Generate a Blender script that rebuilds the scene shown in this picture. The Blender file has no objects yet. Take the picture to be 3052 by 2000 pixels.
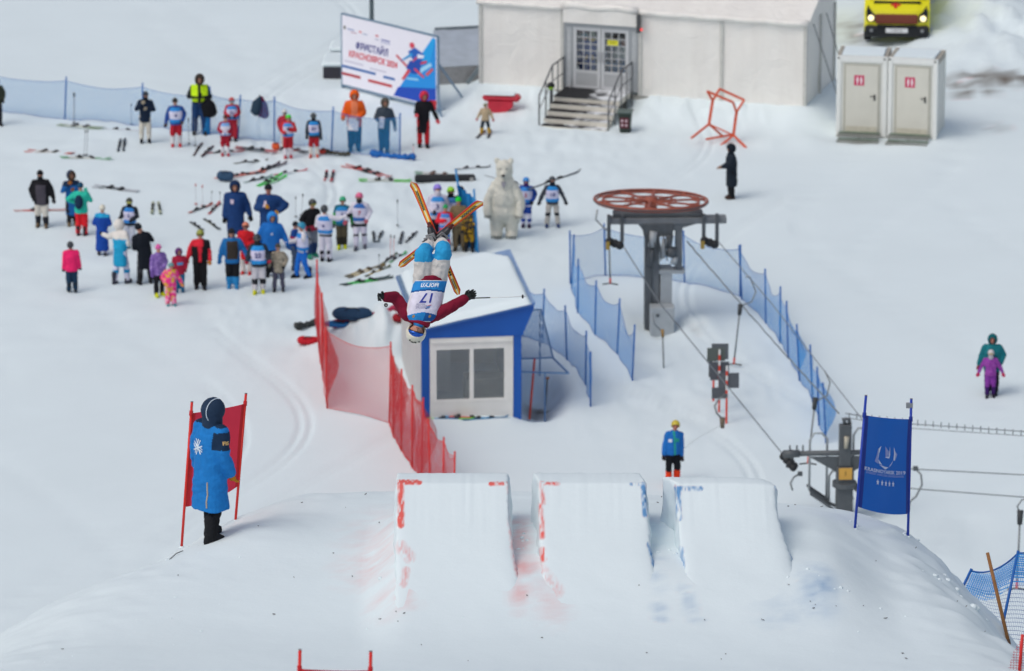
import bpy, bmesh, math, random
import numpy as np
from mathutils import Vector, Matrix, Euler

# ------------------------------------------------------------------ scene, camera, light
S = bpy.context.scene
C = S.collection
R = math.radians
FPX = 16950.0                     # focal length in photograph pixels (3052 wide) = 200 mm lens
PITCH = R(16.0)
CAM = Vector((0, 0, 40.0))
FWD = Vector((0, math.cos(PITCH), -math.sin(PITCH)))
UPV = Vector((0, math.sin(PITCH), math.cos(PITCH)))

cam_d = bpy.data.cameras.new('camera')
cam = bpy.data.objects.new('camera', cam_d); C.objects.link(cam)
cam.location = CAM; cam.rotation_euler = (math.pi/2 - PITCH, 0, 0)
cam_d.sensor_width = 36.0; cam_d.lens = 36.0*FPX/3052.0
cam_d.clip_start = 1.0; cam_d.clip_end = 2000.0
cam_d.dof.use_dof = True; cam_d.dof.focus_distance = 74.5; cam_d.dof.aperture_fstop = 2.8
S.camera = cam

SUN_EL, SUN_AZ = 55.0, 230.0       # azimuth clockwise from +Y: behind and to one side of the camera, veiled by cloud
w = bpy.data.worlds.new('World'); S.world = w; w.use_nodes = True
wn = w.node_tree; bg = wn.nodes['Background']
sky = wn.nodes.new('ShaderNodeTexSky'); sky.sky_type = 'NISHITA'; sky.sun_disc = False
sky.sun_elevation = R(SUN_EL); sky.sun_rotation = R(SUN_AZ)
sky.air_density = 1.0; sky.dust_density = 5.0; sky.ozone_density = 1.0; sky.altitude = 200
hs = wn.nodes.new('ShaderNodeHueSaturation'); hs.inputs['Saturation'].default_value = 0.68
wn.links.new(sky.outputs[0], hs.inputs['Color']); wn.links.new(hs.outputs[0], bg.inputs['Color'])
bg.inputs['Strength'].default_value = 0.135
sun_d = bpy.data.lights.new('sun', 'SUN'); sun_d.energy = 0.52; sun_d.angle = R(36); sun_d.color = (1.0, 0.97, 0.92)
sun = bpy.data.objects.new('sun', sun_d); C.objects.link(sun)
sd = Vector((math.sin(R(SUN_AZ))*math.cos(R(SUN_EL)), math.cos(R(SUN_AZ))*math.cos(R(SUN_EL)), math.sin(R(SUN_EL))))
sun.rotation_euler = sd.to_track_quat('Z', 'Y').to_euler()
sun.location = (-40, 40, 90)
vs = S.view_settings; vs.view_transform = 'Standard'; vs.look = 'None'; vs.gamma = 1.0; vs.use_curve_mapping = False
vs.exposure = -0.10
S.render.engine = 'CYCLES'
S.cycles.use_denoising = True
S.cycles.max_bounces = 8; S.cycles.diffuse_bounces = 6; S.cycles.transparent_max_bounces = 24

rnd = random.Random(7)

# ------------------------------------------------------------------ picture <-> place
def ray(px, py):
    return (FWD + Vector((1, 0, 0))*((px-1526)/FPX) + UPV*((1000-py)/FPX))
def on_z(px, py, z=0.0):
    d = ray(px, py); t = (z-CAM.z)/d.z
    return CAM + d*t
def at_depth(px, py, dep):
    return CAM + ray(px, py)*dep
def scale_at(p):                    # photograph pixels per metre at a point
    return FPX/((p-CAM).dot(FWD))

# ------------------------------------------------------------------ noise for terrain
def _h(ix, iy, seed):
    n = (ix.astype(np.int64)*374761393 + iy.astype(np.int64)*668265263 + seed*974711) & 0x7fffffff
    n = ((n ^ (n >> 13))*1274126177) & 0x7fffffff
    return ((n ^ (n >> 16)) & 0xffff)/65535.0
def vnoise(x, y, seed=0):
    x = np.asarray(x, float); y = np.asarray(y, float)
    a0 = .6+seed*1.37; x, y = x*math.cos(a0)-y*math.sin(a0), x*math.sin(a0)+y*math.cos(a0)
    ix = np.floor(x); iy = np.floor(y); fx = x-ix; fy = y-iy
    fx = fx*fx*(3-2*fx); fy = fy*fy*(3-2*fy)
    a = _h(ix, iy, seed); b = _h(ix+1, iy, seed); c = _h(ix, iy+1, seed); d = _h(ix+1, iy+1, seed)
    return (a*(1-fx)+b*fx)*(1-fy) + (c*(1-fx)+d*fx)*fy - 0.5
def sstep(a, b, x):
    t = np.clip((x-a)/(b-a), 0, 1); return t*t*(3-2*t)

# ------------------------------------------------------------------ terrain height
TABLE = 19.3
def prof(Y):                        # in-run slope easing into the level table that carries the kickers
    Y = np.asarray(Y, float)
    d = np.maximum(60.6-Y, 0)
    return TABLE + 0.215*(np.sqrt(d*d+1.5*1.5)-1.5) + 0.0*Y - 0.03*np.maximum(Y-62, 0)
def ramp(Y): return 0.9*np.clip((np.asarray(Y, float)-57.6)/5.3, 0, 1)**2.5      # rise of the take-off ramps above the table
def pad(X, Y):                       # shovelled snow filling the foot of the ramps
    edge = .30*vnoise(X/.35, Y*0, 91)
    return ramp(Y)*(1-.62*sstep(60.9, 62.8, Y+edge))*(1-sstep(63.2, 65.6, Y))*sstep(-1.75, -1.15, X)*(1-sstep(3.45, 4.45, X))
def on_prof(px, py):
    d = ray(px, py); t = 40.0
    for _ in range(4000):
        p = CAM + d*t
        if p.z <= float(prof(p.y)): break
        t += 0.02
    return p
_edge = [(-700, 2420), (-300, 2130), (0, 1945), (210, 1790), (330, 1705), (420, 1668), (560, 1622), (700, 1560), (830, 1480),
         (930, 1446), (1180, 1439), (1530, 1441), (1960, 1446), (2400, 1466), (2540, 1483), (2660, 1520), (2700, 1570), (2728, 1640),
         (2800, 1715), (2850, 1765), (2950, 1850), (3052, 1940), (3300, 2140), (3700, 2480)]
EDGE = [(-16.0, 0.0)] + [(lambda p: (p.x, p.y))(on_prof(*e)) for e in _edge] + [(16.0, 0.0)]
def sdist(X, Y):
    n = len(EDGE); best = np.full(X.shape, 1e9); inside = np.zeros(X.shape, bool)
    for i in range(n):
        ax, ay = EDGE[i]; bx, by = EDGE[(i+1) % n]
        ex, ey = bx-ax, by-ay
        t = np.clip(((X-ax)*ex + (Y-ay)*ey)/(ex*ex+ey*ey), 0, 1)
        dx = X-ax-t*ex; dy = Y-ay-t*ey
        best = np.minimum(best, dx*dx+dy*dy)
        cond = ((ay > Y) != (by > Y)) & (X < (bx-ax)*(Y-ay)/((by-ay) if by != ay else 1e-9)+ax)
        inside ^= cond
    d = np.sqrt(best)
    return np.where(inside, -d, d)

BUMPS = []                           # (x, y, height, radius_x, radius_y)
def bump_px(px, py, h, rx, ry):
    p = on_z(px, py); BUMPS.append((p.x, p.y, h, rx, ry))
# snow banks along the marquee
for q in [(2130, 425, .10, .6, .7), (2300, 430, .10, .5, .6), (2400, 425, .16, .5, .8),
          (2700, 330, .35, .8, 2.0), (2760, 390, .18, .7, 1.2), (2950, 170, .5, 2.5, 5.0), (3050, 60, .9, 4, 6), (2880, 60, .35, 1.6, 3.0),
          # bank beside the control hut, pit at its other side
          (1130, 1030, .75, 1.1, 1.5), (1200, 1000, .45, .6, 1.2), (1060, 1000, .25, .7, 1.0),
          (1625, 1150, -.55, .72, 2.0), (1600, 1205, -.25, .4, .8), (1700, 1150, .25, .4, 2.0),
          (1680, 1010, .15, .5, 1.4),
          # hollow and heaps at the lift station
          (1960, 975, -.22, .7, 1.4), (2080, 975, .12, .5, .7), (2110, 960, .10, .3, .5), (2060, 945, .08, .3, .6), (1850, 950, .08, .5, 1.0)]:
    bump_px(*q)
TENT_Z = 0.52
_t0, _t1 = on_z(1433, 246, TENT_Z), on_z(2398, 318, TENT_Z)
_tu = np.array([(_t1-_t0).x, (_t1-_t0).y]); TENT_L = float(np.hypot(*_tu)); _tu = _tu/TENT_L
TRAMPLE = [(on_z(px, py), r) for px, py, r in ((330, 800, 5.0), (760, 800, 5.0), (900, 500, 6.0), (1150, 700, 4.0), (500, 430, 6.0), (1450, 650, 3.5), (1050, 420, 4.0), (1650, 420, 4.0), (2050, 1150, 3.0), (1300, 560, 3.0))]
def flat_z(X, Y):
    z = 0.10*vnoise(X/9.0, Y/14.0, 3) + 0.05*vnoise(X/3.1, Y/5.0, 5) + 0.02*vnoise(X/1.1, Y/1.7, 4)
    tr = 0
    for p, r in TRAMPLE: tr = np.maximum(tr, np.exp(-((X-p.x)/r)**2-((Y-p.y)/(r*1.6))**2))
    z = z + tr*(.08*vnoise(X/.55, Y/.7, 61)+.06*vnoise(X/.24, Y/.34, 62))
    # ski tracks swinging through the finish area
    for k, (ph, am, wl, x0) in enumerate(((.3, 2.5, 31, -9.0), (1.1, 3.0, 40, 7.5), (2.2, 2.0, 27, 11.0), (.9, 3.5, 45, -4.0), (2.9, 2.4, 36, 14.5), (.1, 4.5, 52, -12.5), (1.7, 1.5, 22, -6.5), (2.5, 3.2, 33, 2.5), (3.6, 2.2, 29, 10.0), (4.4, 5.0, 60, 17.0), (5.1, 2.8, 25, -15.5))):
        xc = x0+am*np.sin(Y/wl*6.283+ph)
        for o in (-.13, .13): z = z - .045*np.exp(-((X-xc-o)/.06)**2)
    # banked snow against the marquee plinth
    rx, ry = X-_t0.x, Y-_t0.y; al = rx*_tu[0]+ry*_tu[1]; fr = rx*_tu[1]-ry*_tu[0]      # fr: distance in front of the wall
    gap = 1-np.exp(-((al-TENT_L*.375)/1.25)**4)
    bank = (TENT_Z+.02)*np.exp(-(np.maximum(fr-.05, 0)/(1.15+.5*vnoise(al/1.2, fr*0, 71)))**2)*sstep(-1.2, .2, al)*(1-sstep(TENT_L+.1, TENT_L+1.2, al))*np.where(fr < 0, np.exp(-(np.maximum(-fr-3.4, 0)/.8)**2), 1)
    z = z + bank*np.where(fr > -.1, gap, 1)*np.where(fr > .15, 1+.5*vnoise(X/.45, Y/.6, 72)+.35*vnoise(X/.18, Y/.25, 73), 1)
    e = 0
    for bx, by, h, rx, ry in BUMPS:
        e = e + h*np.exp(-(((X-bx)/rx)**2 + ((Y-by)/ry)**2))
    lump = vnoise(X/.5, Y/.8, 51)+.7*vnoise(X/.2, Y/.3, 52)
    return z + e*(1+.45*lump)
def ground_z(X, Y):
    X = np.atleast_1d(np.asarray(X, float)); Y = np.atleast_1d(np.asarray(Y, float))
    fz = flat_z(X, Y)
    out = fz.copy()
    m = Y < 125
    if m.any():
        x, y = X[m], Y[m]
        sd_ = sdist(x, y)
        n = 0.10*vnoise(x/1.3, y/1.3, 11) + 0.05*vnoise(x/.45, y/.45, 12)
        # crumbly rim
        sd2 = sd_ + 0.5*n + 0.14*vnoise(x/.28, y/.28, 21)*(x > 3.2)
        k = 0.42
        sd2 = sd2-.30+.16*sstep(2.8, 4.2, x)
        sl = .8+.45*sstep(3.0, 4.2, x); k = .42-.12*sstep(3.0, 4.2, x)
        dr = sl*k*np.log1p(np.exp(np.clip(sd2/k, -30, 60)))
        hz = prof(y) - np.where(sd2/k > 40, sl*sd2, dr)
        ins = np.clip(-sd_/1.2, 0, 1)
        hz = hz + 0.05*vnoise(x/1.9, y/2.6, 15) + 0.016*vnoise(x/.6, y/.7, 16) + 0.006*vnoise(x/.19, y/.22, 17) + (0.030*vnoise(x/.22, y/.22, 18)*sstep(-1.4, -.1, sd_))
        hz = hz + pad(x, y)
        hz = hz + 0.13*np.exp(-((x+3.2)/.8)**2 - ((y-63.9)/.9)**2)
        out[m] = np.maximum(hz, fz[m])
    return out
def gz(x, y): return float(ground_z(x, y)[0])
def on_ground(px, py):               # flat lower area
    z = 0.0
    for _ in range(6):
        p = on_z(px, py, z); z = float(flat_z(np.array([p.x]), np.array([p.y]))[0])
    return Vector((p.x, p.y, z))
def on_knoll(px, py):
    d = ray(px, py); ts = np.arange(45, 80, 0.01)
    P = np.array(CAM)[None] + np.array(d)[None]*ts[:, None]
    hit = P[:, 2] <= ground_z(P[:, 0], P[:, 1])
    if not hit.any():
        p = on_prof(px, py); return Vector((p.x, p.y, gz(p.x, p.y)))
    return Vector(P[int(np.argmax(hit))])

# ------------------------------------------------------------------ materials
def lin(c):
    if isinstance(c, str): c = [int(c[i:i+2], 16)/255 for i in (0, 2, 4)]
    else: c = [v/255 for v in c]
    return tuple((v/12.92 if v <= .04045 else ((v+.055)/1.055)**2.4) for v in c)
_mats = {}
def mat(name, col, rough=.6, metal=0.0, noise=.12, nscale=8.0, bump=0.0, bscale=60.0, emit=None, spec=.4, coord='Object', sheen=0.0):
    if name in _mats: return _mats[name]
    m = bpy.data.materials.new(name); m.use_nodes = True; nt = m.node_tree; b = nt.nodes['Principled BSDF']
    c = lin(col) if (isinstance(col, str) or max(col) > 1.0) else col
    b.inputs['Roughness'].default_value = rough; b.inputs['Metallic'].default_value = metal
    b.inputs['Specular IOR Level'].default_value = spec
    if sheen: b.inputs['Sheen Weight'].default_value = sheen
    tc = nt.nodes.new('ShaderNodeTexCoord')
    if noise > 0:
        nz = nt.nodes.new('ShaderNodeTexNoise'); nz.inputs['Scale'].default_value = nscale; nz.inputs['Detail'].default_value = 4
        nt.links.new(tc.outputs[coord], nz.inputs['Vector'])
        mx = nt.nodes.new('ShaderNodeMix'); mx.data_type = 'RGBA'
        mx.inputs[6].default_value = (*[v*(1-noise*1.6) for v in c], 1); mx.inputs[7].default_value = (*[min(1, v*(1+noise*1.3)) for v in c], 1)
        nt.links.new(nz.outputs['Fac'], mx.inputs[0]); nt.links.new(mx.outputs[2], b.inputs['Base Color'])
    else:
        b.inputs['Base Color'].default_value = (*c, 1)
    if bump > 0:
        n2 = nt.nodes.new('ShaderNodeTexNoise'); n2.inputs['Scale'].default_value = bscale; n2.inputs['Detail'].default_value = 5
        nt.links.new(tc.outputs[coord], n2.inputs['Vector'])
        bp = nt.nodes.new('ShaderNodeBump'); bp.inputs['Strength'].default_value = bump; bp.inputs['Distance'].default_value = .03
        nt.links.new(n2.outputs['Fac'], bp.inputs['Height']); nt.links.new(bp.outputs[0], b.inputs['Normal'])
    if emit:
        b.inputs['Emission Color'].default_value = (*emit[0], 1); b.inputs['Emission Strength'].default_value = emit[1]
    _mats[name] = m
    return m
def fab(col):                        # clothing
    key = col if isinstance(col, str) else '%02x%02x%02x' % tuple(col)
    return mat('fabric_'+key, key, rough=.85, noise=.14, nscale=14, bump=.55, bscale=16, spec=.25)
def gear(col):                       # hard plastic, helmets, skis
    return mat('gear_'+col, col, rough=.32, noise=.05, nscale=12, spec=.5)
def metal(col, rough=.5):
    return mat('metal_'+col, col, rough=rough, metal=.35, noise=.16, nscale=5, bump=.05)

def snow_material(name, paint=False, base=(.745, .842, .872), bump=.16):
    m = bpy.data.materials.new(name); m.use_nodes = True; nt = m.node_tree; b = nt.nodes['Principled BSDF']
    b.inputs['Roughness'].default_value = .75; b.inputs['Specular IOR Level'].default_value = .25
    tc = nt.nodes.new('ShaderNodeTexCoord')
    nz = nt.nodes.new('ShaderNodeTexNoise'); nz.inputs['Scale'].default_value = .35; nz.inputs['Detail'].default_value = 8; nz.inputs['Roughness'].default_value = .6
    nt.links.new(tc.outputs['Object'], nz.inputs['Vector'])
    mx = nt.nodes.new('ShaderNodeMix'); mx.data_type = 'RGBA'
    mx.inputs[6].default_value = (*[v*.93 for v in base], 1); mx.inputs[7].default_value = (*[min(.93, v*1.02) for v in base], 1)
    nt.links.new(nz.outputs['Fac'], mx.inputs[0])
    col = mx.outputs[2]
    if paint:
        at = nt.nodes.new('ShaderNodeVertexColor'); at.layer_name = 'paint'
        mm = nt.nodes.new('ShaderNodeMix'); mm.data_type = 'RGBA'
        nt.links.new(at.outputs['Alpha'], mm.inputs[0]); nt.links.new(col, mm.inputs[6]); nt.links.new(at.outputs['Color'], mm.inputs[7])
        col = mm.outputs[2]
    nt.links.new(col, b.inputs['Base Color'])
    n2 = nt.nodes.new('ShaderNodeTexNoise'); n2.inputs['Scale'].default_value = 7; n2.inputs['Detail'].default_value = 9; n2.inputs['Roughness'].default_value = .65
    # stretched copy = ski tracks running down the hill
    mp = nt.nodes.new('ShaderNodeMapping'); mp.inputs['Scale'].default_value = (5, .22, 1)
    mp.inputs['Rotation'].default_value = (0, 0, .25)
    n3 = nt.nodes.new('ShaderNodeTexNoise'); n3.inputs['Scale'].default_value = 1.0; n3.inputs['Detail'].default_value = 3
    nt.links.new(tc.outputs['Object'], n2.inputs['Vector']); nt.links.new(tc.outputs['Object'], mp.inputs['Vector']); nt.links.new(mp.outputs[0], n3.inputs['Vector'])
    ad = nt.nodes.new('ShaderNodeMath'); ad.operation = 'ADD'
    m3 = nt.nodes.new('ShaderNodeMath'); m3.operation = 'MULTIPLY'; m3.inputs[1].default_value = .35; nt.links.new(n3.outputs['Fac'], m3.inputs[0])
    nt.links.new(n2.outputs['Fac'], ad.inputs[0]); nt.links.new(m3.outputs[0], ad.inputs[1])
    bp = nt.nodes.new('ShaderNodeBump'); bp.inputs['Strength'].default_value = bump; bp.inputs['Distance'].default_value = .04
    nt.links.new(ad.outputs[0], bp.inputs['Height']); nt.links.new(bp.outputs[0], b.inputs['Normal'])
    return m

def net_material(name, col, cell=.05, wid=.10):
    m = bpy.data.materials.new(name); m.use_nodes = True; nt = m.node_tree; b = nt.nodes['Principled BSDF']
    b.inputs['Base Color'].default_value = (*lin(col), 1); b.inputs['Roughness'].default_value = .7
    uv = nt.nodes.new('ShaderNodeUVMap'); sp = nt.nodes.new('ShaderNodeSeparateXYZ'); nt.links.new(uv.outputs[0], sp.inputs[0])
    outs = []
    for k in (0, 1):
        mu = nt.nodes.new('ShaderNodeMath'); mu.operation = 'MULTIPLY'; mu.inputs[1].default_value = 1/cell
        fr = nt.nodes.new('ShaderNodeMath'); fr.operation = 'FRACT'
        lt = nt.nodes.new('ShaderNodeMath'); lt.operation = 'LESS_THAN'; lt.inputs[1].default_value = wid
        nt.links.new(sp.outputs[k], mu.inputs[0]); nt.links.new(mu.outputs[0], fr.inputs[0]); nt.links.new(fr.outputs[0], lt.inputs[0]); outs.append(lt)
    mx = nt.nodes.new('ShaderNodeMath'); mx.operation = 'MAXIMUM'
    nt.links.new(outs[0].outputs[0], mx.inputs[0]); nt.links.new(outs[1].outputs[0], mx.inputs[1])
    nt.links.new(mx.outputs[0], b.inputs['Alpha'])
    return m
def glass_material(name, tint=(.75, .8, .82), mixf=.82):
    m = bpy.data.materials.new(name); m.use_nodes = True; nt = m.node_tree
    for n in list(nt.nodes): nt.nodes.remove(n)
    o = nt.nodes.new('ShaderNodeOutputMaterial'); t = nt.nodes.new('ShaderNodeBsdfTransparent'); g = nt.nodes.new('ShaderNodeBsdfGlossy')
    t.inputs[0].default_value = (*tint, 1); g.inputs['Roughness'].default_value = .03
    fr = nt.nodes.new('ShaderNodeFresnel'); fr.inputs['IOR'].default_value = 1.45
    ad = nt.nodes.new('ShaderNodeMath'); ad.operation = 'ADD'; ad.inputs[1].default_value = 1-mixf-.04; nt.links.new(fr.outputs[0], ad.inputs[0])
    mx = nt.nodes.new('ShaderNodeMixShader'); nt.links.new(ad.outputs[0], mx.inputs[0]); nt.links.new(t.outputs[0], mx.inputs[1]); nt.links.new(g.outputs[0], mx.inputs[2])
    nt.links.new(mx.outputs[0], o.inputs[0])
    return m

# ------------------------------------------------------------------ mesh builder
def frame_from(d):
    d = Vector(d).normalized(); a = Vector((0, 0, 1)) if abs(d.z) < .95 else Vector((1, 0, 0))
    u = d.cross(a).normalized(); v = u.cross(d).normalized()
    return u, v
class MB:
    def __init__(s): s.v = []; s.f = []; s.m = []; s.uv = None
    def add(s, verts, faces, mi=0):
        o = len(s.v); s.v += [tuple(v) for v in verts]; s.f += [tuple(i+o for i in f) for f in faces]; s.m += [mi]*len(faces); return s
    def box(s, lo, hi, mi=0, bev=0.0, M=None):
        x0, y0, z0 = lo; x1, y1, z1 = hi
        if bev > 0:
            b = min(bev, (x1-x0)*.49, (y1-y0)*.49, (z1-z0)*.49)
            vs = []; fs = []
            # chamfered box: 24 verts
            for sx in (0, 1):
                for sy in (0, 1):
                    for sz in (0, 1):
                        X = (x0, x1)[sx]; Y = (y0, y1)[sy]; Z = (z0, z1)[sz]
                        ix = X+(b if sx == 0 else -b); iy = Y+(b if sy == 0 else -b); iz = Z+(b if sz == 0 else -b)
                        vs += [(X, iy, iz), (ix, Y, iz), (ix, iy, Z)]
            bm = bmesh.new()
            for v in vs: bm.verts.new(v)
            bmesh.ops.convex_hull(bm, input=bm.verts)
            bm.verts.index_update()
            vv = [v.co.copy() for v in bm.verts]; fs = [[v.index for v in f.verts] for f in bm.faces]; bm.free()
        else:
            vv = [Vector(p) for p in [(x0, y0, z0), (x1, y0, z0), (x1, y1, z0), (x0, y1, z0), (x0, y0, z1), (x1, y0, z1), (x1, y1, z1), (x0, y1, z1)]]
            fs = [(0, 3, 2, 1), (4, 5, 6, 7), (0, 1, 5, 4), (1, 2, 6, 5), (2, 3, 7, 6), (3, 0, 4, 7)]
        if M is not None: vv = [M @ v for v in vv]
        return s.add(vv, fs, mi)
    def tube(s, pts, r, seg=8, mi=0, cap=True, ry=None):
        pts = [Vector(p) for p in pts]; n = len(pts)
        rs = r if isinstance(r, (list, tuple)) else [r]*n
        vs = []; fs = []
        u = None
        for i, p in enumerate(pts):
            d = (pts[min(i+1, n-1)]-pts[max(i-1, 0)])
            if d.length < 1e-9: d = Vector((0, 0, 1))
            if u is None: u, v = frame_from(d)
            else:
                d.normalize(); u = (u - d*u.dot(d)).normalized(); v = u.cross(d).normalized()
            for k in range(seg):
                a = 2*math.pi*k/seg
                vs.append(p + u*math.cos(a)*rs[i] + v*math.sin(a)*rs[i])
        for i in range(n-1):
            for k in range(seg):
                k2 = (k+1) % seg
                fs.append((i*seg+k, i*seg+k2, (i+1)*seg+k2, (i+1)*seg+k))
        if cap: fs.append(tuple(range(seg))[::-1]); fs.append(tuple((n-1)*seg+k for k in range(seg)))
        return s.add(vs, fs, mi)
    def bar(s, a, b, w, h=None, mi=0):     # rectangular bar between two points
        a = Vector(a); b = Vector(b); d = b-a; u, v = frame_from(d); h = h or w
        vs = [a+u*(w/2*i)+v*(h/2*j) for i, j in ((-1, -1), (1, -1), (1, 1), (-1, 1))] + [b+u*(w/2*i)+v*(h/2*j) for i, j in ((-1, -1), (1, -1), (1, 1), (-1, 1))]
        return s.add(vs, [(3, 2, 1, 0), (4, 5, 6, 7), (0, 1, 5, 4), (1, 2, 6, 5), (2, 3, 7, 6), (3, 0, 4, 7)], mi)
    def capsule(s, a, b, ra, rb, seg=12, mi=0, flat=None):
        a = Vector(a); b = Vector(b); d = b-a; L = d.length
        d = d/L if L > 1e-6 else Vector((0, 0, 1)); u, v = frame_from(d)
        prof_ = [(-ra*math.cos(t), ra*math.sin(t)) for t in (0.0, .5, 1.0, math.pi/2)] + [(L+rb*math.sin(t), rb*math.cos(t)) for t in (0.0, .55, 1.07, math.pi/2)]
        vs = []; fs = []
        rings = []
        for (h, r) in prof_:
            if r < 1e-6:
                rings.append([len(vs)]); vs.append(a+d*h)
            else:
                rings.append(list(range(len(vs), len(vs)+seg)))
                for k in range(seg):
                    t = 2*math.pi*k/seg; vs.append(a+d*h+u*r*math.cos(t)+v*r*math.sin(t))
        for A, B in zip(rings[:-1], rings[1:]):
            for k in range(seg):
                k2 = (k+1) % seg
                if len(A) == 1: fs.append((A[0], B[k2], B[k]))
                elif len(B) == 1: fs.append((A[k], A[k2], B[0]))
                else: fs.append((A[k], A[k2], B[k2], B[k]))
        fs = [f[::-1] for f in fs]
        if flat: vs = [Vector(p) for p in vs]
        return s.add(vs, fs, mi)
    def ellipsoid(s, c, r, seg=14, rings=9, mi=0, M=None):
        vs = []; fs = []; c = Vector(c)
        for i in range(rings+1):
            t = math.pi*i/rings
            for k in range(seg):
                a = 2*math.pi*k/seg
                p = Vector((r[0]*math.sin(t)*math.cos(a), r[1]*math.sin(t)*math.sin(a), r[2]*math.cos(t)))
                if M is not None: p = M @ p
                vs.append(c+p)
        for i in range(rings):
            for k in range(seg):
                k2 = (k+1) % seg; fs.append((i*seg+k, (i+1)*seg+k, (i+1)*seg+k2, i*seg+k2))
        return s.add(vs, fs, mi)
    def loft(s, rings, seg=20, mi=0, T=None):   # rings: (cx, cy, z, rx, ry)
        vs = []; fs = []; n = len(rings)
        for (cx, cy, z, rx, ry) in rings:
            for k in range(seg):
                a = 2*math.pi*k/seg; ca, sa = math.cos(a), math.sin(a)
                q = .82
                vs.append(Vector((cx+rx*math.copysign(abs(ca)**q, ca), cy+ry*math.copysign(abs(sa)**q, sa), z)))
        for i in range(n-1):
            for k in range(seg):
                k2 = (k+1) % seg; fs.append((i*seg+k, i*seg+k2, (i+1)*seg+k2, (i+1)*seg+k))
        fs.append(tuple(range(seg))[::-1]); fs.append(tuple((n-1)*seg+k for k in range(seg)))
        if T: vs = [T(v) for v in vs]
        return s.add(vs, fs, mi)
    def cap(s, c, axis, alpha, ro, ri, sc=(1, 1, 1), seg=18, n=9, mi=0, R3=None):   # shell open along axis with half-angle alpha
        axis = Vector(axis).normalized(); u, v = frame_from(axis); c = Vector(c)
        prof_ = [(ro, alpha+(math.pi-alpha)*i/n) for i in range(n+1)] + [(ri, math.pi-(math.pi-alpha)*i/n) for i in range(n+1)]
        vs = []; fs = []
        for (r, t) in prof_:
            for k in range(seg):
                a = 2*math.pi*k/seg
                p = axis*(r*math.cos(t)) + (u*math.cos(a)+v*math.sin(a))*(r*math.sin(t))
                p = Vector((p.x*sc[0], p.y*sc[1], p.z*sc[2]))
                if R3 is not None: p = R3 @ p
                vs.append(c+p)
        N = len(prof_)
        for i in range(N):
            j = (i+1) % N
            for k in range(seg):
                k2 = (k+1) % seg; fs.append((i*seg+k, i*seg+k2, j*seg+k2, j*seg+k))
        return s.add(vs, fs, mi)
    def poly(s, pts, thick_vec, mi=0):       # extruded polygon
        pts = [Vector(p) for p in pts]; t = Vector(thick_vec); n = len(pts)
        vs = pts+[p+t for p in pts]; fs = [tuple(range(n)), tuple(range(2*n-1, n-1, -1))]+[(i, i+n, (i+1) % n+n, (i+1) % n) for i in range(n)]
        return s.add(vs, fs, mi)
    def map(s, T): s.v = [tuple(T(Vector(v))) for v in s.v]; return s
    def mesh(s, name):
        me = bpy.data.meshes.new(name); me.from_pydata(s.v, [], s.f)
        if any(s.m): me.polygons.foreach_set('material_index', s.m)
        return me
    def build(s, name, mats, parent=None, smooth=False, loc=None, rot=None):
        me = s.mesh(name); bm = bmesh.new(); bm.from_mesh(me); bmesh.ops.recalc_face_normals(bm, faces=bm.faces); bm.to_mesh(me); bm.free()
        if not isinstance(mats, (list, tuple)): mats = [mats]
        for m in mats: me.materials.append(m)
        if smooth: me.polygons.foreach_set('use_smooth', [True]*len(me.polygons))
        return link(name, me, parent, loc, rot)
def link(name, data, parent=None, loc=None, rot=None):
    o = bpy.data.objects.new(name, data); C.objects.link(o)
    if parent is not None: o.parent = parent
    if loc is not None: o.location = loc
    if rot is not None: o.rotation_euler = rot
    return o
def tag(o, label=None, cat=None, group=None, kind=None):
    if label: o['label'] = label
    if cat: o['category'] = cat
    if group: o['group'] = group
    if kind: o['kind'] = kind
    return o
def thing(name, label, cat, loc=(0, 0, 0), rz=0.0, group=None):
    o = link(name, None, None, loc, (0, 0, rz)); o.empty_display_size = .2
    return tag(o, label, cat, group)
def copy_tree(o, parent=None):
    c = o.copy(); C.objects.link(c); c.parent = parent
    for ch in o.children: copy_tree(ch, c)
    return c
_fontcache = {}
def text_mesh(txt, size, extrude=.0015, res=2, bold=0.0, shear=0.0):   # centred text in XY plane as vertex/face lists
    key = (txt, size, extrude, bold, shear)
    if key not in _fontcache:
        cu = bpy.data.curves.new('t', 'FONT'); cu.body = txt; cu.size = size; cu.align_x = 'CENTER'; cu.align_y = 'CENTER'
        cu.extrude = extrude; cu.resolution_u = res; cu.offset = bold; cu.shear = shear
        ob = bpy.data.objects.new('t', cu); C.objects.link(ob)
        dg = bpy.context.evaluated_depsgraph_get(); me = ob.evaluated_get(dg).to_mesh()
        _fontcache[key] = ([v.co.copy() for v in me.vertices], [tuple(p.vertices) for p in me.polygons])
        ob.evaluated_get(dg).to_mesh_clear(); bpy.data.objects.remove(ob); bpy.data.curves.remove(cu)
    return _fontcache[key]

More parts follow.
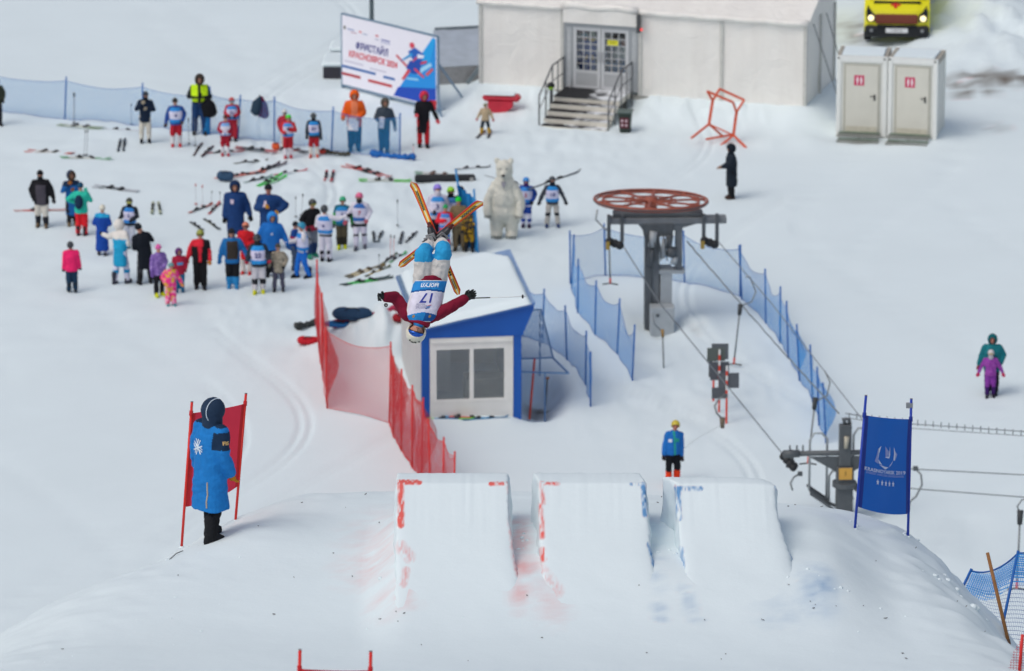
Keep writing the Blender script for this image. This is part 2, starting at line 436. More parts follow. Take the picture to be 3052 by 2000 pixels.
# garments: rough volumes fused into one skin, evaluated together in flush()
JOBS = []
def fuse(name, mb, mats, parent, voxel, smooth=4, fn=None, k=1.0):
    me = mb.mesh(name); o = link(name, me, parent)
    rm = o.modifiers.new('fuse', 'REMESH'); rm.mode = 'VOXEL'; rm.voxel_size = voxel; rm.use_smooth_shade = True
    sm = o.modifiers.new('soft', 'SMOOTH'); sm.factor = .5; sm.iterations = smooth
    JOBS.append((o, mats if isinstance(mats, (list, tuple)) else [mats], fn, k))
    return o
def flush():
    dg = bpy.context.evaluated_depsgraph_get(); dg.update()
    res = [bpy.data.meshes.new_from_object(o.evaluated_get(dg)) for (o, _, _, _) in JOBS]
    for (o, mats, fn, k), me in zip(JOBS, res):
        old = o.data; o.modifiers.clear(); o.data = me; me.name = o.name
        me.materials.clear()
        for m in mats: me.materials.append(m)
        n = len(me.polygons); me.polygons.foreach_set('use_smooth', [True]*n)
        nv = len(me.vertices)
        if nv and o.name.split('.')[0] in ('jacket', 'coat', 'trousers', 'fur_suit', 'bib', 'jacket_hem'):     # creases and shag
            co = np.empty(nv*3); me.vertices.foreach_get('co', co); co = co.reshape(nv, 3); nr = np.empty(nv*3); me.vertices.foreach_get('normal', nr); nr = nr.reshape(nv, 3)
            x, y, z = co.T; sdv = len(o.name)*7+int(abs(o.parent.location.x)*100) % 97
            if o.name.startswith('fur'): dd = .020*vnoise(x/.035+y/.05, z/.07, 3)+.016*vnoise(x/.016+y/.02, z/.03, 4)+.03*vnoise(x/.15+y/.1, z/.2, 5)
            else: dd = .013*vnoise(x/.16+y/.13, z/.055+x/.2, sdv)+.011*vnoise(x/.07-y/.08, z/.11-x/.09, sdv+1)+.005*vnoise(x/.04+y/.03, z/.03, sdv+2)
            co = co+nr*dd[:, None]*(1.25 if o.name.startswith(('coat', 'trousers')) else 1.0); me.vertices.foreach_set('co', co.ravel())
        if fn and n:
            c = np.empty(n*3); me.polygons.foreach_get('center', c); c = c.reshape(n, 3)/k
            idx = np.asarray(fn(c[:, 0], c[:, 1], c[:, 2]), np.int32); me.polygons.foreach_set('material_index', idx)
        else: me.polygons.foreach_set('material_index', [0]*n)
        me.update(); bpy.data.meshes.remove(old)
    JOBS.clear()
# ================================================================== the snow
SNOW = snow_material('snow')
SNOWP = snow_material('snow_painted', paint=True)
def seq(*segs):
    out = []
    for a, b, st in segs: out += list(np.arange(a, b, st))
    return np.array(out)
xs = seq((-260, -30, 10), (-30, -7.6, .3), (-7.6, 7.6, .065), (7.6, 30, .3), (30, 261, 10))
ys = seq((2, 46, 1.5), (46, 52, .2), (52, 67.5, .06), (67.5, 110, .8), (110, 200, .28), (200, 420.1, 6))
GX, GY = np.meshgrid(xs, ys)
GZ = ground_z(GX.ravel(), GY.ravel())
nx, ny = len(xs), len(ys)
me = bpy.data.meshes.new('ground')
V = np.stack([GX.ravel(), GY.ravel(), GZ], 1)
I = np.arange(nx*ny).reshape(ny, nx)
Q = np.stack([I[:-1, :-1], I[:-1, 1:], I[1:, 1:], I[1:, :-1]], -1).reshape(-1, 4)
me.vertices.add(len(V)); me.vertices.foreach_set('co', V.ravel())
me.loops.add(Q.size); me.loops.foreach_set('vertex_index', Q.ravel().astype(np.int32))
me.polygons.add(len(Q)); me.polygons.foreach_set('loop_start', np.arange(0, Q.size, 4, dtype=np.int32))
me.polygons.foreach_set('use_smooth', np.ones(len(Q), bool))
me.update(calc_edges=True)
# paint spilled on the snow, dirt in the pit and on the track
RED = np.array(lin('e0503f')); BLU = np.array(lin('3f7fb5')); DIRT = np.array(lin('6b6258'))
col = np.zeros((len(V), 4)); col[:, :3] = RED
def stain(px, py, rx, ry, c, a, knoll=True, thr=.0, sc=.3, seed=31):
    p = on_knoll(px, py) if knoll else on_ground(px, py)
    d = np.exp(-(((V[:, 0]-p.x)/rx)**2+((V[:, 1]-p.y)/ry)**2))
    m = d > .02
    n = vnoise(V[m, 0]/sc, V[m, 1]/sc, seed)+.6*vnoise(V[m, 0]/(sc*.35), V[m, 1]/(sc*.35), seed+1)
    aa = np.clip(d[m]*a*(1+1.6*n)-thr, 0, 1)
    new = aa > col[m, 3]
    sub = col[m]; sub[new, :3] = c; sub[new, 3] = aa[new]; col[m] = sub
for q in [(1130, 1600, .45, 1.3, RED, .12), (1110, 1690, .4, .9, RED, .16), (1550, 1590, .14, .7, RED, .35), (1560, 1690, .2, .5, RED, .28), (1170, 1780, .3, .6, RED, .14),
          (1640, 1790, .25, .7, RED, .14), (1210, 1760, .12, .5, RED, .30), (1550, 1760, .12, .5, RED, .25), (1965, 1812, .10, .15, BLU, .28), (1965, 1845, .10, .12, BLU, .22), (2060, 1815, .10, .14, BLU, .28), (2080, 1850, .10, .12, BLU, .22), (2045, 1770, .08, .4, BLU, .3), (1960, 1700, .12, .5, BLU, .22), (1955, 1600, .12, .8, BLU, .16), (2440, 1760, .22, .6, BLU, .4), (2330, 1830, .3, .5, BLU, .12)]:
    stain(*q, thr=.02, sc=.18)
for q in [(1600, 1232, .4, .9, DIRT, .65), (1640, 1190, .35, 1.2, DIRT, .22), (2960, 225, 1.6, .7, DIRT, .9), (2860, 250, .5, .6, DIRT, .7), (2870, 280, .4, .4, DIRT, .9),
          (2950, 275, .4, .4, DIRT, .6), (2960, 380, .5, .6, DIRT, .35), (2560, 90, .8, 2.0, DIRT, .5), (1960, 985, .3, .8, DIRT, .35), (2075, 985, .3, .3, DIRT, .3), (2620, 420, 1.4, .5, DIRT, .35)]:
    stain(*q, knoll=False, thr=.05, sc=.35)
ca = me.color_attributes.new('paint', 'FLOAT_COLOR', 'POINT'); ca.data.foreach_set('color', col.ravel().astype(np.float32))
me.materials.append(SNOWP)
ground = tag(link('ground', me), 'packed snow of the finish area and the jump mound', kind='structure')

# ------------------------------------------------------------------ three take-off kickers
def kicker(label, lipL, lipR, baseL, baseR, topL, topR, marks, h=.9, lipY=62.9, baseY=60.5, backY=63.45, seed=0, roundR=0.0):
    # coordinates across (X) at the base, the lip and the rear of the top
    NU, NV = 96, 150
    rows = []
    vv = np.linspace(0, 1, NV)
    verts = []; cols = []
    nsk = 26
    ysv = np.concatenate([baseY+(lipY-baseY)*vv, np.linspace(lipY, backY, 22)[1:], np.full(10, backY)])
    for j, y in enumerate(ysv):
        if y <= lipY:
            t = (y-baseY)/(lipY-baseY); L = baseL+(lipL-baseL)*min(1, t/.75)**.7; Rr = baseR+(lipR-baseR)*min(1, t/.85)**.8
            top = float(prof(y)) + float(ramp(y)) + .012*float(sstep(baseY, baseY+1.0, np.array(y))) - .002
        else:
            t = (y-lipY)/(backY-lipY); L = lipL+(topL-lipL)*t; Rr = lipR+(topR-lipR)*t; top = float(prof(lipY))+h+.010 - .05*t**2
        drop = 0.0
        if j >= NV+21: drop = (j-NV-20)*.16
        flo = float(prof(y))-.35
        us = np.linspace(0, 1, NU)
        x = L+(Rr-L)*us
        # edges slightly rounded and crumbled
        n = .022*vnoise(np.array([y*5.0]), np.array([seed*7.1]), 3)[0]+.012*vnoise(np.array([y*19.0]), np.array([seed*7.1]), 4)[0]
        n2 = .030*vnoise(np.array([y*4.0+40]), np.array([seed*7.1]), 3)[0]+.016*vnoise(np.array([y*17.0+40]), np.array([seed*7.1]), 4)[0]
        x = x + n*np.exp(-us*12) + n2*np.exp(-(1-us)*12)
        ed = np.minimum(us, 1-us)*(Rr-L)
        wgt = float(sstep(.45, .9, np.array(t if y <= lipY else 1.0)))
        z = top + (1-wgt)*(ground_z(x, np.full(NU, y))-pad(x, np.full(NU, y))-float(prof(y))) - .012*np.exp(-ed/.012) - .03*np.exp(-ed/.05)*(1-wgt) - roundR*np.exp(-((1-us)*(Rr-L))/.12) + .005*vnoise(x/.3, np.full(NU, y/.5), 8+seed) + .005*vnoise(x/.05, np.full(NU, y/1.6), 9+seed)*wgt
        z = np.maximum(z - drop, flo)
        hh_ = (top-float(prof(y)))/.5
        zl = np.linspace(flo, z[0], nsk)[:-1]; zr = np.linspace(z[-1], flo, nsk)[1:]
        hl = (z[0]-zl); hr = (z[-1]-zr)
        xl = x[0] - (.05+.5*max(0, 1-hh_)**2)*hl + .035*vnoise(np.full(nsk-1, y/.14), zl/.14, 5+seed); xr = x[-1] + (.09+.7*max(0, 1-hh_)**2)*hr + .05*vnoise(np.full(nsk-1, y/.14), zr/.14, 6+seed)
        X = np.concatenate([xl, x, xr]); Z = np.concatenate([zl, z, zr])
        Yj = np.full(len(X), y) + (.02*vnoise(X/.1, np.full(len(X), j*.7), 7) if y >= backY else 0)
        verts.append(np.stack([X, Yj, Z], 1))
    P = np.array(verts); nv, nu, _ = P.shape
    P = P.reshape(-1, 3); I = np.arange(nv*nu).reshape(nv, nu)
    Q = np.stack([I[:-1, :-1], I[:-1, 1:], I[1:, 1:], I[1:, :-1]], -1).reshape(-1, 4)
    me = bpy.data.meshes.new('snow_kicker'); me.from_pydata(P.tolist(), [], Q.tolist())
    me.polygons.foreach_set('use_smooth', np.ones(len(Q), bool))
    # sprayed marks; every mark is a stroke between two photograph points laid on the ramp
    col = np.zeros((len(P), 4)); col[:, :3] = RED
    pts = P
    px = 1526+FPX*(pts[:, 0]-CAM.x)/((pts-np.array(CAM)) @ np.array(FWD)); py = 1000-FPX*((pts-np.array(CAM)) @ np.array(UPV))/((pts-np.array(CAM)) @ np.array(FWD))
    for (x0, y0, x1, y1, wd, c, a) in marks:
        ex, ey = x1-x0, y1-y0; L2 = ex*ex+ey*ey+1e-6
        t = np.clip(((px-x0)*ex+(py-y0)*ey)/L2, 0, 1)
        d = np.hypot(px-x0-t*ex, (py-y0-t*ey))
        n = .7*vnoise(P[:, 0]/.05, P[:, 1]/.20, 41)+1.1*vnoise(P[:, 0]/.018, P[:, 1]/.07, 42)
        aa = np.clip(a*np.clip(1.35-d/(.78*wd), 0, 1)**.7*(.95+1.9*n), 0, .9)
        new = aa > col[:, 3]; col[new, :3] = np.array(c); col[new, 3] = aa[new]
    ca = me.color_attributes.new('paint', 'FLOAT_COLOR', 'POINT'); ca.data.foreach_set('color', col.ravel().astype(np.float32))
    me.materials.append(SNOWP)
    return tag(link('snow_kicker', me), label, 'ski jump', 'take-off kickers on the mound')
SNOWK = snow_material('kicker_snow', paint=True, base=(.815, .862, .885), bump=.10)
r_, b_ = lin('e2432f'), lin('3f83bd')
kicker('snow take-off ramp with red paint at both lip corners', -1.33, -.05, -1.30, .16, -1.35, -.04,
       [(1190, 1437, 1250, 1437, 9, r_, 1.0), (1195, 1440, 1195, 1565, 11, r_, 1.0), (1462, 1442, 1510, 1441, 7, r_, .8), (1512, 1441, 1514, 1470, 5, r_, .4),
        (1195, 1630, 1220, 1660, 22, r_, .25), (1210, 1700, 1203, 1740, 14, r_, .30), (1515, 1540, 1525, 1620, 6, r_, .25), (1530, 1630, 1545, 1710, 12, r_, .35), (1555, 1740, 1565, 1780, 14, r_, .22)], seed=1)
kicker('snow take-off ramp with red paint at one edge and blue at the other', .31, 1.55, .36, 1.66, .25, 1.50,
       [(1607, 1440, 1665, 1442, 7, r_, .55), (1610, 1440, 1620, 1500, 9, r_, .35), (1612, 1505, 1616, 1600, 10, r_, .45), (1618, 1640, 1620, 1665, 12, r_, .6), (1610, 1700, 1660, 1760, 26, r_, .16),
        (1880, 1443, 1918, 1443, 6, b_, .7), (1917, 1444, 1922, 1535, 9, b_, .9), (1932, 1620, 1950, 1690, 7, b_, .5), (1960, 1785, 1975, 1787, 9, b_, .4), (1965, 1812, 1980, 1814, 9, b_, .45), (1960, 1840, 1980, 1842, 7, b_, .3)], seed=2)
kicker('snow take-off ramp with blue paint corners, beside the blue gate flag', 1.90, 3.05, 2.02, 3.40, 1.76, 2.98,
       [(2015, 1456, 2088, 1456, 9, b_, .6), (2020, 1460, 2024, 1545, 10, b_, .8), (2030, 1635, 2040, 1730, 9, b_, .55), (2045, 1740, 2052, 1790, 8, b_, .3), (2055, 1815, 2070, 1820, 10, b_, .4), (2075, 1845, 2090, 1850, 10, b_, .3),
        (2315, 1450, 2345, 1515, 9, b_, .75), (2360, 1650, 2400, 1740, 10, b_, .75), (2395, 1740, 2420, 1780, 16, b_, .5)], seed=3, roundR=.04, backY=63.3)

# needles and dirt blown over the mound, too small to pick up singly
db = MB(); r2 = random.Random(3)
dm = mat('needle_dirt', '2b2721', noise=.3)
spots = [(r2.uniform(150, 2950), r2.uniform(1640, 1995)) for _ in range(24)] + [(2415, 1795), (2430, 1805), (2425, 1815), (2640, 1845), (2700, 1965), (2690, 1950), (2880, 1810), (1805, 1535), (2350, 1745), (1526, 1625), (2100, 1850), (2730, 1635),
        (1972, 1455), (1985, 1500), (1960, 1500), (2250, 1530), (2350, 1500), (2370, 1490), (2450, 1490), (2480, 1500), (1090, 1475), (1030, 1515), (1130, 1560), (1180, 1825), (1050, 1720), (900, 1500), (770, 1570), (1205, 1830)]
for (px, py) in spots:
    p = on_knoll(px, py); a = r2.uniform(0, 6.3); L = r2.uniform(.006, .022)*(1.5 if r2.random() < .2 else 1)
    d = Vector((math.cos(a), math.sin(a), r2.uniform(-.1, .25)))*L
    db.tube([p+Vector((0, 0, .012))-d, p+Vector((0, 0, .012)), p+Vector((0, 0, .016))+d*r2.uniform(.6, 1)], [.003, r2.uniform(.004, .007), .003], seg=5)
tag(db.build('needle_debris', dm), 'dark needles and dirt specks on the mound snow', kind='stuff')
# loose snow crumbs
cb = MB()
for (px, py, n, sp, rr) in [(1130, 1735, 3, .06, .035), (2670, 1835, 4, .1, .03), (2960, 1870, 8, .25, .07), (2830, 1740, 14, .25, .05), (2715, 1600, 8, .15, .04), (1560, 1620, 16, .16, .04), (1960, 1650, 10, .12, .035), (2430, 1720, 9, .2, .03), (1400, 1880, 8, 1.5, .015), (700, 1760, 12, 1.6, .018), (300, 1900, 12, 1.0, .02), (2200, 1930, 10, 1.5, .014), (540, 1620, 5, .12, .03), (2545, 1560, 4, .05, .03), (1000, 1960, 8, 1.5, .015)]:
    for _ in range(max(1, n*2//3)):
        p = on_knoll(px, py)+Vector((r2.gauss(0, sp), r2.gauss(0, sp), 0)); p.z = gz(p.x, p.y)
        r = rr*r2.uniform(.3, .9); cb.ellipsoid(p, (r*r2.uniform(.8, 1.3), r*r2.uniform(.8, 1.3), r*.7), seg=7, rings=5)
tag(cb.build('snow_crumbs', SNOW, smooth=True), 'loose crumbs of broken snow on the mound', kind='stuff')
# ================================================================== safety nets
BLUE_NET = net_material('blue_net', '0090dc', .05, .24)
PALE_NET = net_material('pale_blue_net', '2a90cc', .05, .15)
RED_NET = net_material('red_net', 'c81c28', .05, .18)
FINE_NET = net_material('wide_blue_net', '24579b', .045, .10)
BLUE_POST = mat('blue_post', '1a62b0', rough=.45, noise=.08)
RED_POST = mat('red_post', 'd22a26', rough=.45, noise=.08)
def net_fence(label, bases, height, netm, postm, sag=.10, group=None, lean=0.0, post_r=.022, bulge=.08, extra=.12, seed=1, cat='safety net', ground=True, name='safety_net', layers=None):
    r = random.Random(seed)
    root = thing(name, label, cat, bases[0], 0, group); o = Vector(bases[0])
    B = [Vector(b) for b in bases]
    tops = []
    for b in B:
        t = b+Vector((r.uniform(-.05, .05)+lean, r.uniform(-.04, .04), height*r.uniform(.98, 1.03))); tops.append(t)
        pm = MB(); pm.tube([b-o-Vector((0, 0, .15)), t-o+(t-b).normalized()*extra], post_r, seg=8)
        pm.build('post', postm, root, smooth=True)
    for i in range(len(B)-1):
      for lay_ in range(layers[i] if layers else 1):
        L = (B[i+1]-B[i]).length; n = max(4, int(L/.16)); nzr = 8
        vs = []; uvs = []
        side = Vector((-(B[i+1]-B[i]).y, (B[i+1]-B[i]).x, 0))
        if side.length > 0: side.normalize()
        sg = sag*r.uniform(.7, 1.5)*min(1.6, max(.4, L/2))*(1+.8*lay_); bg_ = bulge*r.uniform(-.4, 1.2)*(1+1.2*lay_); ph = r.uniform(0, 6)
        for a in range(n+1):
            t = a/n; arch = 4*t*(1-t)
            bot = B[i].lerp(B[i+1], t)
            if ground: bot.z = gz(bot.x, bot.y)+.02+.05*arch*r.uniform(.7, 1.0)
            tp = tops[i].lerp(tops[i+1], t)-Vector((0, 0, sg*arch))
            for c in range(nzr+1):
                q = c/nzr
                p = bot.lerp(tp, q)+side*(bg_*arch*math.sin(math.pi*q)+.03*arch*math.sin(9*t+4*q+ph))
                vs.append(p-o); uvs.append((t*L+i*.017, q*height))
        fs = []
        for a in range(n):
            for c in range(nzr): k = a*(nzr+1)+c; fs.append((k, k+nzr+1, k+nzr+2, k+1))
        me = bpy.data.meshes.new('net'); me.from_pydata([tuple(v) for v in vs], [], fs)
        ul = me.uv_layers.new(name='UVMap')
        idx = np.empty(len(me.loops), np.int32); me.loops.foreach_get('vertex_index', idx)
        ul.data.foreach_set('uv', np.array(uvs)[idx].ravel())
        me.materials.append(netm); me.polygons.foreach_set('use_smooth', [True]*len(fs))
        link('net', me, root)
        for q_, rr_ in ((nzr, .007), (0, .009)):
            rp = MB(); rp.tube([vs[a*(nzr+1)+q_] for a in range(n+1)], rr_, seg=5); rp.build('edge_rope', postm, root)
    return root
def G(px, py): return on_ground(px, py)
def GF(fx, fy): return on_ground(fx*1.28235, fy*1.28205)
net_fence('long blue mesh fence behind the row of waiting skiers', [GF(-40, 258), GF(150, 277), GF(332, 293), GF(487, 312), GF(552, 323), GF(637, 333), GF(770, 352), GF(929, 367)], 1.18, PALE_NET, BLUE_POST, seed=3, lean=.06)
net_fence('blue mesh fence curving from the hut wall past the snow pit', [G(1557, 1003), G(1616, 1021), G(1690, 1071), G(1745, 1147), G(1760, 1212)], 1.28, BLUE_NET, BLUE_POST, seed=5, sag=.22)
net_fence('blue mesh fence along one side of the lift queue', [G(1703, 858), G(1722, 932), G(1773, 998), G(1839, 1055), G(1884, 1134)], 1.32, BLUE_NET, BLUE_POST, seed=6, lean=.03, sag=.26, bulge=.2)
net_fence('blue mesh fence closing the back of the lift station', [G(1700, 846), G(1805, 822), G(2041, 842), G(2206, 884)], 1.32, PALE_NET, BLUE_POST, seed=7, sag=.16)
net_fence('long blue mesh fence running down past the grey sign boards', [G(2212, 893), G(2283, 964), G(2325, 1022), G(2350, 1066), G(2384, 1135), G(2423, 1198), G(2442, 1269), G(2463, 1321)], 1.36, BLUE_NET, BLUE_POST, seed=8, lean=-.06, bulge=.3, sag=.26)
# tall red net in front of the hut, two bends
net_fence('tall red mesh fence standing before the snow bank by the hut', [G(946, 1004), G(952, 1052), G(960, 1105), G(975, 1217), G(1160, 1262), G(1172, 1300), G(1196, 1345), G(1228, 1395), G(1256, 1435), G(1284, 1492), G(1318, 1553), G(1351, 1600)],
          1.92, RED_NET, RED_POST, seed=10, sag=.16, bulge=.22, extra=.10, layers=[3, 3, 3, 1, 3, 3, 3, 3, 3, 2, 2])
# a wrapped net on two leaning poles beside the bear
def wrapped(label, px0, py0, px1, py1, h0, h1):
    a = G(px0, py0); b = G(px1, py1); root = thing('folded_net', label, 'safety net', a)
    for p, h, dx in ((a, h0, -.28), (b, h1, -.10)):
        m = MB(); m.tube([p-a, p-a+Vector((dx, 0, h))], .03, seg=8); m.build('pole', mat('light_blue_post', '2f86c4', rough=.5), root, smooth=True)
    m = MB(); r = random.Random(4)
    n = 14; q = []
    for k in range(n):
        t = k/(n-1); h = h0*.80*(1-t)+h1*.85*t
        base = (b-a)*t; q.append((base+Vector((r.uniform(-.03, .03), r.uniform(-.1, .1), .02)), base+Vector((-.24*(1-t)-.08*t+r.uniform(-.03, .03), r.uniform(-.1, .1), h))))
    vs = []; fs = []
    for (lo, hi) in q:
        for c in range(6): vs.append(lo.lerp(hi, c/5)+Vector((r.uniform(-.02, .02), r.uniform(-.05, .05), 0)))
    for k in range(n-1):
        for c in range(5): i = k*6+c; fs.append((i, i+6, i+7, i+1))
    m.add(vs, fs); m.build('folded_mesh', mat('blue_mesh_folds', '1f84c6', rough=.8, noise=.25, nscale=6, bump=.4), root, smooth=True)
wrapped('bright blue net bunched on two leaning poles beside the bear costume', 1390, 735, 1424, 752, 2.15, 1.75)
# net sagging behind the rim of the mound
def rim_net():
    B = [at_depth(*p) for p in [(2850, 1790, 70.5), (2985, 1880, 69.5), (3130, 1900, 68.5), (3260, 1900, 67.5)]]
    T = [at_depth(*p) for p in [(2896, 1702, 70.5), (3035, 1648, 69.5), (3160, 1570, 68.5), (3290, 1540, 67.5)]]
    root = thing('safety_net', 'dark blue wide-mesh net sagging behind the rim of the mound', 'safety net', B[0])
    o = B[0]
    for i, (b, t) in enumerate(zip(B, T)):
        foot = Vector((b.x, b.y, gz(b.x, b.y)-.1))
        m = MB(); m.tube([foot-o, b-o, t-o+Vector((0, 0, .03))], .018, seg=8); m.build('post', BLUE_POST, root, smooth=True)
    for i in range(3):
        for lay_, (q0, q1, mt) in enumerate(((0, 1, FINE_NET), (.28, 1.0, BLUE_NET), (.40, .98, BLUE_NET))):
            n, c_ = 22, 14; vs = []; uvs = []
            for a in range(n+1):
                t = a/n; arch = 4*t*(1-t)
                lo = B[i].lerp(B[i+1], t)-Vector((0, 0, .1)); hi = T[i].lerp(T[i+1], t)-Vector((0, 0, .10*arch))
                q0_ = q0+(.35*t if lay_ and i == 0 else (.35 if lay_ else 0))
                for c in range(c_+1):
                    q = q0_+(q1-q0_)*c/c_; p = lo.lerp(hi, q)+Vector((0, .06*arch*math.sin(5*t+3*q)-.02*lay_, 0)); vs.append(p-o); uvs.append((t*(B[i+1]-B[i]).length+lay_*.013, q*.95+lay_*.017))
            fs = [(a*(c_+1)+c, (a+1)*(c_+1)+c, (a+1)*(c_+1)+c+1, a*(c_+1)+c+1) for a in range(n) for c in range(c_)]
            me = bpy.data.meshes.new('net'); me.from_pydata([tuple(v) for v in vs], [], fs); ul = me.uv_layers.new(name='UVMap')
            idx = np.empty(len(me.loops), np.int32); me.loops.foreach_get('vertex_index', idx); ul.data.foreach_set('uv', np.array(uvs)[idx].ravel())
            me.materials.append(mt); link('net', me, root)
        m = MB(); m.tube([T[i].lerp(T[i+1], a/12)-o-Vector((0, 0, .10*4*(a/12)*(1-a/12))) for a in range(13)], .012, seg=6); m.build('edge_rope', BLUE_POST, root, smooth=True)
rim_net()
def flagnet():                       # end of a red net peeping in beside the wooden stick
    a = at_depth(3040, 1870, 62.0); a.z = gz(a.x, a.y)
    root = thing('safety_net', 'short red mesh net end beside the wooden stick', 'safety net', a)
    m = MB(); m.tube([(0, 0, -.1), (.03, 0, .42)], .018, seg=8); m.build('post', RED_POST, root, smooth=True)
    vs = [(-.12, .02, .0), (0, 0, .0), (.6, .05, .05), (.6, .05, .5), (.03, 0, .40), (-.06, .02, .22)]
    me = bpy.data.meshes.new('net'); me.from_pydata(vs, [], [(0, 1, 4, 5), (1, 2, 3, 4)]); ul = me.uv_layers.new(name='UVMap')
    ul.data.foreach_set('uv', [c for l in me.loops for c in (vs[l.vertex_index][0], vs[l.vertex_index][2])]); me.materials.append(net_material('wide_red_net', 'b02a40', .03, .16)); link('net', me, root)
flagnet()

# ================================================================== control hut
H0 = G(1257, 1247); H1 = G(1551, 1247); H0.z = H1.z = min(H0.z, H1.z, 0)
HW = (H1-H0).length; HD = 4.7
hut = thing('control_hut', 'blue trimmed lift hut with wide window and snow-covered sloping roof', 'hut', H0, R(7.0))
BLUEP = mat('hut_blue', '1257b0', rough=.45, noise=.1, nscale=2, bump=.05)
WHITEP = mat('hut_white', 'e6e5e0', rough=.5, noise=.06, nscale=3, bump=.04)
GREYP = mat('hut_wall', 'c8cbca', rough=.6, noise=.1, nscale=3)
hl, hr = 2.36, 2.66                     # wall heights low / high side
m = MB(); t_ = .08
m.box((0, .10, -.2), (t_, HD, hl)); m.build('side_wall', GREYP, hut)
m = MB(); m.box((HW-t_, .10, -.2), (HW, HD, hr)); m.build('side_wall', mat('hut_wall_blue', '2f63a8', rough=.5, noise=.12), hut)
m = MB(); m.box((t_, HD-t_, -.2), (HW-t_, HD, hl)); m.build('back_wall', GREYP, hut)
m = MB(); m.box((t_, .1, -.2), (HW-t_, HD-t_, .06)); m.build('floor_board', mat('hut_floor', '5a5650'), hut)
for x0, hh in ((0, 2.16), (HW-.20, 2.16)):
    m = MB(); m.box((x0, 0, -.2), (x0+.20, .10, hh), bev=.01); m.build('corner_post', BLUEP, hut)
# blue header: wedge rising to the high side
m = MB(); m.poly([(-.02, -.02, 2.16), (HW+.02, -.02, 2.16), (HW+.30, -.02, hr+.18), (HW+.30, -.02, hr+.32), (-.02, -.02, hl+.06)], (0, .12, 0)); m.build('header_panel', BLUEP, hut)
# white window unit
fx0, fx1 = .205, HW-.205
m = MB(); m.box((fx0, .0, -.15), (fx1, .06, .52), bev=.006); m.build('lower_panel', WHITEP, hut)
pz0, pz1 = .60, 1.86; mid = (fx0+fx1)/2; wf = MB()
for (a, b, c, d) in ((fx0, fx0+.16, .52, 2.155), (fx1-.22, fx1, .52, 2.155), (mid-.05, mid+.05, pz0, pz1)): wf.box((a, -.012, c), (b, .07, d))
wf.box((fx0+.16, -.012, pz1), (fx1-.22, .07, 2.155)); wf.box((fx0+.16, -.012, .52), (fx1-.22, .07, pz0))
wfo = wf.build('window_frame', WHITEP, hut)
m = MB(); m.box((fx0+.02, -.05, 2.02), (fx1-.02, -.013, 2.10), bev=.01); m.build('shutter_box', WHITEP, hut)
GL = glass_material('hut_glass', (.95, .97, .98), .86)
for a, b in ((fx0+.16, mid-.05), (mid+.05, fx1-.22)):
    m = MB(); m.box((a, .02, pz0), (b, .026, pz1)); m.build('pane', GL, hut)
# things seen inside
m = MB(); m.box((.35, 2.2, .06), (.95, 2.6, 1.9)); m.build('cupboard', mat('cupboard_white', 'dfe3e4', noise=.05), hut)
m = MB(); m.box((1.2, 1.1, .06), (2.3, 1.7, .78), bev=.02); m.build('desk', mat('desk_grey', '9a958a'), hut)
m = MB(); m.box((1.55, HD-.11, 1.35), (1.95, HD-.085, 1.48)); m.box((1.7, HD-.11, 1.5), (1.8, HD-.085, 1.62)); m.build('wall_notice', mat('notice_white', 'e8ecee', noise=.02), hut)
# roof deck, corrugated edge, snow cover
def roofz(x): return hl+.02+(hr-hl+.20)*(x/HW)
m = MB(); m.add([(-.12, -.12, roofz(-.12)), (HW+.32, -.12, roofz(HW+.32)), (HW+.32, HD+.15, roofz(HW+.32)), (-.12, HD+.15, roofz(-.12)),
                 (-.12, -.12, roofz(-.12)+.05), (HW+.32, -.12, roofz(HW+.32)+.05), (HW+.32, HD+.15, roofz(HW+.32)+.05), (-.12, HD+.15, roofz(-.12)+.05)],
                [(0, 3, 2, 1), (4, 5, 6, 7), (0, 1, 5, 4), (1, 2, 6, 5), (2, 3, 7, 6), (3, 0, 4, 7)]); rf = m.build('roof', mat('roof_sheet', '4a78b8', rough=.45), hut)
for k in range(34):
    y = -.05+k*(HD+.1)/33
    m = MB(); m.bar((HW-.16, y, roofz(HW-.16)+.07), (HW+.30, y, roofz(HW+.30)+.07), .05, .05); m.build('rib', mat('rib_pale', '9db8d8', rough=.5), rf)
    if k % 1 == 0 and k > 6:
        m = MB(); m.bar((-.11, y, roofz(-.11)+.06), (.06, y, roofz(.06)+.06), .05, .05); m.build('rib', mat('rib_grey', '7f97ad'), rf)
nxr, nyr = 40, 60; vs = []; fs = []
for j in range(nyr+1):
    for i in range(nxr+1):
        u, v_ = i/nxr, j/nyr; x = -.02+(HW+.30)*u; y = -.14+(HD+.26)*v_
        lim = HW+.24-.05*(.5+.5*math.sin(y*3.4))-(.55*max(0, (v_-.80)/.2)+.0)
        e = min(u*nxr, (nxr-i), v_*nyr, (nyr-j))
        h = .17*min(1, e/2.5)**.5+.03*float(vnoise(np.array([x*2]), np.array([y*1.5]), 2)[0])
        xx = min(x, lim+.02*math.sin(y*31)); vs.append((xx, y, roofz(xx)+.053+max(h, 0)*(1 if xx < lim-.03 else .35)))
for j in range(nyr):
    for i in range(nxr): k = j*(nxr+1)+i; fs.append((k, k+1, k+nxr+2, k+nxr+1))
m = MB(); m.add(vs, fs); m.build('roof_snow', SNOW, hut, smooth=True)
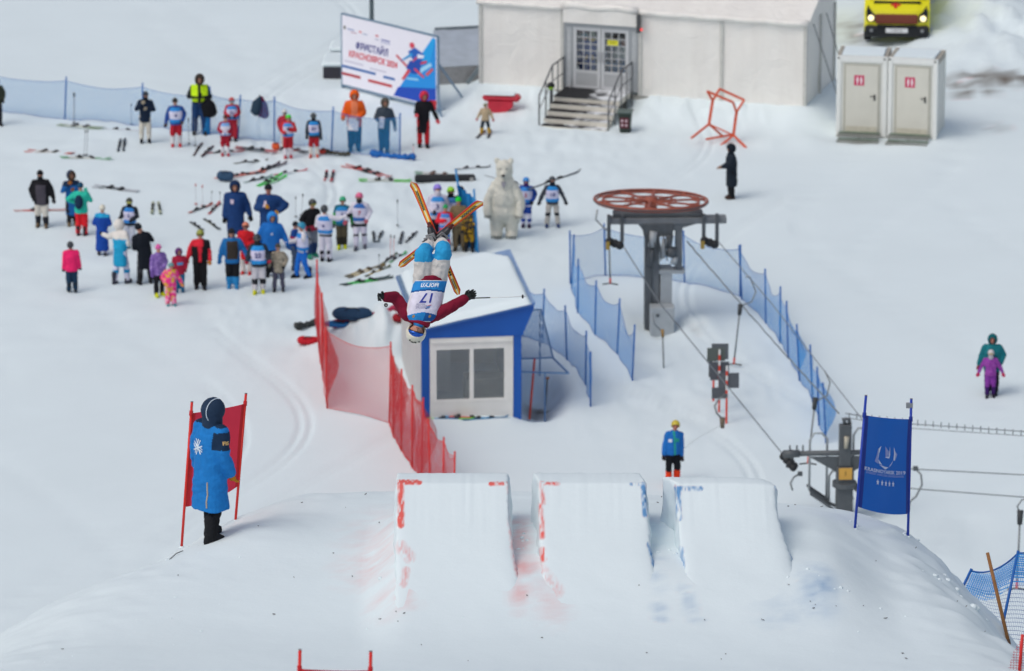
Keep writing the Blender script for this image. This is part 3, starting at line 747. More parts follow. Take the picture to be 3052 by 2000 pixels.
# metal grating stair deck on the hut's far side
gr = thing('grate_ramp', 'blue steel grating landing on legs against the hut side', 'platform', hut.matrix_world @ Vector((0, 0, 0)), R(7.0)); gr.location = H0+Matrix.Rotation(R(7), 3, 'Z') @ Vector((HW+.06, .6, 0))
GRT = net_material('steel_grating', '93aecb', .06, .36)
def uvsheet(name, vs, fs, m_, parent, uvs):
    me = bpy.data.meshes.new(name); me.from_pydata(vs, [], fs); ul = me.uv_layers.new(name='UVMap')
    ul.data.foreach_set('uv', [c for l in me.loops for c in uvs[l.vertex_index]]); me.materials.append(m_); return link(name, me, parent)
uvsheet('grating', [(0, 1.2, 1.05), (.95, 1.2, 1.05), (.95, 3.6, 1.62), (0, 3.6, 1.62)], [(0, 1, 2, 3)], GRT, gr, [(0, 0), (.95, 0), (.95, 2.5), (0, 2.5)])
FR = mat('frame_blue', '5f86b4', rough=.5)
for a, b in (((0, 1.2, 1.04), (.95, 1.2, 1.04)), ((.95, 1.2, 1.04), (.95, 3.6, 1.61)), ((0, 1.2, 1.04), (0, 3.6, 1.61)), ((0, 3.6, 1.6), (.95, 3.6, 1.6)), ((0, .2, 1.0), (1.2, .2, .92)), ((0, .2, .98), (0, 1.2, 1.03)), ((1.2, .2, .92), (.95, 1.2, 1.03))):
    m = MB(); m.bar(a, b, .035); m.build('frame_bar', FR, gr)
for x, y, h in ((.62, .22, .95), (.92, 3.55, 1.6)):
    m = MB(); m.bar((x, y, -.6), (x, y, h), .035); m.build('leg', FR, gr)

# ================================================================== marquee
TW = mat('marquee_fabric', 'd9d9d4', rough=.55, noise=.0)
def marquee_mat():
    m = bpy.data.materials.new('marquee_pvc'); m.use_nodes = True; nt = m.node_tree; b = nt.nodes['Principled BSDF']; b.inputs['Roughness'].default_value = .5
    tc = nt.nodes.new('ShaderNodeTexCoord'); mp = nt.nodes.new('ShaderNodeMapping'); mp.inputs['Scale'].default_value = (1.6, 1, .25)
    n = nt.nodes.new('ShaderNodeTexNoise'); n.inputs['Scale'].default_value = 1.3; n.inputs['Detail'].default_value = 5; n.inputs['Roughness'].default_value = .62
    cr = nt.nodes.new('ShaderNodeValToRGB'); cr.color_ramp.elements[0].position = .32; cr.color_ramp.elements[0].color = (.83, .81, .765, 1); cr.color_ramp.elements[1].position = .58; cr.color_ramp.elements[1].color = (.885, .87, .825, 1)
    nt.links.new(tc.outputs['Object'], mp.inputs[0]); nt.links.new(mp.outputs[0], n.inputs['Vector']); nt.links.new(n.outputs['Fac'], cr.inputs[0]); nt.links.new(cr.outputs[0], b.inputs['Base Color'])
    n2 = nt.nodes.new('ShaderNodeTexNoise'); n2.inputs['Scale'].default_value = 1.6; n2.inputs['Detail'].default_value = 3; n2.inputs['Distortion'].default_value = 1.5
    bp = nt.nodes.new('ShaderNodeBump'); bp.inputs['Strength'].default_value = .5; bp.inputs['Distance'].default_value = .10
    nt.links.new(tc.outputs['Object'], n2.inputs['Vector']); nt.links.new(n2.outputs['Fac'], bp.inputs['Height']); nt.links.new(bp.outputs[0], b.inputs['Normal'])
    tl = nt.nodes.new('ShaderNodeBsdfTranslucent'); nt.links.new(cr.outputs[0], tl.inputs['Color']); mx = nt.nodes.new('ShaderNodeMixShader'); mx.inputs[0].default_value = .10
    nt.links.new(b.outputs[0], mx.inputs[1]); nt.links.new(tl.outputs[0], mx.inputs[2]); nt.links.new(mx.outputs[0], nt.nodes['Material Output'].inputs[0])
    return m
PVC = marquee_mat(); ALU = mat('aluminium', 'a9adb0', rough=.4, metal=.5, noise=.06)
T0 = on_z(1433, 246, TENT_Z); T1 = on_z(2398, 318, TENT_Z)
TA = math.atan2(T1.y-T0.y, T1.x-T0.x); TL = (T1-T0).length; TH = 2.44; TB = .06
tent = thing('event_marquee', 'dirty white marquee with glazed double doors and fabric walls', 'marquee', T0, TA)
def wall_sheet(x0, x1, z0, z1, y=0.0, amp=.03, mt=PVC, name='wall_panel', ax='x', parent=tent):
    nx_, nz_ = max(4, int((x1-x0)/.12)), max(3, int((z1-z0)/.15)); vs = []; fs = []
    for j in range(nz_+1):
        for i in range(nx_+1):
            x = x0+(x1-x0)*i/nx_; z = z0+(z1-z0)*j/nz_
            e = min(i, nx_-i, 3)/3*min(j, nz_-j, 2)/2
            d = y+amp*e*float(vnoise(np.array([x*1.3+y*9]), np.array([z*1.1]), 6)[0])*2
            vs.append((x, d, z) if ax == 'x' else (d, x, z))
    for j in range(nz_):
        for i in range(nx_): k = j*(nx_+1)+i; fs.append((k, k+1, k+nx_+2, k+nx_+1))
    m = MB(); m.add(vs, fs); return m.build(name, mt, parent, smooth=True)
# door bay from photograph: x 1680..1905 of the front
def tx(px): return (on_z(px, 246+(px-1433)*.0746, TENT_Z)-T0).length
dx0, dx1 = tx(1682), tx(1902)
wall_sheet(0, dx0, TB-.1, TH); wall_sheet(dx1, (dx1+TL)/2, TB-.1, TH); wall_sheet((dx1+TL)/2+.02, TL, TB-.1, TH)
wall_sheet(dx0, dx1, TB+2.0, TH+.12, y=-.16, amp=.09, name='door_canopy')
m = MB(); m.box((-.05, .02, -.75), (TL+.1, 3.3, TB-.105)); m.build('floor_deck', mat('deck_concrete', 'a8a69f', noise=.2), tent)
m = MB(); m.box((TL-.30, -.22, -.75), (TL+.30, .5, -.05), bev=.02); m.build('ballast_block', mat('ballast_concrete', 'b4b2ab', noise=.2), tent)
wall_sheet(.0, 3.3, TB-.1, TH, y=TL, ax='y'); wall_sheet(.0, 3.3, TB-.1, TH, y=0, ax='y')
wall_sheet(0, TL, TB-.1, TH, y=3.3)
for x in (.0, dx0-.06, dx1+.06, (dx1+TL)/2+.01, TL):
    m = MB(); m.box((x-.05, -.05, 0), (x+.05, .05, TH)); m.build('upright', mat('upright_pale', 'c4c4bf', rough=.5), tent)
for y in (1.65, 3.3):
    m = MB(); m.box((TL-.02, y-.05, 0), (TL+.06, y+.05, TH)); m.build('upright', mat('upright_pale', 'c4c4bf', rough=.5), tent)
# rolled eave and roof sheets
m = MB(); m.tube([(-.1+k*(dx0+.1)/10, -.05, TH+.03+.012*math.sin(k*2.1)) for k in range(11)], .085, seg=10); m.build('eave_roll', PVC, tent, smooth=True)
m = MB(); m.tube([(dx0+k*(dx1-dx0)/8, -.12, TH+.13+.03*math.sin(k*1.4)) for k in range(9)], .11, seg=10); m.build('eave_roll', PVC, tent, smooth=True)
m = MB(); m.tube([(dx1+k*(TL+.1-dx1)/16, -.05, TH+.05+.015*math.sin(k*1.7)) for k in range(17)], .095, seg=10); m.build('eave_roll', PVC, tent, smooth=True)
nx_, ny_ = 60, 24; vs = []; fs = []
for j in range(ny_+1):
    for i in range(nx_+1):
        x = -.1+(TL+.2)*i/nx_; y = -.03+3.36*j/ny_; bay = abs(math.sin(math.pi*(x-dx1)/((TL-dx1)/2)))
        z = TH+.08+(1.65-abs(y-1.65))*.42-.05*bay+.04*float(vnoise(np.array([x*.9]), np.array([y*.9]), 9)[0]); vs.append((x, y, z))
for j in range(ny_):
    for i in range(nx_): k = j*(nx_+1)+i; fs.append((k, k+1, k+nx_+2, k+nx_+1))
m = MB(); m.add(vs, fs); m.build('roof', PVC, tent, smooth=True)
m = MB(); m.poly([(TL+.03, 0, TH+.02), (TL+.03, 3.3, TH+.02), (TL+.03, 1.65, TH+.72)], (.02, 0, 0)); m.build('gable', PVC, tent)
m = MB(); m.box((dx1+.02, -.30, TH-.52), (dx1+.12, -.18, TH+.02)); m.build('heater_box', mat('dark_box', '4a4c4f'), tent)
m = MB(); m.ellipsoid((dx1+.16, -.24, TH-.42), (.035, .035, .035)); m.build('red_lamp', mat('lamp_red', 'ff4040', emit=((1, .05, .04), 1.5)), tent)
# guy ropes on the end wall
for y0_, y1_ in ((.7, 1.6), (2.2, 2.8)):
    m = MB(); m.tube([(TL+.05, y0_, TH-.1), (TL+.75, y1_, -.5)], .014, seg=6); m.build('guy_rope', mat('rope_grey', '6a6e70'), tent)
# double door with small panes
DG = glass_material('door_glass', (.90, .92, .93), .90)
dw = (dx1-dx0); dz0, dz1 = TB, TB+2.0; fm = MB()
for x in (dx0, dx0+dw*.09, dx1-dw*.09-.07, dx1-.07): fm.box((x, -.05, dz0), (x+.07, .03, dz1))
fm.box((dx0+.07, -.045, dz1-.14), (dx1-.07, .03, dz1-.002)); fm.build('door_frame', ALU, tent)
for x_, ww in ((dx0+.07, dw*.09-.07), (dx1-dw*.09, dw*.09-.07)):
    m = MB(); m.box((x_, -.03, dz0), (x_+ww, .0, dz1-.15)); m.build('side_panel', mat('alu_panel', 'b7bbbd', rough=.4), tent)
lx0 = dx0+dw*.09+.07; lx1 = dx1-dw*.09-.07; cx = (lx0+lx1)/2
panes = None
for a, b in ((lx0+.01, cx-.01), (cx+.01, lx1-.01)):
    dd = thing('door', None, None, (a, -.02, dz0)); dd.parent = tent; W = b-a
    fr_ = MB()
    fr_.box((0, -.03, .02), (.10, .03, 1.86)); fr_.box((W-.10, -.03, .02), (W, .03, 1.86)); fr_.box((.10, -.03, 1.76), (W-.10, .03, 1.86)); fr_.box((.10, -.03, .02), (W-.10, .03, .10)); fr_.box((.10, -.03, .48), (W-.10, .03, .56))
    fr_.build('door_leaf', mat('door_alu', 'c3c6c8', rough=.4, noise=.05), dd)
    m = MB(); m.box((.10, -.015, .10), (W-.10, .015, .48)); m.build('kick_panel', mat('kick_grey', 'a9acae', rough=.45, noise=.06), dd)
    pw = (W-.20)/3; ph = 1.20/6
    for i in range(3):
        for j in range(6):
            m = MB(); m.box((.10+i*pw+.012, -.004, .56+j*ph+.01), (.10+(i+1)*pw-.012, .004, .56+(j+1)*ph-.01)); m.build('pane', DG, dd)
    for i in (1, 2):
        m = MB(); m.box((.10+i*pw-.012, -.014, .56), (.10+i*pw+.012, .014, 1.76)); m.build('glazing_bar', mat('door_alu', 'c3c6c8'), dd)
    for j in range(1, 6):
        m = MB(); m.box((.10, -.017, .56+j*ph-.010), (W-.10, .017, .56+j*ph+.010)); m.build('glazing_bar', mat('door_alu', 'c3c6c8'), dd)
    if a > cx:
        m = MB(); m.box((.20, -.045, 1.38), (.52, -.038, 1.53)); m.build('paper_notice', mat('yellow_paper', 'e6e23c', rough=.7, noise=.03), dd)
        m = MB(); m.box((.25, -.048, 1.47), (.47, -.0455, 1.482)); m.box((.25, -.048, 1.44), (.45, -.0455, 1.452)); m.build('print_line', mat('print_dark', '6a6a30'), dd)
    m = MB(); hx = W-.05 if a < cx else .05
    m.tube([(hx, -.03, .85), (hx, -.08, .87), (hx, -.08, 1.13), (hx, -.03, 1.15)], .012, seg=6); m.build('handle', ALU, dd)
m = MB(); m.box((dx0-.5, 2.7, TB), (dx1+.5, 2.75, 2.6)); m.build('inner_partition', mat('dark_partition', '2c2c30'), tent)
# entrance steps
st = thing('entrance_steps', 'snowy wooden entrance steps with black mats and grey handrails', 'steps', tent.location+Matrix.Rotation(TA, 3, 'Z') @ Vector(((dx0+dx1)/2-.08, 0, 0)), TA)
SW = 2.0; nst = 4; riser = TB*1.12/1.0
tops_ = [.30, .225, .15, .075]
MATB = None
def mat_snowy():
    m = bpy.data.materials.new('snowy_rubber_mat'); m.use_nodes = True; nt = m.node_tree; b = nt.nodes['Principled BSDF']; b.inputs['Roughness'].default_value = .9
    tc = nt.nodes.new('ShaderNodeTexCoord'); n = nt.nodes.new('ShaderNodeTexNoise'); n.inputs['Scale'].default_value = 2.4; n.inputs['Detail'].default_value = 6
    gx = nt.nodes.new('ShaderNodeSeparateXYZ'); nt.links.new(tc.outputs['Object'], gx.inputs[0]); nt.links.new(tc.outputs['Object'], n.inputs['Vector'])
    mul = nt.nodes.new('ShaderNodeMath'); mul.operation = 'MULTIPLY_ADD'; mul.inputs[1].default_value = .16; nt.links.new(gx.outputs[0], mul.inputs[0]); nt.links.new(n.outputs['Fac'], mul.inputs[2])
    cr = nt.nodes.new('ShaderNodeValToRGB'); cr.color_ramp.elements[0].position = .50; cr.color_ramp.elements[0].color = (.012, .013, .016, 1); cr.color_ramp.elements[1].position = .68; cr.color_ramp.elements[1].color = (.72, .75, .78, 1)
    nt.links.new(mul.outputs[0], cr.inputs[0]); nt.links.new(cr.outputs[0], b.inputs['Base Color']); return m
SM = mat_snowy()
CRW = mat('step_cream', 'd8d4c8', noise=.12)
m = MB(); m.box((-SW/2, -1.25, TB-.16), (SW/2, -.06, TB)); m.build('landing', CRW, st)
m = MB(); m.box((-SW/2, -1.27, TB+.001), (SW/2, -.06, TB+.02)); m.build('mat', SM, st)
for k in range(4):
    y1_ = -1.25-.30*k; zt = TB-.005-.16*(k+1)*.0; 
rise = .155; zl_ = TB
# the ground falls away in front of the marquee, so the flight goes below its deck
for k in range(1, 5):
    zt = TB-.145*k
    m = MB(); m.box((-SW/2, -1.25-.33*k, zt-.155), (SW/2, -1.252-.33*(k-1), zt)); m.build('step', CRW, st)
    m = MB(); m.box((-SW/2+.02, -1.25-.33*k+.01, zt+.001), (SW/2-.02, -1.255-.33*(k-1), zt+.015)); m.build('mat', SM, st)
RAIL = mat('rail_grey', '66686b', rough=.45, metal=.3)
for sx in (-1, 1):
    x = sx*(SW/2+.06); hr_ = thing('handrail', None, None, (x, 0, 0)); hr_.parent = st
    m = MB(); m.tube([(0, -.08, TB+.92), (0, -1.2, TB+.92), (0, -2.5, TB+.30), (0, -2.5, -.75)], .026, seg=8); m.build('rail', RAIL, hr_, smooth=True)
    for y, zb, zt in ((-.10, -.3, TB+.92), (-.65, -.4, TB+.92), (-1.2, -.5, TB+.92), (-1.85, -.5, TB+.61)):
        m = MB(); m.tube([(0, y, zb-.2), (0, y, zt)], .022, seg=8); m.build('baluster', RAIL, hr_, smooth=True)
    m = MB(); m.tube([(0, -.1, TB+.45), (0, -1.2, TB+.45), (0, -2.5, TB-.12)], .016, seg=8); m.build('mid_rail', RAIL, hr_, smooth=True)

# ================================================================== toilet cabins
CAB = mat('cabin_white', 'd9dad3', rough=.5, noise=.06, nscale=3); CABD = mat('cabin_door', 'd3d1c5', rough=.5, noise=.06, nscale=2)
CFR = mat('cabin_frame', 'e4e6e2', rough=.45, noise=.04)
def cabin(label, pl, pr, rz, depth=1.35, hh=2.42, sidecol=CAB):
    a = on_ground(*pl); b = on_ground(*pr); W = (b-a).length; z0 = min(a.z, b.z)
    root = thing('toilet_cabin', label, 'toilet', (a.x, a.y, z0), math.atan2(b.y-a.y, b.x-a.x)+rz, 'portable toilet cabins')
    for (lo, hi) in (((.03, .05, .05), (.06, depth-.03, hh-.05)), ((W-.06, .05, .05), (W-.03, depth-.03, hh-.05)), ((.06, depth-.06, .05), (W-.06, depth-.03, hh-.05))):
        m = MB(); m.box(lo, hi); m.build('wall', sidecol, root)
    m = MB(); m.box((.0, .0, 0), (W, depth, .05)); m.build('base', mat('cabin_base', 'b9bab4'), root)
    for x, y in ((0, 0), (W-.13, 0), (0, depth-.1), (W-.13, depth-.1)):
        m = MB(); m.box((x, y, .05), (x+.13, y+.10, hh), bev=.012); m.build('corner_post', CFR, root)
        m = MB(); m.box((x+.02, y-.004, hh-.09), (x+.07, y+.0, hh-.03)); m.build('corner_casting', mat('hole_dark', '2a2826'), root)
    for y_ in (0, depth-.1): m = MB(); m.box((.13, y_, hh-.17), (W-.13, y_+.1, hh)); m.build('top_beam', CFR, root)
    for x in (0.0, W-.10): m = MB(); m.box((x, .1, hh-.17), (x+.10, depth-.1, hh)); m.build('top_beam', mat('beam_dirty', 'a8a296', noise=.25), root)
    m = MB(); m.box((.10, .1, hh-.06), (W-.10, depth-.1, hh-.02)); m.build('roof', mat('cabin_roof', '9aa0a3'), root)
    m = MB(); m.box((.12, .12, hh-.02), (W-.12, depth-.14, hh+.03), bev=.03); m.build('roof_snow', SNOW, root)
    m = MB(); m.box((.13, .03, .05), (W-.13, .06, hh-.17)); m.build('front_panel', CAB, root)
    dw_ = W*.64; dx = (W-dw_)/2; dd = thing('door', None, None, (dx, .02, .14)); dd.parent = root
    m = MB(); m.box((0, -.02, 0), (dw_, .0, hh-.42), bev=.008); m.build('door_leaf', CABD, dd)
    m = MB(); fz = hh-.42
    for (lo, hi) in (((-.06, -.012, -.02), (-.005, .0, fz+.05)), ((dw_+.005, -.012, -.02), (dw_+.06, .0, fz+.05)), ((-.005, -.012, fz+.005), (dw_+.005, .0, fz+.05))): m.box(lo, hi)
    m.build('door_frame', mat('door_trim', 'b9b7aa', noise=.08), dd)
    m = MB(); m.box((.02, -.028, .02), (dw_-.02, -.021, .2)); m.build('kick_plate', mat('kick_cream', 'c9c4b2', noise=.15), dd)
    m = MB(); m.box((dw_-.12, -.03, .98), (dw_-.07, -.021, 1.16)); m.tube([(dw_-.095, -.03, 1.11), (dw_-.095, -.07, 1.11), (dw_-.22, -.07, 1.11)], .013, seg=6); m.build('handle', mat('handle_black', '26272a'), dd)
    m = MB(); s0 = dw_*.42; m.box((s0-.15, -.026, 1.42), (s0+.14, -.021, 1.72)); sg = m.build('sign', mat('sign_magenta', 'cc3160', noise=.03), dd)
    m = MB()
    for k in (-1, 1):
        m.ellipsoid((s0+k*.055, -.029, 1.66), (.02, .003, .02), seg=8, rings=5); m.box((s0+k*.055-.026, -.031, 1.53), (s0+k*.055+.026, -.0265, 1.635)); m.box((s0+k*.055-.016, -.031, 1.46), (s0+k*.055+.016, -.0265, 1.53))
    m.build('pictogram', mat('white_print', 'f0eef0', noise=.0), dd)
    for k, (y0_, z) in enumerate(((-.34, .10), (-.66, -.02))):
        stp = thing('step', None, None, (W*.05, y0_, z)); stp.parent = root
        sw_ = W*.84; uvsheet('tread_grid', [(0, 0, .05), (sw_, 0, .05), (sw_, .28, .05), (0, .28, .05)], [(0, 1, 2, 3)], net_material('tread_%d_%d' % (k, int(W*100)), '70776f', .04, .3), stp, [(0, 0), (sw_, 0), (sw_, .28), (0, .28)])
        m = MB(); m.box((0, -.02, .0), (sw_, .0, .06)); m.box((0, .28, 0), (sw_, .30, .06)); m.build('tread_edge', mat('step_metal', '9a9b96', metal=.3, noise=.15), stp)
        m = MB()
        for x in (.05, sw_*.5, sw_-.08): m.box((x, .0, -.25), (x+.03, .03, 0))
        m.build('step_leg', mat('step_metal', '9a9b96'), stp)
        m = MB(); m.box((.03, .302, .02), (sw_-.03, .325, .075)); m.build('green_strip', mat('green_strip', '3f7350'), stp)
    return root
cabin('white toilet cabin whose sign stands nearer the marquee', (2491, 408), (2641, 412), R(0))
cabin('white toilet cabin with one long side wall open to view', (2643, 413), (2791, 417), R(0))

# ================================================================== ambulance
amb_p = on_ground(2672, 138)
amb = thing('ambulance', 'yellow ambulance van with lit headlights and brown radiator cover', 'van', amb_p, R(-4))
YEL = mat('ambulance_yellow', 'e8e010', rough=.3, noise=.03, spec=.6); BLKP = mat('van_black', '17191d', rough=.5, noise=.1)
VW = 2.02
# side profile (y back, z up), front at y=0 facing the camera
pf = [(.10, .42), (.0, .55), (.0, .95), (.06, 1.12), (.55, 1.34), (1.30, 2.18), (1.55, 2.45), (5.6, 2.55), (5.75, 2.3), (5.75, .42)]
vs = []; fs = []; nP = len(pf); cols_ = [-1.0, -.93, -.6, 0, .6, .93, 1.0]
for c in cols_:
    for (y, z) in pf:
        inset = (.10 if abs(c) > .95 else 0)
        tap = 1-.09*max(0, (z-1.2)/1.3)
        yy = y+(.16*abs(c)**3 if y < 1 else 0)
        vs.append((c*VW/2*tap, yy+(.06 if abs(c) > .95 and y < .3 else 0), z-(.03 if abs(c) > .95 and z > 2.3 else 0)))
for i in range(len(cols_)-1):
    for j in range(nP-1): k = i*nP+j; fs.append((k, k+1, k+nP+1, k+nP))
fs.append(tuple(range(nP))); fs.append(tuple((len(cols_)-1)*nP+j for j in range(nP))[::-1])
m = MB(); m.add(vs, fs); m.build('body', YEL, amb, smooth=False)
m = MB(); m.box((-VW/2+.02, -.06, .30), (VW/2-.02, .22, .66), bev=.07); m.build('bumper', BLKP, amb)
m = MB(); m.box((-.62, -.085, .60), (.62, -.02, .70), bev=.02); m.build('lower_grille', mat('grille_black', '0c0d10'), amb)
m = MB(); m.box((-.66, -.035, .72), (.64, .03, 1.03), bev=.03); m.build('radiator_cover', mat('quilt_brown', '7a3f30', rough=.8, noise=.15, nscale=20, bump=.5, bscale=40), amb)
m = MB(); m.box((-.34, -.09, .46), (.34, -.075, .60), bev=.004); pl = m.build('number_plate', mat('plate_white', 'dfe0e0', noise=.02), amb)
v_, f_ = text_mesh('C 824 TK', .085); m = MB(); m.add([(p.x, -.094+p.z, .53+p.y) for p in v_], f_); m.build('plate_text', mat('plate_black', '1a1a1c'), pl)
for sx in (-1, 1):
    hd = thing('headlight', None, None, (sx*.80, .02, .92)); hd.parent = amb
    m = MB(); m.poly([(-.14*1, -.02, -.13), (.13, -.02+.03, -.11), (.15, .03, .12), (.10*1, .06, .36), (-.02, .04, .16), (-.13, -.02, .08)] if sx > 0 else [(.14, -.02, -.13), (-.13, .01, -.11), (-.15, .03, .12), (-.10, .06, .36), (.02, .04, .16), (.13, -.02, .08)], (0, .10, 0)); m.build('lens', mat('lamp_housing', '23262b', rough=.2), hd)
    m = MB(); m.ellipsoid((sx*-.0, -.03, -.02), (.095, .03, .095)); m.build('bulb', mat('headlight_on', 'ffe9b8', emit=((1.0, .80, .45), 1.3)), hd)
    m = MB(); m.ellipsoid((sx*.78, -.055, .52), (.055, .03, .055)); m.build('fog_lamp', mat('fog_glass', '8a8d90', rough=.15), amb)
    m = MB(); m.box((sx*1.05-.10 if sx > 0 else -1.28, .95, 1.35), (1.28 if sx > 0 else -.95, 1.10, 1.75), bev=.04); m.build('mirror', BLKP, amb)
    for y in (1.0, 4.5):
        wl = thing('wheel', None, None, (sx*.90, y, .33)); wl.parent = amb
        m = MB(); m.tube([(-.11, 0, 0), (-.09, 0, 0), (.09, 0, 0), (.11, 0, 0)], [.30, .345, .345, .30], seg=24); m.build('tyre', mat('tyre', '15161a', rough=.9), wl)
        m = MB(); m.tube([(sx*.105, 0, 0), (sx*.118, 0, 0)], .2, seg=18); m.build('rim', metal('85888b'), wl)
m = MB(); m.poly([(-.86, .62, 1.385), (.86, .62, 1.385), (.80, 1.27, 2.12), (-.80, 1.27, 2.12)], (0, -.012, .012)); m.build('windscreen', mat('screen_dark', '10161c', rough=.08, spec=.8), amb)
m = MB(); m.box((-.72, .40, 1.27), (.72, .56, 1.325)); m.build('hood_vent', BLKP, amb)
m = MB(); q = .11
crs = MB()
for (a, b) in ((( -.15, .28), (.15, .36)), ((-.045, .16), (.045, .47))):
    crs.poly([(a[0]-.05, a[1], 1.12+(a[1]-.06)*.449+.012), (b[0]-.05, a[1], 1.12+(a[1]-.06)*.449+.012), (b[0]-.05, b[1], 1.12+(b[1]-.06)*.449+.012), (a[0]-.05, b[1], 1.12+(b[1]-.06)*.449+.012)], (0, -.003, .006 if a[0] < -.1 else .009))
crs.build('red_cross', mat('cross_red', 'd02020', noise=.02), amb)
# ================================================================== lift return station
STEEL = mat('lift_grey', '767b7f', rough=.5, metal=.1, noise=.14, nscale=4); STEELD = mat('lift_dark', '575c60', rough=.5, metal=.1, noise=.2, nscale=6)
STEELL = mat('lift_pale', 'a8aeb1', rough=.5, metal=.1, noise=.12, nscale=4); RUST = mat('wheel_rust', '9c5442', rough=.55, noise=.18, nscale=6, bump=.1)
L0 = on_ground(1962, 985)
lift = thing('lift_station', 'grey drag-lift return station carrying a rust-red bull wheel', 'ski lift', L0, R(2))
def lp(px, py, dy=0.0):            # lift-local point from a photograph pixel at the column's depth (+dy behind)
    d = ray(px, py); t = (L0.y+dy-CAM.y)/d.y; p = CAM+d*t-L0
    return Matrix.Rotation(R(-2), 3, 'Z') @ p
def zl(py): return lp(1962, py).z
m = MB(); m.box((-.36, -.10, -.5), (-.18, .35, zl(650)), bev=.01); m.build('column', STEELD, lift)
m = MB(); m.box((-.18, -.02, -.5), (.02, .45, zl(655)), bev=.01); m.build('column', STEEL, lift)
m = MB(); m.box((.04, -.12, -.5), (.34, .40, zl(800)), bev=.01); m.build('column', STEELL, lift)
m = MB(); m.box((-.24, -.55, -.55), (.38, -.13, zl(900)), bev=.02); bx_ = m.build('drive_box', STEELL, lift)
m = MB(); m.tube([(-.05, -.56, .55), (-.05, -.54, .55)], .05, seg=12); m.build('bolt_cover', STEELD, bx_)
m = MB(); m.box((.42, -.05, zl(806)), (.60, .2, zl(662)), bev=.01); m.build('side_column', STEEL, lift)
m = MB(); m.box((.0, -.15, zl(812)), (.66, .25, zl(802))); m.build('shelf_plate', STEELL, lift)
m = MB(); m.box((-.40, -.2, zl(700)), (.35, .45, zl(660)), bev=.02); m.build('head_block', STEELD, lift)
for (x, y, z, r_, l_, c_) in ((-.20, -.22, zl(705), .10, .4, STEELL), (.22, -.18, zl(715), .09, .35, STEELD), (.28, -.2, zl(745), .13, .22, STEELD), (-.24, -.2, zl(760), .09, .45, STEELD), (.08, -.2, zl(735), .07, .5, STEELL), (.36, -.22, zl(770), .08, .18, STEELL)):
    m = MB(); m.tube([(x, y, z-l_/2), (x+.05, y-.02, z+l_/2)], r_, seg=12); m.build('motor', c_, lift, smooth=True)
for k in range(5):
    m = MB(); p0 = Vector((-.3+.13*k, -.26, zl(690))); m.tube([p0, p0+Vector((.05, -.06, -.3)), p0+Vector((.02+.03*k, .0, -.7))], .018, seg=6); m.build('hose', STEELD, lift, smooth=True)
zb = zl(663)
m = MB(); m.box((-1.30, -.18, zb), (1.72, .16, zb+.16), bev=.015); m.build('cross_beam', STEEL, lift)
m = MB(); m.box((-1.18, -.10, zb+.165), (1.12, .30, zb+.27), bev=.015); m.build('cross_beam', STEELD, lift)
m = MB(); m.poly([(-.55, -.1, zb-.005), (1.0, -.1, zb-.005), (.35, -.1, zb-.20), (-.40, -.1, zb-.20)], (0, .2, 0)); m.build('gusset', STEEL, lift)
for sx, x0 in ((-1, -1.18), (1, 1.25)):
    for dx in (-.12, .22):
        m = MB(); m.box((x0+dx-.04, -.24, zb-.45), (x0+dx+.05, -.08, zb+.25), bev=.01); m.build('sheave_arm', STEELD, lift)
    for k in range(3):
        m = MB(); m.tube([(x0-.1+k*.13, -.30, zb-.42-.05*k), (x0-.1+k*.13, -.25, zb-.42-.05*k)], .11, seg=16); m.build('sheave', mat('rubber_dark', '2c2e31'), lift, smooth=True)
    m = MB(); m.box((x0-.2, -.34, zb-.62), (x0-.1, -.25, zb-.42)); m.build('switch_box', mat('yellow_box', 'a58b3d'), lift)
# bull wheel, tilted a touch to the camera
wc = lp(1940, 598, .35); wr = 1.455
wheel = thing('bull_wheel', None, None, wc, 0); wheel.parent = lift; wheel.rotation_euler = (R(-4.4), R(1.2), 0)
def ring(r, tube_r, z=0.0, seg=64, ts=8):
    m = MB(); vs = []; fs = []
    for i in range(seg):
        a = 2*math.pi*i/seg
        for j in range(ts):
            b = 2*math.pi*j/ts; rr = r+tube_r*math.cos(b); vs.append((rr*math.cos(a), rr*math.sin(a), z+tube_r*math.sin(b)))
    for i in range(seg):
        for j in range(ts): fs.append((i*ts+j, ((i+1) % seg)*ts+j, ((i+1) % seg)*ts+(j+1) % ts, i*ts+(j+1) % ts))
    m.add(vs, fs); return m
ring(wr, .028, .03).build('rim', RUST, wheel, smooth=True); ring(wr-.03, .026, -.035).build('rim', RUST, wheel, smooth=True); ring(wr-.22, .03).build('inner_ring', RUST, wheel, smooth=True)
ring(wr+.015, .018, 0).build('cable_loop', STEELD, wheel, smooth=True)
for k in range(10):
    a = 2*math.pi*(k+.3)/10; m = MB(); m.bar((.12*math.cos(a), .12*math.sin(a), 0), ((wr-.03)*math.cos(a), (wr-.03)*math.sin(a), 0), .055, .05); m.build('spoke', RUST, wheel)
m = MB(); m.tube([(0, 0, -.35), (0, 0, .10)], .16, seg=20); m.build('hub', RUST, wheel, smooth=True)
for k in range(10):
    a = 2*math.pi*(k+.8)/10; c_ = Vector((.93*math.cos(a), .93*math.sin(a), 0)); m = ring(.30, .022, 0, 24, 6); m.map(lambda v: v*1.0+c_); m.build('brace_ring', RUST, wheel, smooth=True)
m = MB(); m.tube([lp(1780, 625), lp(1776, 655), lp(1800, 680), lp(1815, 690)], .025, seg=8); m.build('guard_tube', STEELL, lift, smooth=True)

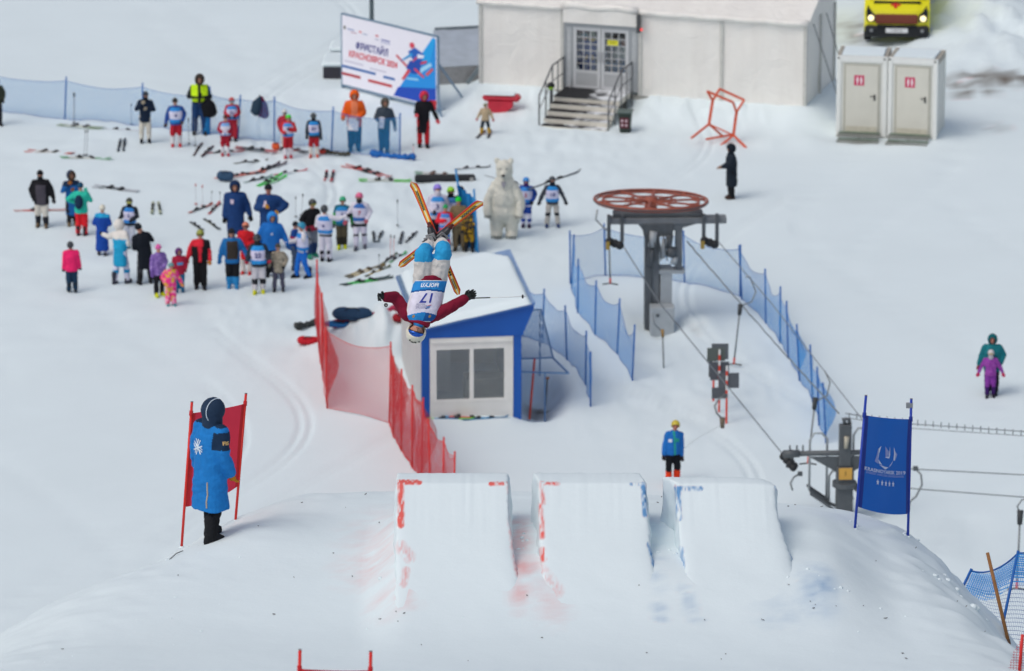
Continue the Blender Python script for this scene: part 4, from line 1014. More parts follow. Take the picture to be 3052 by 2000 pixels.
# second pylon beyond the rim of the mound
P0 = on_z(2515, 1540, 0); P0 = Vector((P0.x, P0.y, gz(P0.x, P0.y)))
PD = (P0-CAM).dot(FWD)
pyl = thing('lift_pylon', 'grey drag-lift pylon with cross arm, hoops and yellow number plate', 'ski lift', P0, R(4))
def pp(px, py, off=0.0): return Matrix.Rotation(R(-4), 3, 'Z') @ (at_depth(px, py, PD-off)-P0)
a_ = pp(2515, 1500); t_ = pp(2515, 1240); k_ = FPX/PD
m = MB(); m.box((-.19, -.14, -.3), (.19, .14, pp(2515, 1375).z), bev=.02); m.build('column', STEELD, pyl)
m = MB(); m.box((-.14, -.10, pp(2515, 1375).z), (.14, .10, t_.z), bev=.02); m.build('mast', STEELD, pyl)
m = MB(); m.tube([(0, -.14, pp(2515, 1265).z-.35), (.02, -.15, pp(2515, 1275).z)], [.04, .06], seg=10); m.build('insulator', mat('cream_tube', 'b7b1a0'), pyl, smooth=True)
m = MB(); m.tube([(0, 0, t_.z), (-.05, 0, t_.z+.12), (.08, -.02, t_.z+.12), (.1, 0, t_.z)], .05, seg=8); m.build('mast_head', STEELD, pyl, smooth=True)
xa = pp(2333, 1333).x; zc = pp(2515, 1332).z
m = MB(); m.tube([(xa, 0, zc), (1.15, 0, zc)], .062, seg=14); m.build('cross_arm', STEELD, pyl, smooth=True)
for s_ in (-1, 1):
    m = MB(); m.poly([(s_*.14, -.03, zc-.09), (s_*.80, -.03, zc-.09), (s_*.14, -.03, zc-.48)], (0, .06, 0)); m.build('gusset', STEELD, pyl)
m = MB(); m.tube([(xa-.05, 0, zc), (xa+.32, 0, zc)], .088, seg=14); m.build('arm_clamp', STEELD, pyl, smooth=True)
for k in range(4):
    q_ = pp(2336+k*10, 1358+k*11); m = MB(); m.tube([q_+Vector((-.03, -.1, 0)), q_+Vector((.03, .1, 0))], .085, seg=14); m.build('sheave', mat('rubber_dark', '2c2e31'), pyl, smooth=True)
m = MB(); m.bar(pp(2362, 1340), pp(2350, 1395), .10); m.build('sheave_beam', STEELD, pyl)
for dx in (.10, .26, .4):
    m = MB(); m.tube([(xa+dx, 0, zc+.05), (xa+dx, 0, zc+.20)], .02, seg=6); m.build('bolt', STEELD, pyl)
m = MB(); m.box((-.15, -.178, pp(2515, 1412).z), (.15, -.165, pp(2515, 1375).z)); npl = m.build('number_plate', mat('plate_yellow', 'd0a04a', noise=.08), pyl)
v_, f_ = text_mesh('1', .16); m = MB(); m.add([(p.x, -.182+p.z, pp(2515, 1393).z+p.y) for p in v_], f_); m.build('plate_digit', mat('digit_brown', '5c4422'), npl)
m = MB(); m.tube([(0, 0, pp(2515, 1440).z), (0, 0, pp(2515, 1425).z)], .28, seg=16); m.build('flange', STEELD, pyl)
# access platforms with hoops
for (px, py, s_) in ((2440, 1460, 1), (2570, 1445, -1)):
    q_ = pp(px, py); pf_ = thing('service_platform', None, None, q_, 0); pf_.parent = pyl
    for k in range(7):
        m = MB(); m.bar((-.22+.0*k, -.35+.1*k, .0), (.26, -.32+.1*k, -.36), .05, .03); m.build('slat', STEELD, pf_)
    for y in (-.38, .30):
        m = MB(); m.bar((-.24, y, .03), (.3, y, -.36), .05); m.build('side_bar', STEELD, pf_)
    m = MB(); m.tube([(-.22, 0, -.0), (-.22, 0, 1.2), (-.12, 0, 1.36), (.06, 0, 1.36), (.18, 0, 1.22), (.18, 0, -.2)], .028, seg=8); m.build('hoop', STEELL, pf_, smooth=True)
    m = MB(); m.tube([(.25, .1, -.3), (.25, .1, .3), (.33, .1, .42), (.48, .1, .42), (.56, .1, .3), (.56, .1, -.5)], .026, seg=8); m.build('hoop', STEELL, pf_, smooth=True)
    m = MB(); m.bar((.2*s_, .0, -.3), (.62*s_, .0, -.5), .06); m.build('bracket', STEELD, pf_)

# ---------------------------------------------------------------- cables and tow hangers
CAB_M = mat('cable_grey', '7d8488', rough=.5, metal=.4, noise=.05)
def cable(label, pts, r=.016, wav=0.0, teeth=0):
    P = [at_depth(*p) for p in pts]
    Q = []
    for a, b in zip(P[:-1], P[1:]):
        n = 24
        for i in range(n): t = i/n; Q.append(a.lerp(b, t)+Vector((0, 0, (rnd.uniform(-1, 1)*wav))))
    Q.append(P[-1])
    root = thing('tow_cable', label, 'cable', P[0])
    m = MB(); m.tube([q-P[0] for q in Q], r, seg=6); m.build('rope', CAB_M, root, smooth=True)
    if teeth:
        m2 = MB(); m2.tube([q-P[0]-Vector((0, 0, .10)) for q in Q], r*.7, seg=5); m2.build('lower_rope', CAB_M, root)
        for i in range(teeth):
            t = (i+.5)/teeth; q = P[0].lerp(P[-1], t); m = MB(); m.tube([q-P[0]+Vector((0, 0, .02)), q-P[0]-Vector((0, 0, .12))], .012, seg=5); m.build('spacer', CAB_M, root)
    return root
DL = (L0-CAM).dot(FWD)
cable('tow cable from the bull wheel down to the pylon sheaves', [(1850, 722, DL), (1962, 898, DL-3), (2340, 1362, PD)])
cable('tow cable from the bull wheel to the pylon mast', [(2048, 720, DL), (2250, 955, DL-3), (2500, 1232, PD)], r=.018, wav=.018)
cable('thin safety cable above the long blue fence', [(2134, 712, DL), (2300, 905, DL-2), (2570, 1250, PD)], r=.012)
cable('ladder-like double cable past the blue gate flag', [(2520, 1232, PD), (2720, 1264, PD-3), (3080, 1288, PD-6)], r=.012, teeth=24)
cable('upper plain cable past the blue gate flag', [(2560, 1388, PD), (2740, 1399, PD-3), (3080, 1417, PD-6)], r=.014)
cable('lower plain cable past the blue gate flag', [(2560, 1440, PD), (2740, 1458, PD-3), (3080, 1484, PD-6)], r=.014)
def hanger(label, hook, box, bar, tilt=0, arc=None, boxc='3b3f42', boxs=1.0):
    B = at_depth(*box); E = at_depth(*bar)
    root = thing('tow_hanger', label, 'tow bar', E, 0, 'drag-lift tow hangers')
    m = MB(); m.tube([B-E, E-E+(B-E)*.12], .022, seg=8); m.build('pole', mat('hanger_grey', '83898c', rough=.45, metal=.4), root, smooth=True)
    m = MB(); m.tube([(B-E)*.12, Vector((0, 0, 0))], .030, seg=8); m.build('red_tip', mat('hanger_red', 'd96a62'), root, smooth=True)
    m = MB(); m.tube([Vector((-.20, 0, -.01)), Vector((0, 0, .015)), Vector((.20, 0, -.02))], .018, seg=8); m.build('seat_bar', mat('hanger_black', '2f3336'), root, smooth=True)
    d = (B-E).normalized(); m = MB(); m.tube([B-E-d*.12*boxs, B-E+d*.16*boxs], [.05*boxs, .065*boxs], seg=10); m.build('spring_box', mat('spring_'+boxc, boxc), root, smooth=True)
    if arc:
        m = MB(); m.tube([at_depth(*a)-E for a in arc], .018, seg=7); m.build('hook_arm', mat('hanger_grey', '83898c'), root, smooth=True)
    return root
d1 = DL-4
hanger('tow hanger with brass-coloured box below the lift drive box', None, (1975, 995, d1), (1980, 1156, d1), arc=[(1975, 990, d1), (1950, 965, d1), (1945, 935, d1)], boxc='9a7a45', boxs=.7)
hanger('tow hanger hanging above the three grey sign boards', None, (2205, 925, DL-4), (2187, 1086, DL-4), arc=[(2206, 912, DL-4), (2240, 900, DL-4), (2253, 870, DL-4), (2235, 825, DL-4), (2222, 826, DL-4)])
hanger('tow hanger in front of the long fence beside the pylon', None, (2428, 1205, PD), (2408, 1382, PD), arc=[(2430, 1196, PD), (2465, 1180, PD), (2474, 1140, PD), (2458, 1105, PD)])
hanger('tow hanger beside the back fence of the lift station', None, (1815, 705, DL), (1819, 846, DL), boxs=.7)
hanger('tow hanger at the rim net beside the wooden stick', None, (3040, 1545, PD-10), (3030, 1755, PD-10), arc=[(3040, 1530, PD-10), (3032, 1510, PD-10), (3045, 1490, PD-10), (3062, 1488, PD-10)], boxs=1.1)
def loop_arm(label, pts, box=None):
    P = [at_depth(*p) for p in pts]; root = thing('cable_grip', label, 'cable grip', P[0], 0)
    m = MB(); m.tube([p-P[0] for p in P], .024, seg=8); m.build('curved_arm', mat('hanger_grey', '83898c'), root, smooth=True)
    m = MB(); m.box((-.05, -.04, -.05), (.06, .04, .05), bev=.01); m.build('clamp', STEELD, root)
    if box:
        q = at_depth(*box)-P[0]; m = MB(); m.tube([q-Vector((0, 0, .14)), q+Vector((.0, 0, .1))], [.05, .07], seg=10); m.build('reel_box', mat('reel_brown', '6d6354'), root, smooth=True)
loop_arm('curved cable grip beside the blue gate flag pole', [(2728, 1396, PD-3), (2745, 1415, PD-3), (2748, 1445, PD-3), (2730, 1480, PD-3), (2712, 1495, PD-3), (2708, 1525, PD-3)])
loop_arm('curved cable grip hanging under the gate flag', [(2672, 1462, PD-3), (2664, 1480, PD-3), (2660, 1505, PD-3), (2664, 1532, PD-3)])
loop_arm('cable grip with brown reel below the sign boards', [(2160, 1180, PD+2), (2142, 1190, PD+2), (2130, 1210, PD+2), (2136, 1232, PD+2), (2152, 1248, PD+2)], box=(2153, 1258, PD+2))
loop_arm('cable grip hanging between pylon sheaves and ramp', [(2384, 1412, PD), (2366, 1422, PD), (2356, 1440, PD), (2362, 1462, PD)])
root = thing('pull_cord', 'thin slack pull cord hanging from the brown reel', 'cord', at_depth(2150, 1266, PD+2)); m = MB()
m.tube([Vector((0, 0, 0)), at_depth(2080, 1305, PD+2)-root.location, at_depth(2035, 1340, PD+2)-root.location], .005, seg=5); m.build('cord_line', mat('cord_pale', '9aa3a6'), root)

# ================================================================== grey sign boards on striped stakes
def sign_board(label, px, py, boards, h):
    b = on_ground(px, py); root = thing('sign_board', label, 'sign', b, R(rnd.uniform(-6, 6)), 'sign boards seen from behind')
    s = scale_at(b)
    n = 12
    for k in range(n):
        m = MB(); m.tube([(0, 0, h*k/n), (0, 0, h*(k+1)/n)], .026, seg=8); m.build('stripe', mat('stake_red', 'd9452f') if (k % 2 == 0 or k < 6) else mat('stake_white', 'e4e4e2'), root)
    for (x0, z0, x1, z1, c) in boards:
        m = MB(); m.box((x0, .030, z0), (x1, .048, z1)); m.build('board', mat('board_'+c, c, rough=.5, noise=.08), root)
sign_board('grey board on red stake with one board above two others', 2126, 1195, [(-.05, 1.05, .36, 1.45, '5c6166'), (-.12, .60, .05, 1.02, '565b60')], 1.28)
sign_board('tallest of the sign boards, dark green-grey top panel', 2143, 1228, [(-.30, 1.28, .14, 1.62, '5b635f'), (-.22, .80, .24, 1.26, '55595f')], 1.58)
sign_board('wide grey board on the red striped stake with low panel', 2165, 1262, [(-.20, .88, .30, 1.26, '595d63'), (-.36, .62, -.02, .90, '53575d')], 1.45)

# ================================================================== banner billboard
def banner():
    A = on_ground(1019, 262); Bp = on_ground(1304, 334)
    ang = math.atan2(Bp.y-A.y, Bp.x-A.x); W = (Bp-A).length
    sc = scale_at(A)
    h0 = .13; h1 = h0+(247-42)/(sc*math.cos(R(14)))
    root = thing('event_billboard', 'large white and blue event banner with skier print on steel frame', 'banner', A, ang)
    m = MB(); m.box((.03, 0, h0), (W-.03, .02, h1)); m.build('print_sheet', mat('banner_white', 'e9e7f0', rough=.5, noise=.02), root)
    FRB = mat('banner_frame', '7d95ab', rough=.4, metal=.3)
    for a, b in (((0, .03, -.15), (0, .03, h1+.03)), ((W, .03, -.15), (W, .03, h1+.03)), ((0, .03, h1+.02), (W, .03, h1+.02)), ((0, .03, h0-.03), (W, .03, h0-.03)), ((W*.5, .06, -.1), (W*.5, .06, h1))):
        m = MB(); m.bar(a, b, .06); m.build('frame_bar', FRB, root)
    for x in (.02, W*.5, W-.02):
        m = MB(); m.bar((x, .05, h1*.65), (x+.0, 1.25, .0), .05); m.build('brace', FRB, root)
        m = MB(); m.bar((x, .03, .02), (x, 1.25, .02), .05); m.build('foot_bar', FRB, root)
    m = MB(); m.bar((W, -.02, .8), (W+.55, -.35, .03), .05); m.build('brace', FRB, root)
    m = MB(); m.bar((W, .0, .04), (W+.55, -.35, .03), .045); m.build('foot_bar', FRB, root)
    Hh = h1-h0
    def U(u, v, lay=1): return (u*W, -.004*lay, h0+v*Hh)
    def shape(pts, col, lay, nm='print_shape'):
        m = MB(); m.poly([U(u, v, lay) for u, v in pts], (0, .003, 0)); m.build(nm, mat('print_'+col, col, noise=.03, rough=.5), root)
    shape([(.955, .96), (.985, .96), (.985, .03), (.55, .03)], '1b8fdd', 1)
    shape([(.595, .16), (.985, .27), (.985, .02), (.545, .02)], '1548b4', 2)
    shape([(.955, .985), (.80, .62), (.92, .60), (.985, .97)], '1aa0e4', 2)
    def bars(u0, u1, v, hgt, col): shape([(u0, v), (u1, v), (u1, v+hgt), (u0, v+hgt)], col, 1, 'print_bar')
    bars(.0, .36, .245, .035, '1f62a8'); bars(.44, .56, .235, .035, '1f62a8'); bars(.0, .20, .135, .04, 'b43a44'); bars(.28, .53, .125, .04, 'c03338')
    bars(.03, .23, .335, .022, 'c7c5d4'); bars(.30, .47, .315, .022, 'c7c5d4')
    for (tx_, u, v, size, col) in (('ФРИСТАЙЛ', .32, .60, .30, '34358c'), ('КРАСНОЯРСК 2024', .33, .46, .265, 'dd4a58')):
        vv, ff = text_mesh(tx_, size, bold=.006, shear=.15); m = MB(); wid = max(p.x for p in vv)-min(p.x for p in vv)
        goal = .34*W if 'Ф' in tx_ else .51*W
        m.add([(u*W+p.x*goal/wid, -.008-p.z, h0+v*Hh+p.y) for p in vv], ff); m.build('lettering', mat('print_'+col, col, noise=.03), root)
    for (u, v, w_, h_, col) in ((.035, .80, .02, .05, '6a6a62'), (.10, .805, .07, .02, '9aa6c8'), (.13, .775, .06, .012, 'b48a9a'), (.20, .80, .03, .025, 'e08a8a'), (.25, .79, .05, .014, '9aa6c0'), (.375, .80, .03, .03, 'd08088'), (.375, .755, .04, .012, '9a9ab4'), (.465, .765, .09, .022, '7a7fb4'), (.465, .735, .10, .012, '9a9fc4')):
        bars(u-w_/2, u+w_/2, v, h_, col)
    # printed skier: simple flat shapes
    shape([(.715, .82), (.745, .85), (.77, .82), (.76, .77), (.725, .76)], 'd8455a', 3); shape([(.70, .70), (.77, .78), (.86, .72), (.84, .60), (.76, .58)], '1f5fb8', 3)
    shape([(.62, .53), (.64, .57), (.74, .70), (.75, .66)], '2f9ad6', 4); shape([(.72, .58), (.84, .62), (.82, .42), (.74, .40), (.68, .46)], '1747a6', 4); shape([(.80, .70), (.87, .70), (.86, .66), (.80, .64)], 'e6e9f4', 5)
    shape([(.74, .56), (.76, .58), (.80, .64), (.785, .66)], 'd04a5c', 5); shape([(.57, .60), (.585, .62), (.70, .49), (.68, .475)], 'cc4450', 3)
    shape([(.63, .28), (.66, .29), (.73, .44), (.70, .45)], 'dc4854', 5); shape([(.76, .47), (.78, .49), (.87, .40), (.86, .375)], 'd8404c', 5); shape([(.88, .44), (.95, .55), (.965, .53), (.90, .42)], 'dd5a50', 5)
    shape([(.77, .44), (.93, .62), (.95, .58), (.80, .40)], '9fd4f2', 3); shape([(.69, .33), (.80, .35), (.81, .32), (.68, .30)], '8fd0f0', 3); shape([(.84, .60), (.90, .64), (.89, .60), (.83, .56)], 'd5394c', 6)
banner()
b_ = on_ground(1109, 240); lpst = thing('lamp_post', 'dark grey lamp post rising behind the event banner', 'lamp post', b_)
m = MB(); m.tube([(0, 0, -.2), (0, 0, 4.2), (0, 0, 8.0)], [.075, .065, .05], seg=12); m.build('pole', mat('post_grey', '6e7c80', rough=.5, metal=.3), lpst, smooth=True)
m = MB(); m.tube([(0, 0, 7.9), (.0, -.6, 8.1), (0, -.95, 8.1)], [.04, .05, .09], seg=10); m.build('lamp_head', STEELD, lpst, smooth=True)
m = MB(); m.box((-.12, -.12, -.1), (.12, .12, .12)); m.build('base_plate', STEELD, lpst)
# snow-covered black stage boxes beside the banner
for (px0, px1, py, h, lab, d) in ((963, 1019, 235, .36, 'larger black box under snow, partly behind the banner', 1.4), (985, 1019, 176, .24, 'smaller black box under snow behind the larger one', 1.0)):
    a = on_ground(px0, py); b = on_ground(px1+60, py); W = b.x-a.x
    bxr = thing('stage_box', lab, 'box', a, R(-3)); m = MB(); m.box((0, 0, -.05), (W, d, h), bev=.01); m.build('case', mat('case_black', '33323a', noise=.1), bxr)
    m = MB(); m.box((-.04, -.03, h+.001), (W+.02, d+.02, h+.16), bev=.07); m.build('snow_cap', SNOW, bxr, smooth=False)
# grey tarpaulin ramp between the banner and the marquee
a = on_ground(1298, 253); rmp = thing('tarp_ramp', 'grey tarpaulin covered ramp between banner and marquee', 'ramp', a, R(0)); s_ = scale_at(a)
Wt = 150/s_
vs = []; fs = []; nu_, nv_ = 14, 10
for j in range(nv_+1):
    for i in range(nu_+1):
        u, v = i/nu_, j/nv_; vs.append((Wt*u-.1*v, v*2.6+.35*u, .55+.55*v+.05*float(vnoise(np.array([u*5]), np.array([v*5]), 3)[0])))
for j in range(nv_):
    for i in range(nu_): k = j*(nu_+1)+i; fs.append((k, k+1, k+nu_+2, k+nu_+1))
m = MB(); m.add(vs, fs); m.build('tarpaulin', mat('tarp_grey', 'aab4bf', rough=.5, noise=.15, nscale=3, bump=.3, bscale=4), rmp, smooth=True)
m = MB(); m.poly([(0, 0, -.1), (Wt, .35, -.1), (Wt, .35, .53), (0, 0, .53)], (0, .04, 0)); m.build('front_board', mat('board_shade', '8f8f90', noise=.2), rmp)  # front board in a mottled mid grey
m = MB(); m.bar((Wt*.62, -.02, .05), (Wt*1.0, .25, .72), .10); m.build('edge_beam', mat('beam_grey', '6f7a80'), rmp)
m = MB(); m.bar((-.05, 2.62, 1.13), (Wt-.1, 2.95, 1.13), .07); m.build('edge_beam', mat('beam_grey', '6f7a80'), rmp)
# red plastic barrier half-buried by the marquee
a = on_ground(1440, 300); rb = thing('plastic_barrier', 'red plastic barrier sunk in snow at the marquee corner', 'barrier', a, R(-8))
REDP = mat('red_plastic', 'c0283c', rough=.4, noise=.12, nscale=3)
m = MB(); m.box((-.05, .1, .36), (1.08, .5, .56), bev=.08); m.build('top_rail', REDP, rb)
m = MB(); m.poly([(.12, .12, -.1), (.55, .12, -.02), (.85, .12, .20), (.85, .12, .38), (.12, .12, .38)], (0, .3, 0)); m.build('panel', REDP, rb)
m = MB(); m.box((.0, .08, .561), (.92, .5, .60), bev=.02); m.build('snow_cap', SNOW, rb)
# bright orange slalom frame
a = on_ground(2150, 415); of = thing('orange_frame', 'bright orange tubular steel frame leaning in the snow bank', 'frame', a); ORG = mat('orange_paint', 'd8552c', rough=.45, noise=.08)
def fo(px, py, dy=0.0):
    d = ray(px, py); t = (a.y+dy-CAM.y)/d.y; return CAM+d*t-a
for (p, q, dy0, dy1, w_) in (((2108, 272), (2185, 305), -.2, -.2, .06), ((2108, 272), (2124, 300), -.2, 0, .05), ((2145, 265), (2218, 298), .4, .4, .06), ((2145, 265), (2124, 300), .4, 0, .05), ((2185, 305), (2195, 335), -.2, 0, .05), ((2218, 298), (2195, 335), .4, 0, .05),
                       ((2124, 300), (2113, 370), 0, 0, .08), ((2195, 335), (2186, 403), 0, 0, .08), ((2113, 370), (2060, 412), 0, -.5, .05), ((2113, 370), (2153, 405), 0, .5, .05), ((2186, 403), (2143, 438), 0, -.6, .05), ((2186, 403), (2224, 440), 0, -.7, .05), ((2113, 370), (2186, 403), 0, 0, .04), ((2104, 415), (2180, 402), -.4, 0, .05)):
    m = MB(); m.bar(fo(*p, dy0), fo(*q, dy1), w_); m.build('tube', ORG, of)
# wheelie bin
a = on_ground(1863, 394); wb = thing('litter_bin', 'small dark green litter bin with maroon panel beside the steps', 'bin', a, R(-8))
m = MB(); m.loft([(0, 0, 0, .16, .15), (0, 0, .05, .165, .155), (0, 0, .60, .205, .19)], seg=24); m.build('bin_body', mat('bin_green', '2c3a33', rough=.5, noise=.12), wb)
m = MB(); m.box((-.225, -.21, .60), (.225, .22, .66), bev=.025); m.build('lid', mat('lid_grey', '5c6a66'), wb)
m = MB(); m.box((-.13, -.218, .17), (.13, -.195, .48)); pn = m.build('panel', mat('panel_maroon', '5c2430'), wb)
for (x, z) in ((-.06, .39), (.06, .39), (-.06, .26), (.06, .26)):
    m = MB(); m.ellipsoid((x, -.221, z), (.035, .004, .04), seg=8, rings=5); m.build('symbol', mat('symbol_pale', 'cdb9bf'), pn)
for x in (-.14, .14):
    m = MB(); m.tube([(x-.02, .17, .05), (x+.02, .17, .05)], .06, seg=12); m.build('wheel', mat('rubber_dark', '2c2e31'), wb)
# helmet-headed pole left on the steps
# ================================================================== stakes by the hut and the mound
def stake(label, top, bot, r, col, dep=None, name='stake', knoll=False, cat='stake', dig=.2):
    b = on_knoll(*bot) if knoll else on_ground(*bot); dep_ = (b-CAM).dot(FWD)
    t = at_depth(*top, dep_); root = thing(name, label, cat, b); v = t-b
    m = MB(); m.tube([-v.normalized()*dig, v*.5, v], [r, r, r*.92], seg=8); m.build('shaft', col, root, smooth=True); return root, v
sr, v = stake('thin orange marker stake standing in the hut pit', (1593, 1072), (1578, 1250), .028, mat('stake_orange', 'e2553f'))
m = MB(); m.ellipsoid(v, (.03, .03, .03), seg=8, rings=5); m.build('tip', mat('stake_orange', 'e2553f'), sr)
sr, v = stake('brown stake with orange cap at the hut pit edge', (1631, 1130), (1625, 1212), .022, mat('stake_brown', '6d6458'))
m = MB(); m.tube([v, v*1.08], .05, seg=8); m.build('cap', mat('cap_orange', 'c87a4a'), sr)
sr, v = stake('slanted wooden stick in the mound snow', (2943, 1647), (3006, 1915), .022, mat('wood_stick', '9a6a3c', rough=.7, noise=.25, nscale=10), knoll=True, cat='stick', name='wooden_stick')
m = MB(); m.tube([-v.normalized()*.02, v.normalized()*.04], .025, seg=8); m.build('worn_end', mat('wood_dark', '5f4630'), sr)

# ================================================================== gates with flag panels
def gate(label, p0, p1, t0, t1, e0, e1, panel, seam, polec, deco=None, bottomsag=.04, knoll=True, tape=None, near=None):
    a = on_knoll(*p0) if knoll else on_ground(*p0); b = on_knoll(*p1) if knoll else on_ground(*p1)
    da, db_ = (a-CAM).dot(FWD), (b-CAM).dot(FWD)
    if near: a = at_depth(*p0, db_-near); da = db_-near; a = Vector((a.x, a.y, min(a.z, gz(a.x, a.y)+.05)))
    A1, B1 = at_depth(*t0, da), at_depth(*t1, db_)
    root = thing('gate_flag', label, 'flag', a)
    for (q, q1) in ((a, A1), (b, B1)):
        v = q1-q; m = MB(); m.tube([q-a-v.normalized()*.15, q1-a], .0165, seg=10); m.build('pole', polec, root, smooth=True)
        m = MB(); m.tube([q1-a, q1-a+v.normalized()*.012], .0175, seg=10); m.build('pole_cap', mat('cap_grey', '77777a'), root)
        m = MB(); m.ellipsoid(q-a-Vector((0, 0, .012)), (.035, .035, .022), seg=10, rings=6); m.build('snow_plug', SNOW, root, smooth=True)
    # cloth panel between fractions e0..e1 of the poles
    nu_, nv_ = 26, 34; vs = []; fs = []
    wv = (B1-A1).normalized(); up_ = (A1-a).normalized(); nrm = wv.cross(up_).normalized()
    if nrm.dot(FWD) > 0: nrm = -nrm
    for j in range(nv_+1):
        for i in range(nu_+1):
            u, v = i/nu_, j/nv_; f = e0+(e1-e0)*v
            p = (a.lerp(A1, f)).lerp(b.lerp(B1, f), u); arch = 4*u*(1-u)
            p = p-up_*(bottomsag*arch*(1-v))-up_*.012*arch*v + nrm*(.022*arch*math.sin(4.2*v+2.6*u)+.010*arch*math.sin(9*u-5*v)+(.012 if .0 < u < 1 else 0))
            vs.append(p-a)
    for j in range(nv_):
        for i in range(nu_): k = j*(nu_+1)+i; fs.append((k, k+1, k+nu_+2, k+nu_+1))
    ms = MB(); ms.add(vs, fs); ms.m = [1 if (i % nu_ in (0, 1, nu_-2, nu_-1)) else 0 for i in range(len(fs))]
    ms.build('flag_panel', [panel, seam], root, smooth=True)
    for (u0, pl, pt) in ((0, a, A1), (1, b, B1)):
        p = pl.lerp(pt, e1); dd_ = (pt-pl).normalized(); m = MB(); m.tube([p-a-dd_*.03, p-a+dd_*.03], .024, seg=10); m.build('tie', seam, root)
    def onp(u, v, lift_=.006):
        x = u*nu_; y = v*nv_; i = min(int(x), nu_-1); j = min(int(y), nv_-1); fx_, fy_ = x-i, y-j
        g = lambda ii, jj: vs[jj*(nu_+1)+ii]
        return g(i, j)*(1-fx_)*(1-fy_)+g(i+1, j)*fx_*(1-fy_)+g(i, j+1)*(1-fx_)*fy_+g(i+1, j+1)*fx_*fy_+nrm*lift_
    W = (B1-A1).length; Hh = (A1-a).length*(e1-e0)
    if deco: deco(root, onp, W, Hh, nrm)
    if tape:
        p = b.lerp(B1, tape)-a; m = MB(); m.box((-.06, -.022, -.03), (.02, .022, .03)); m.map(lambda q: q+p); m.build('tape', mat('tape_grey', '8a8f92'), root)
    return root
def star(cx, cy, r, asp): return [(cx+math.cos(math.pi/2+k*math.pi/5)*(r if k % 2 == 0 else r*.45)*asp, cy+math.sin(math.pi/2+k*math.pi/5)*(r if k % 2 == 0 else r*.45)) for k in range(10)]
def deco_blue(root, onp, W, Hh, nrm):
    WH = mat('flag_white', 'd6dcec', rough=.6, noise=.05); PALE = mat('flag_pale', '8f9cd2', rough=.6, noise=.05)
    def sh(pts, m_, nm, l=.006):
        m = MB(); m.poly([onp(u, v, l) for u, v in pts], nrm*.0015); m.build(nm, m_, root)
    # polygonal U emblem (panel fractions measured from the flag)
    for pts, m_ in (([(.34, .67), (.395, .70), (.345, .62), (.325, .56)], WH), ([(.325, .665), (.30, .60), (.255, .53), (.32, .51), (.325, .56)], PALE), ([(.33, .555), (.40, .505), (.335, .515)], WH), ([(.34, .505), (.45, .49), (.54, .485), (.465, .46)], WH), ([(.545, .485), (.62, .525), (.66, .565), (.60, .51)], WH), ([(.655, .70), (.70, .64), (.69, .56), (.66, .565), (.67, .63)], WH), ([(.70, .65), (.74, .625), (.695, .56)], PALE), ([(.475, .70), (.55, .65), (.545, .61), (.475, .60)], PALE), ([(.57, .70), (.575, .62), (.56, .58), (.55, .60)], WH), ([(.475, .595), (.545, .60), (.555, .58), (.475, .585)], WH)):
        sh(pts, m_, 'emblem')
    for txt, v, hgt, wid, m_ in (('KRASNOYARSK 2019', .432, .040, .84, WH), ('29ᵀᴴ WINTER UNIVERSIADE', .395, .030, .78, PALE)):
        vv, ff = text_mesh(txt, 1.0, extrude=0.0, bold=.018); w0 = max(p.x for p in vv)-min(p.x for p in vv); h0 = max(p.y for p in vv)-min(p.y for p in vv)
        m = MB(); m.add([onp(.48+p.x/w0*wid, v+p.y/h0*hgt, .007) for p in vv], ff); m.build('lettering', m_, root)
    for k in range(5): sh(star(.31+k*.088, .315, .034, Hh/W*.95), WH, 'star')
def cloth_mat(name, col, tr=.4):
    m = mat(name, col, rough=.7, noise=.08, nscale=3); nt = m.node_tree; b = nt.nodes['Principled BSDF']; o = nt.nodes['Material Output']
    tl = nt.nodes.new('ShaderNodeBsdfTranslucent'); tl.inputs[0].default_value = (*lin(col), 1); mx = nt.nodes.new('ShaderNodeMixShader'); mx.inputs[0].default_value = tr
    nt.links.new(b.outputs[0], mx.inputs[1]); nt.links.new(tl.outputs[0], mx.inputs[2]); nt.links.new(mx.outputs[0], o.inputs[0]); return m
BLF = cloth_mat('flag_blue', '1f66c0'); BLS = mat('flag_seam', '14318e', rough=.7, noise=.05); BLPOLE = mat('gate_pole_blue', '1b3ea8', rough=.4, noise=.05)
gate('blue gate flag with white emblem, lettering and five stars', (2548, 1575), (2706, 1598), (2581, 1180), (2716, 1190), .165, .855, BLF, BLS, BLPOLE, deco_blue, tape=.955)
RDF = cloth_mat('flag_red', 'e23a50', .5); RDS = mat('flag_red_seam', 'c01c24', rough=.7, noise=.05); RDPOLE = mat('gate_pole_red', 'd8281e', rough=.4, noise=.05)
def deco_red(root, onp, W, Hh, nrm):
    m = MB(); m.poly([onp(u, v) for u, v in star(.16, .47, .04, Hh/W*.95)], nrm*.0015); m.build('star', mat('star_pale', 'e6c2cc'), root)
gate('red gate flag with a pale star behind the blue coated official', (541, 1613), (702, 1550), (572, 1199), (733, 1174), .275, .925, RDF, RDS, RDPOLE, deco_red, near=.55)
gate('red gate whose pole tops and panel edge just rise into view', (885, 2330), (1098, 2330), (894, 1938), (1105, 1943), .2, .86, mat('flag_red_deep', 'b02038', rough=.7, noise=.08), RDS, RDPOLE)
# grey cord at the foot of the red gate
p = on_knoll(545, 1620); q = on_knoll(505, 1634); cr_ = thing('cord_piece', 'short dark cord lying at the red gate foot', 'cord', p); m = MB()
m.tube([Vector((0, 0, .02)), (q-p)*.5+Vector((0, 0, .03)), q-p+Vector((0, 0, .0))], .006, seg=6); m.build('strand', mat('cord_dark', '4a4d4f'), cr_)
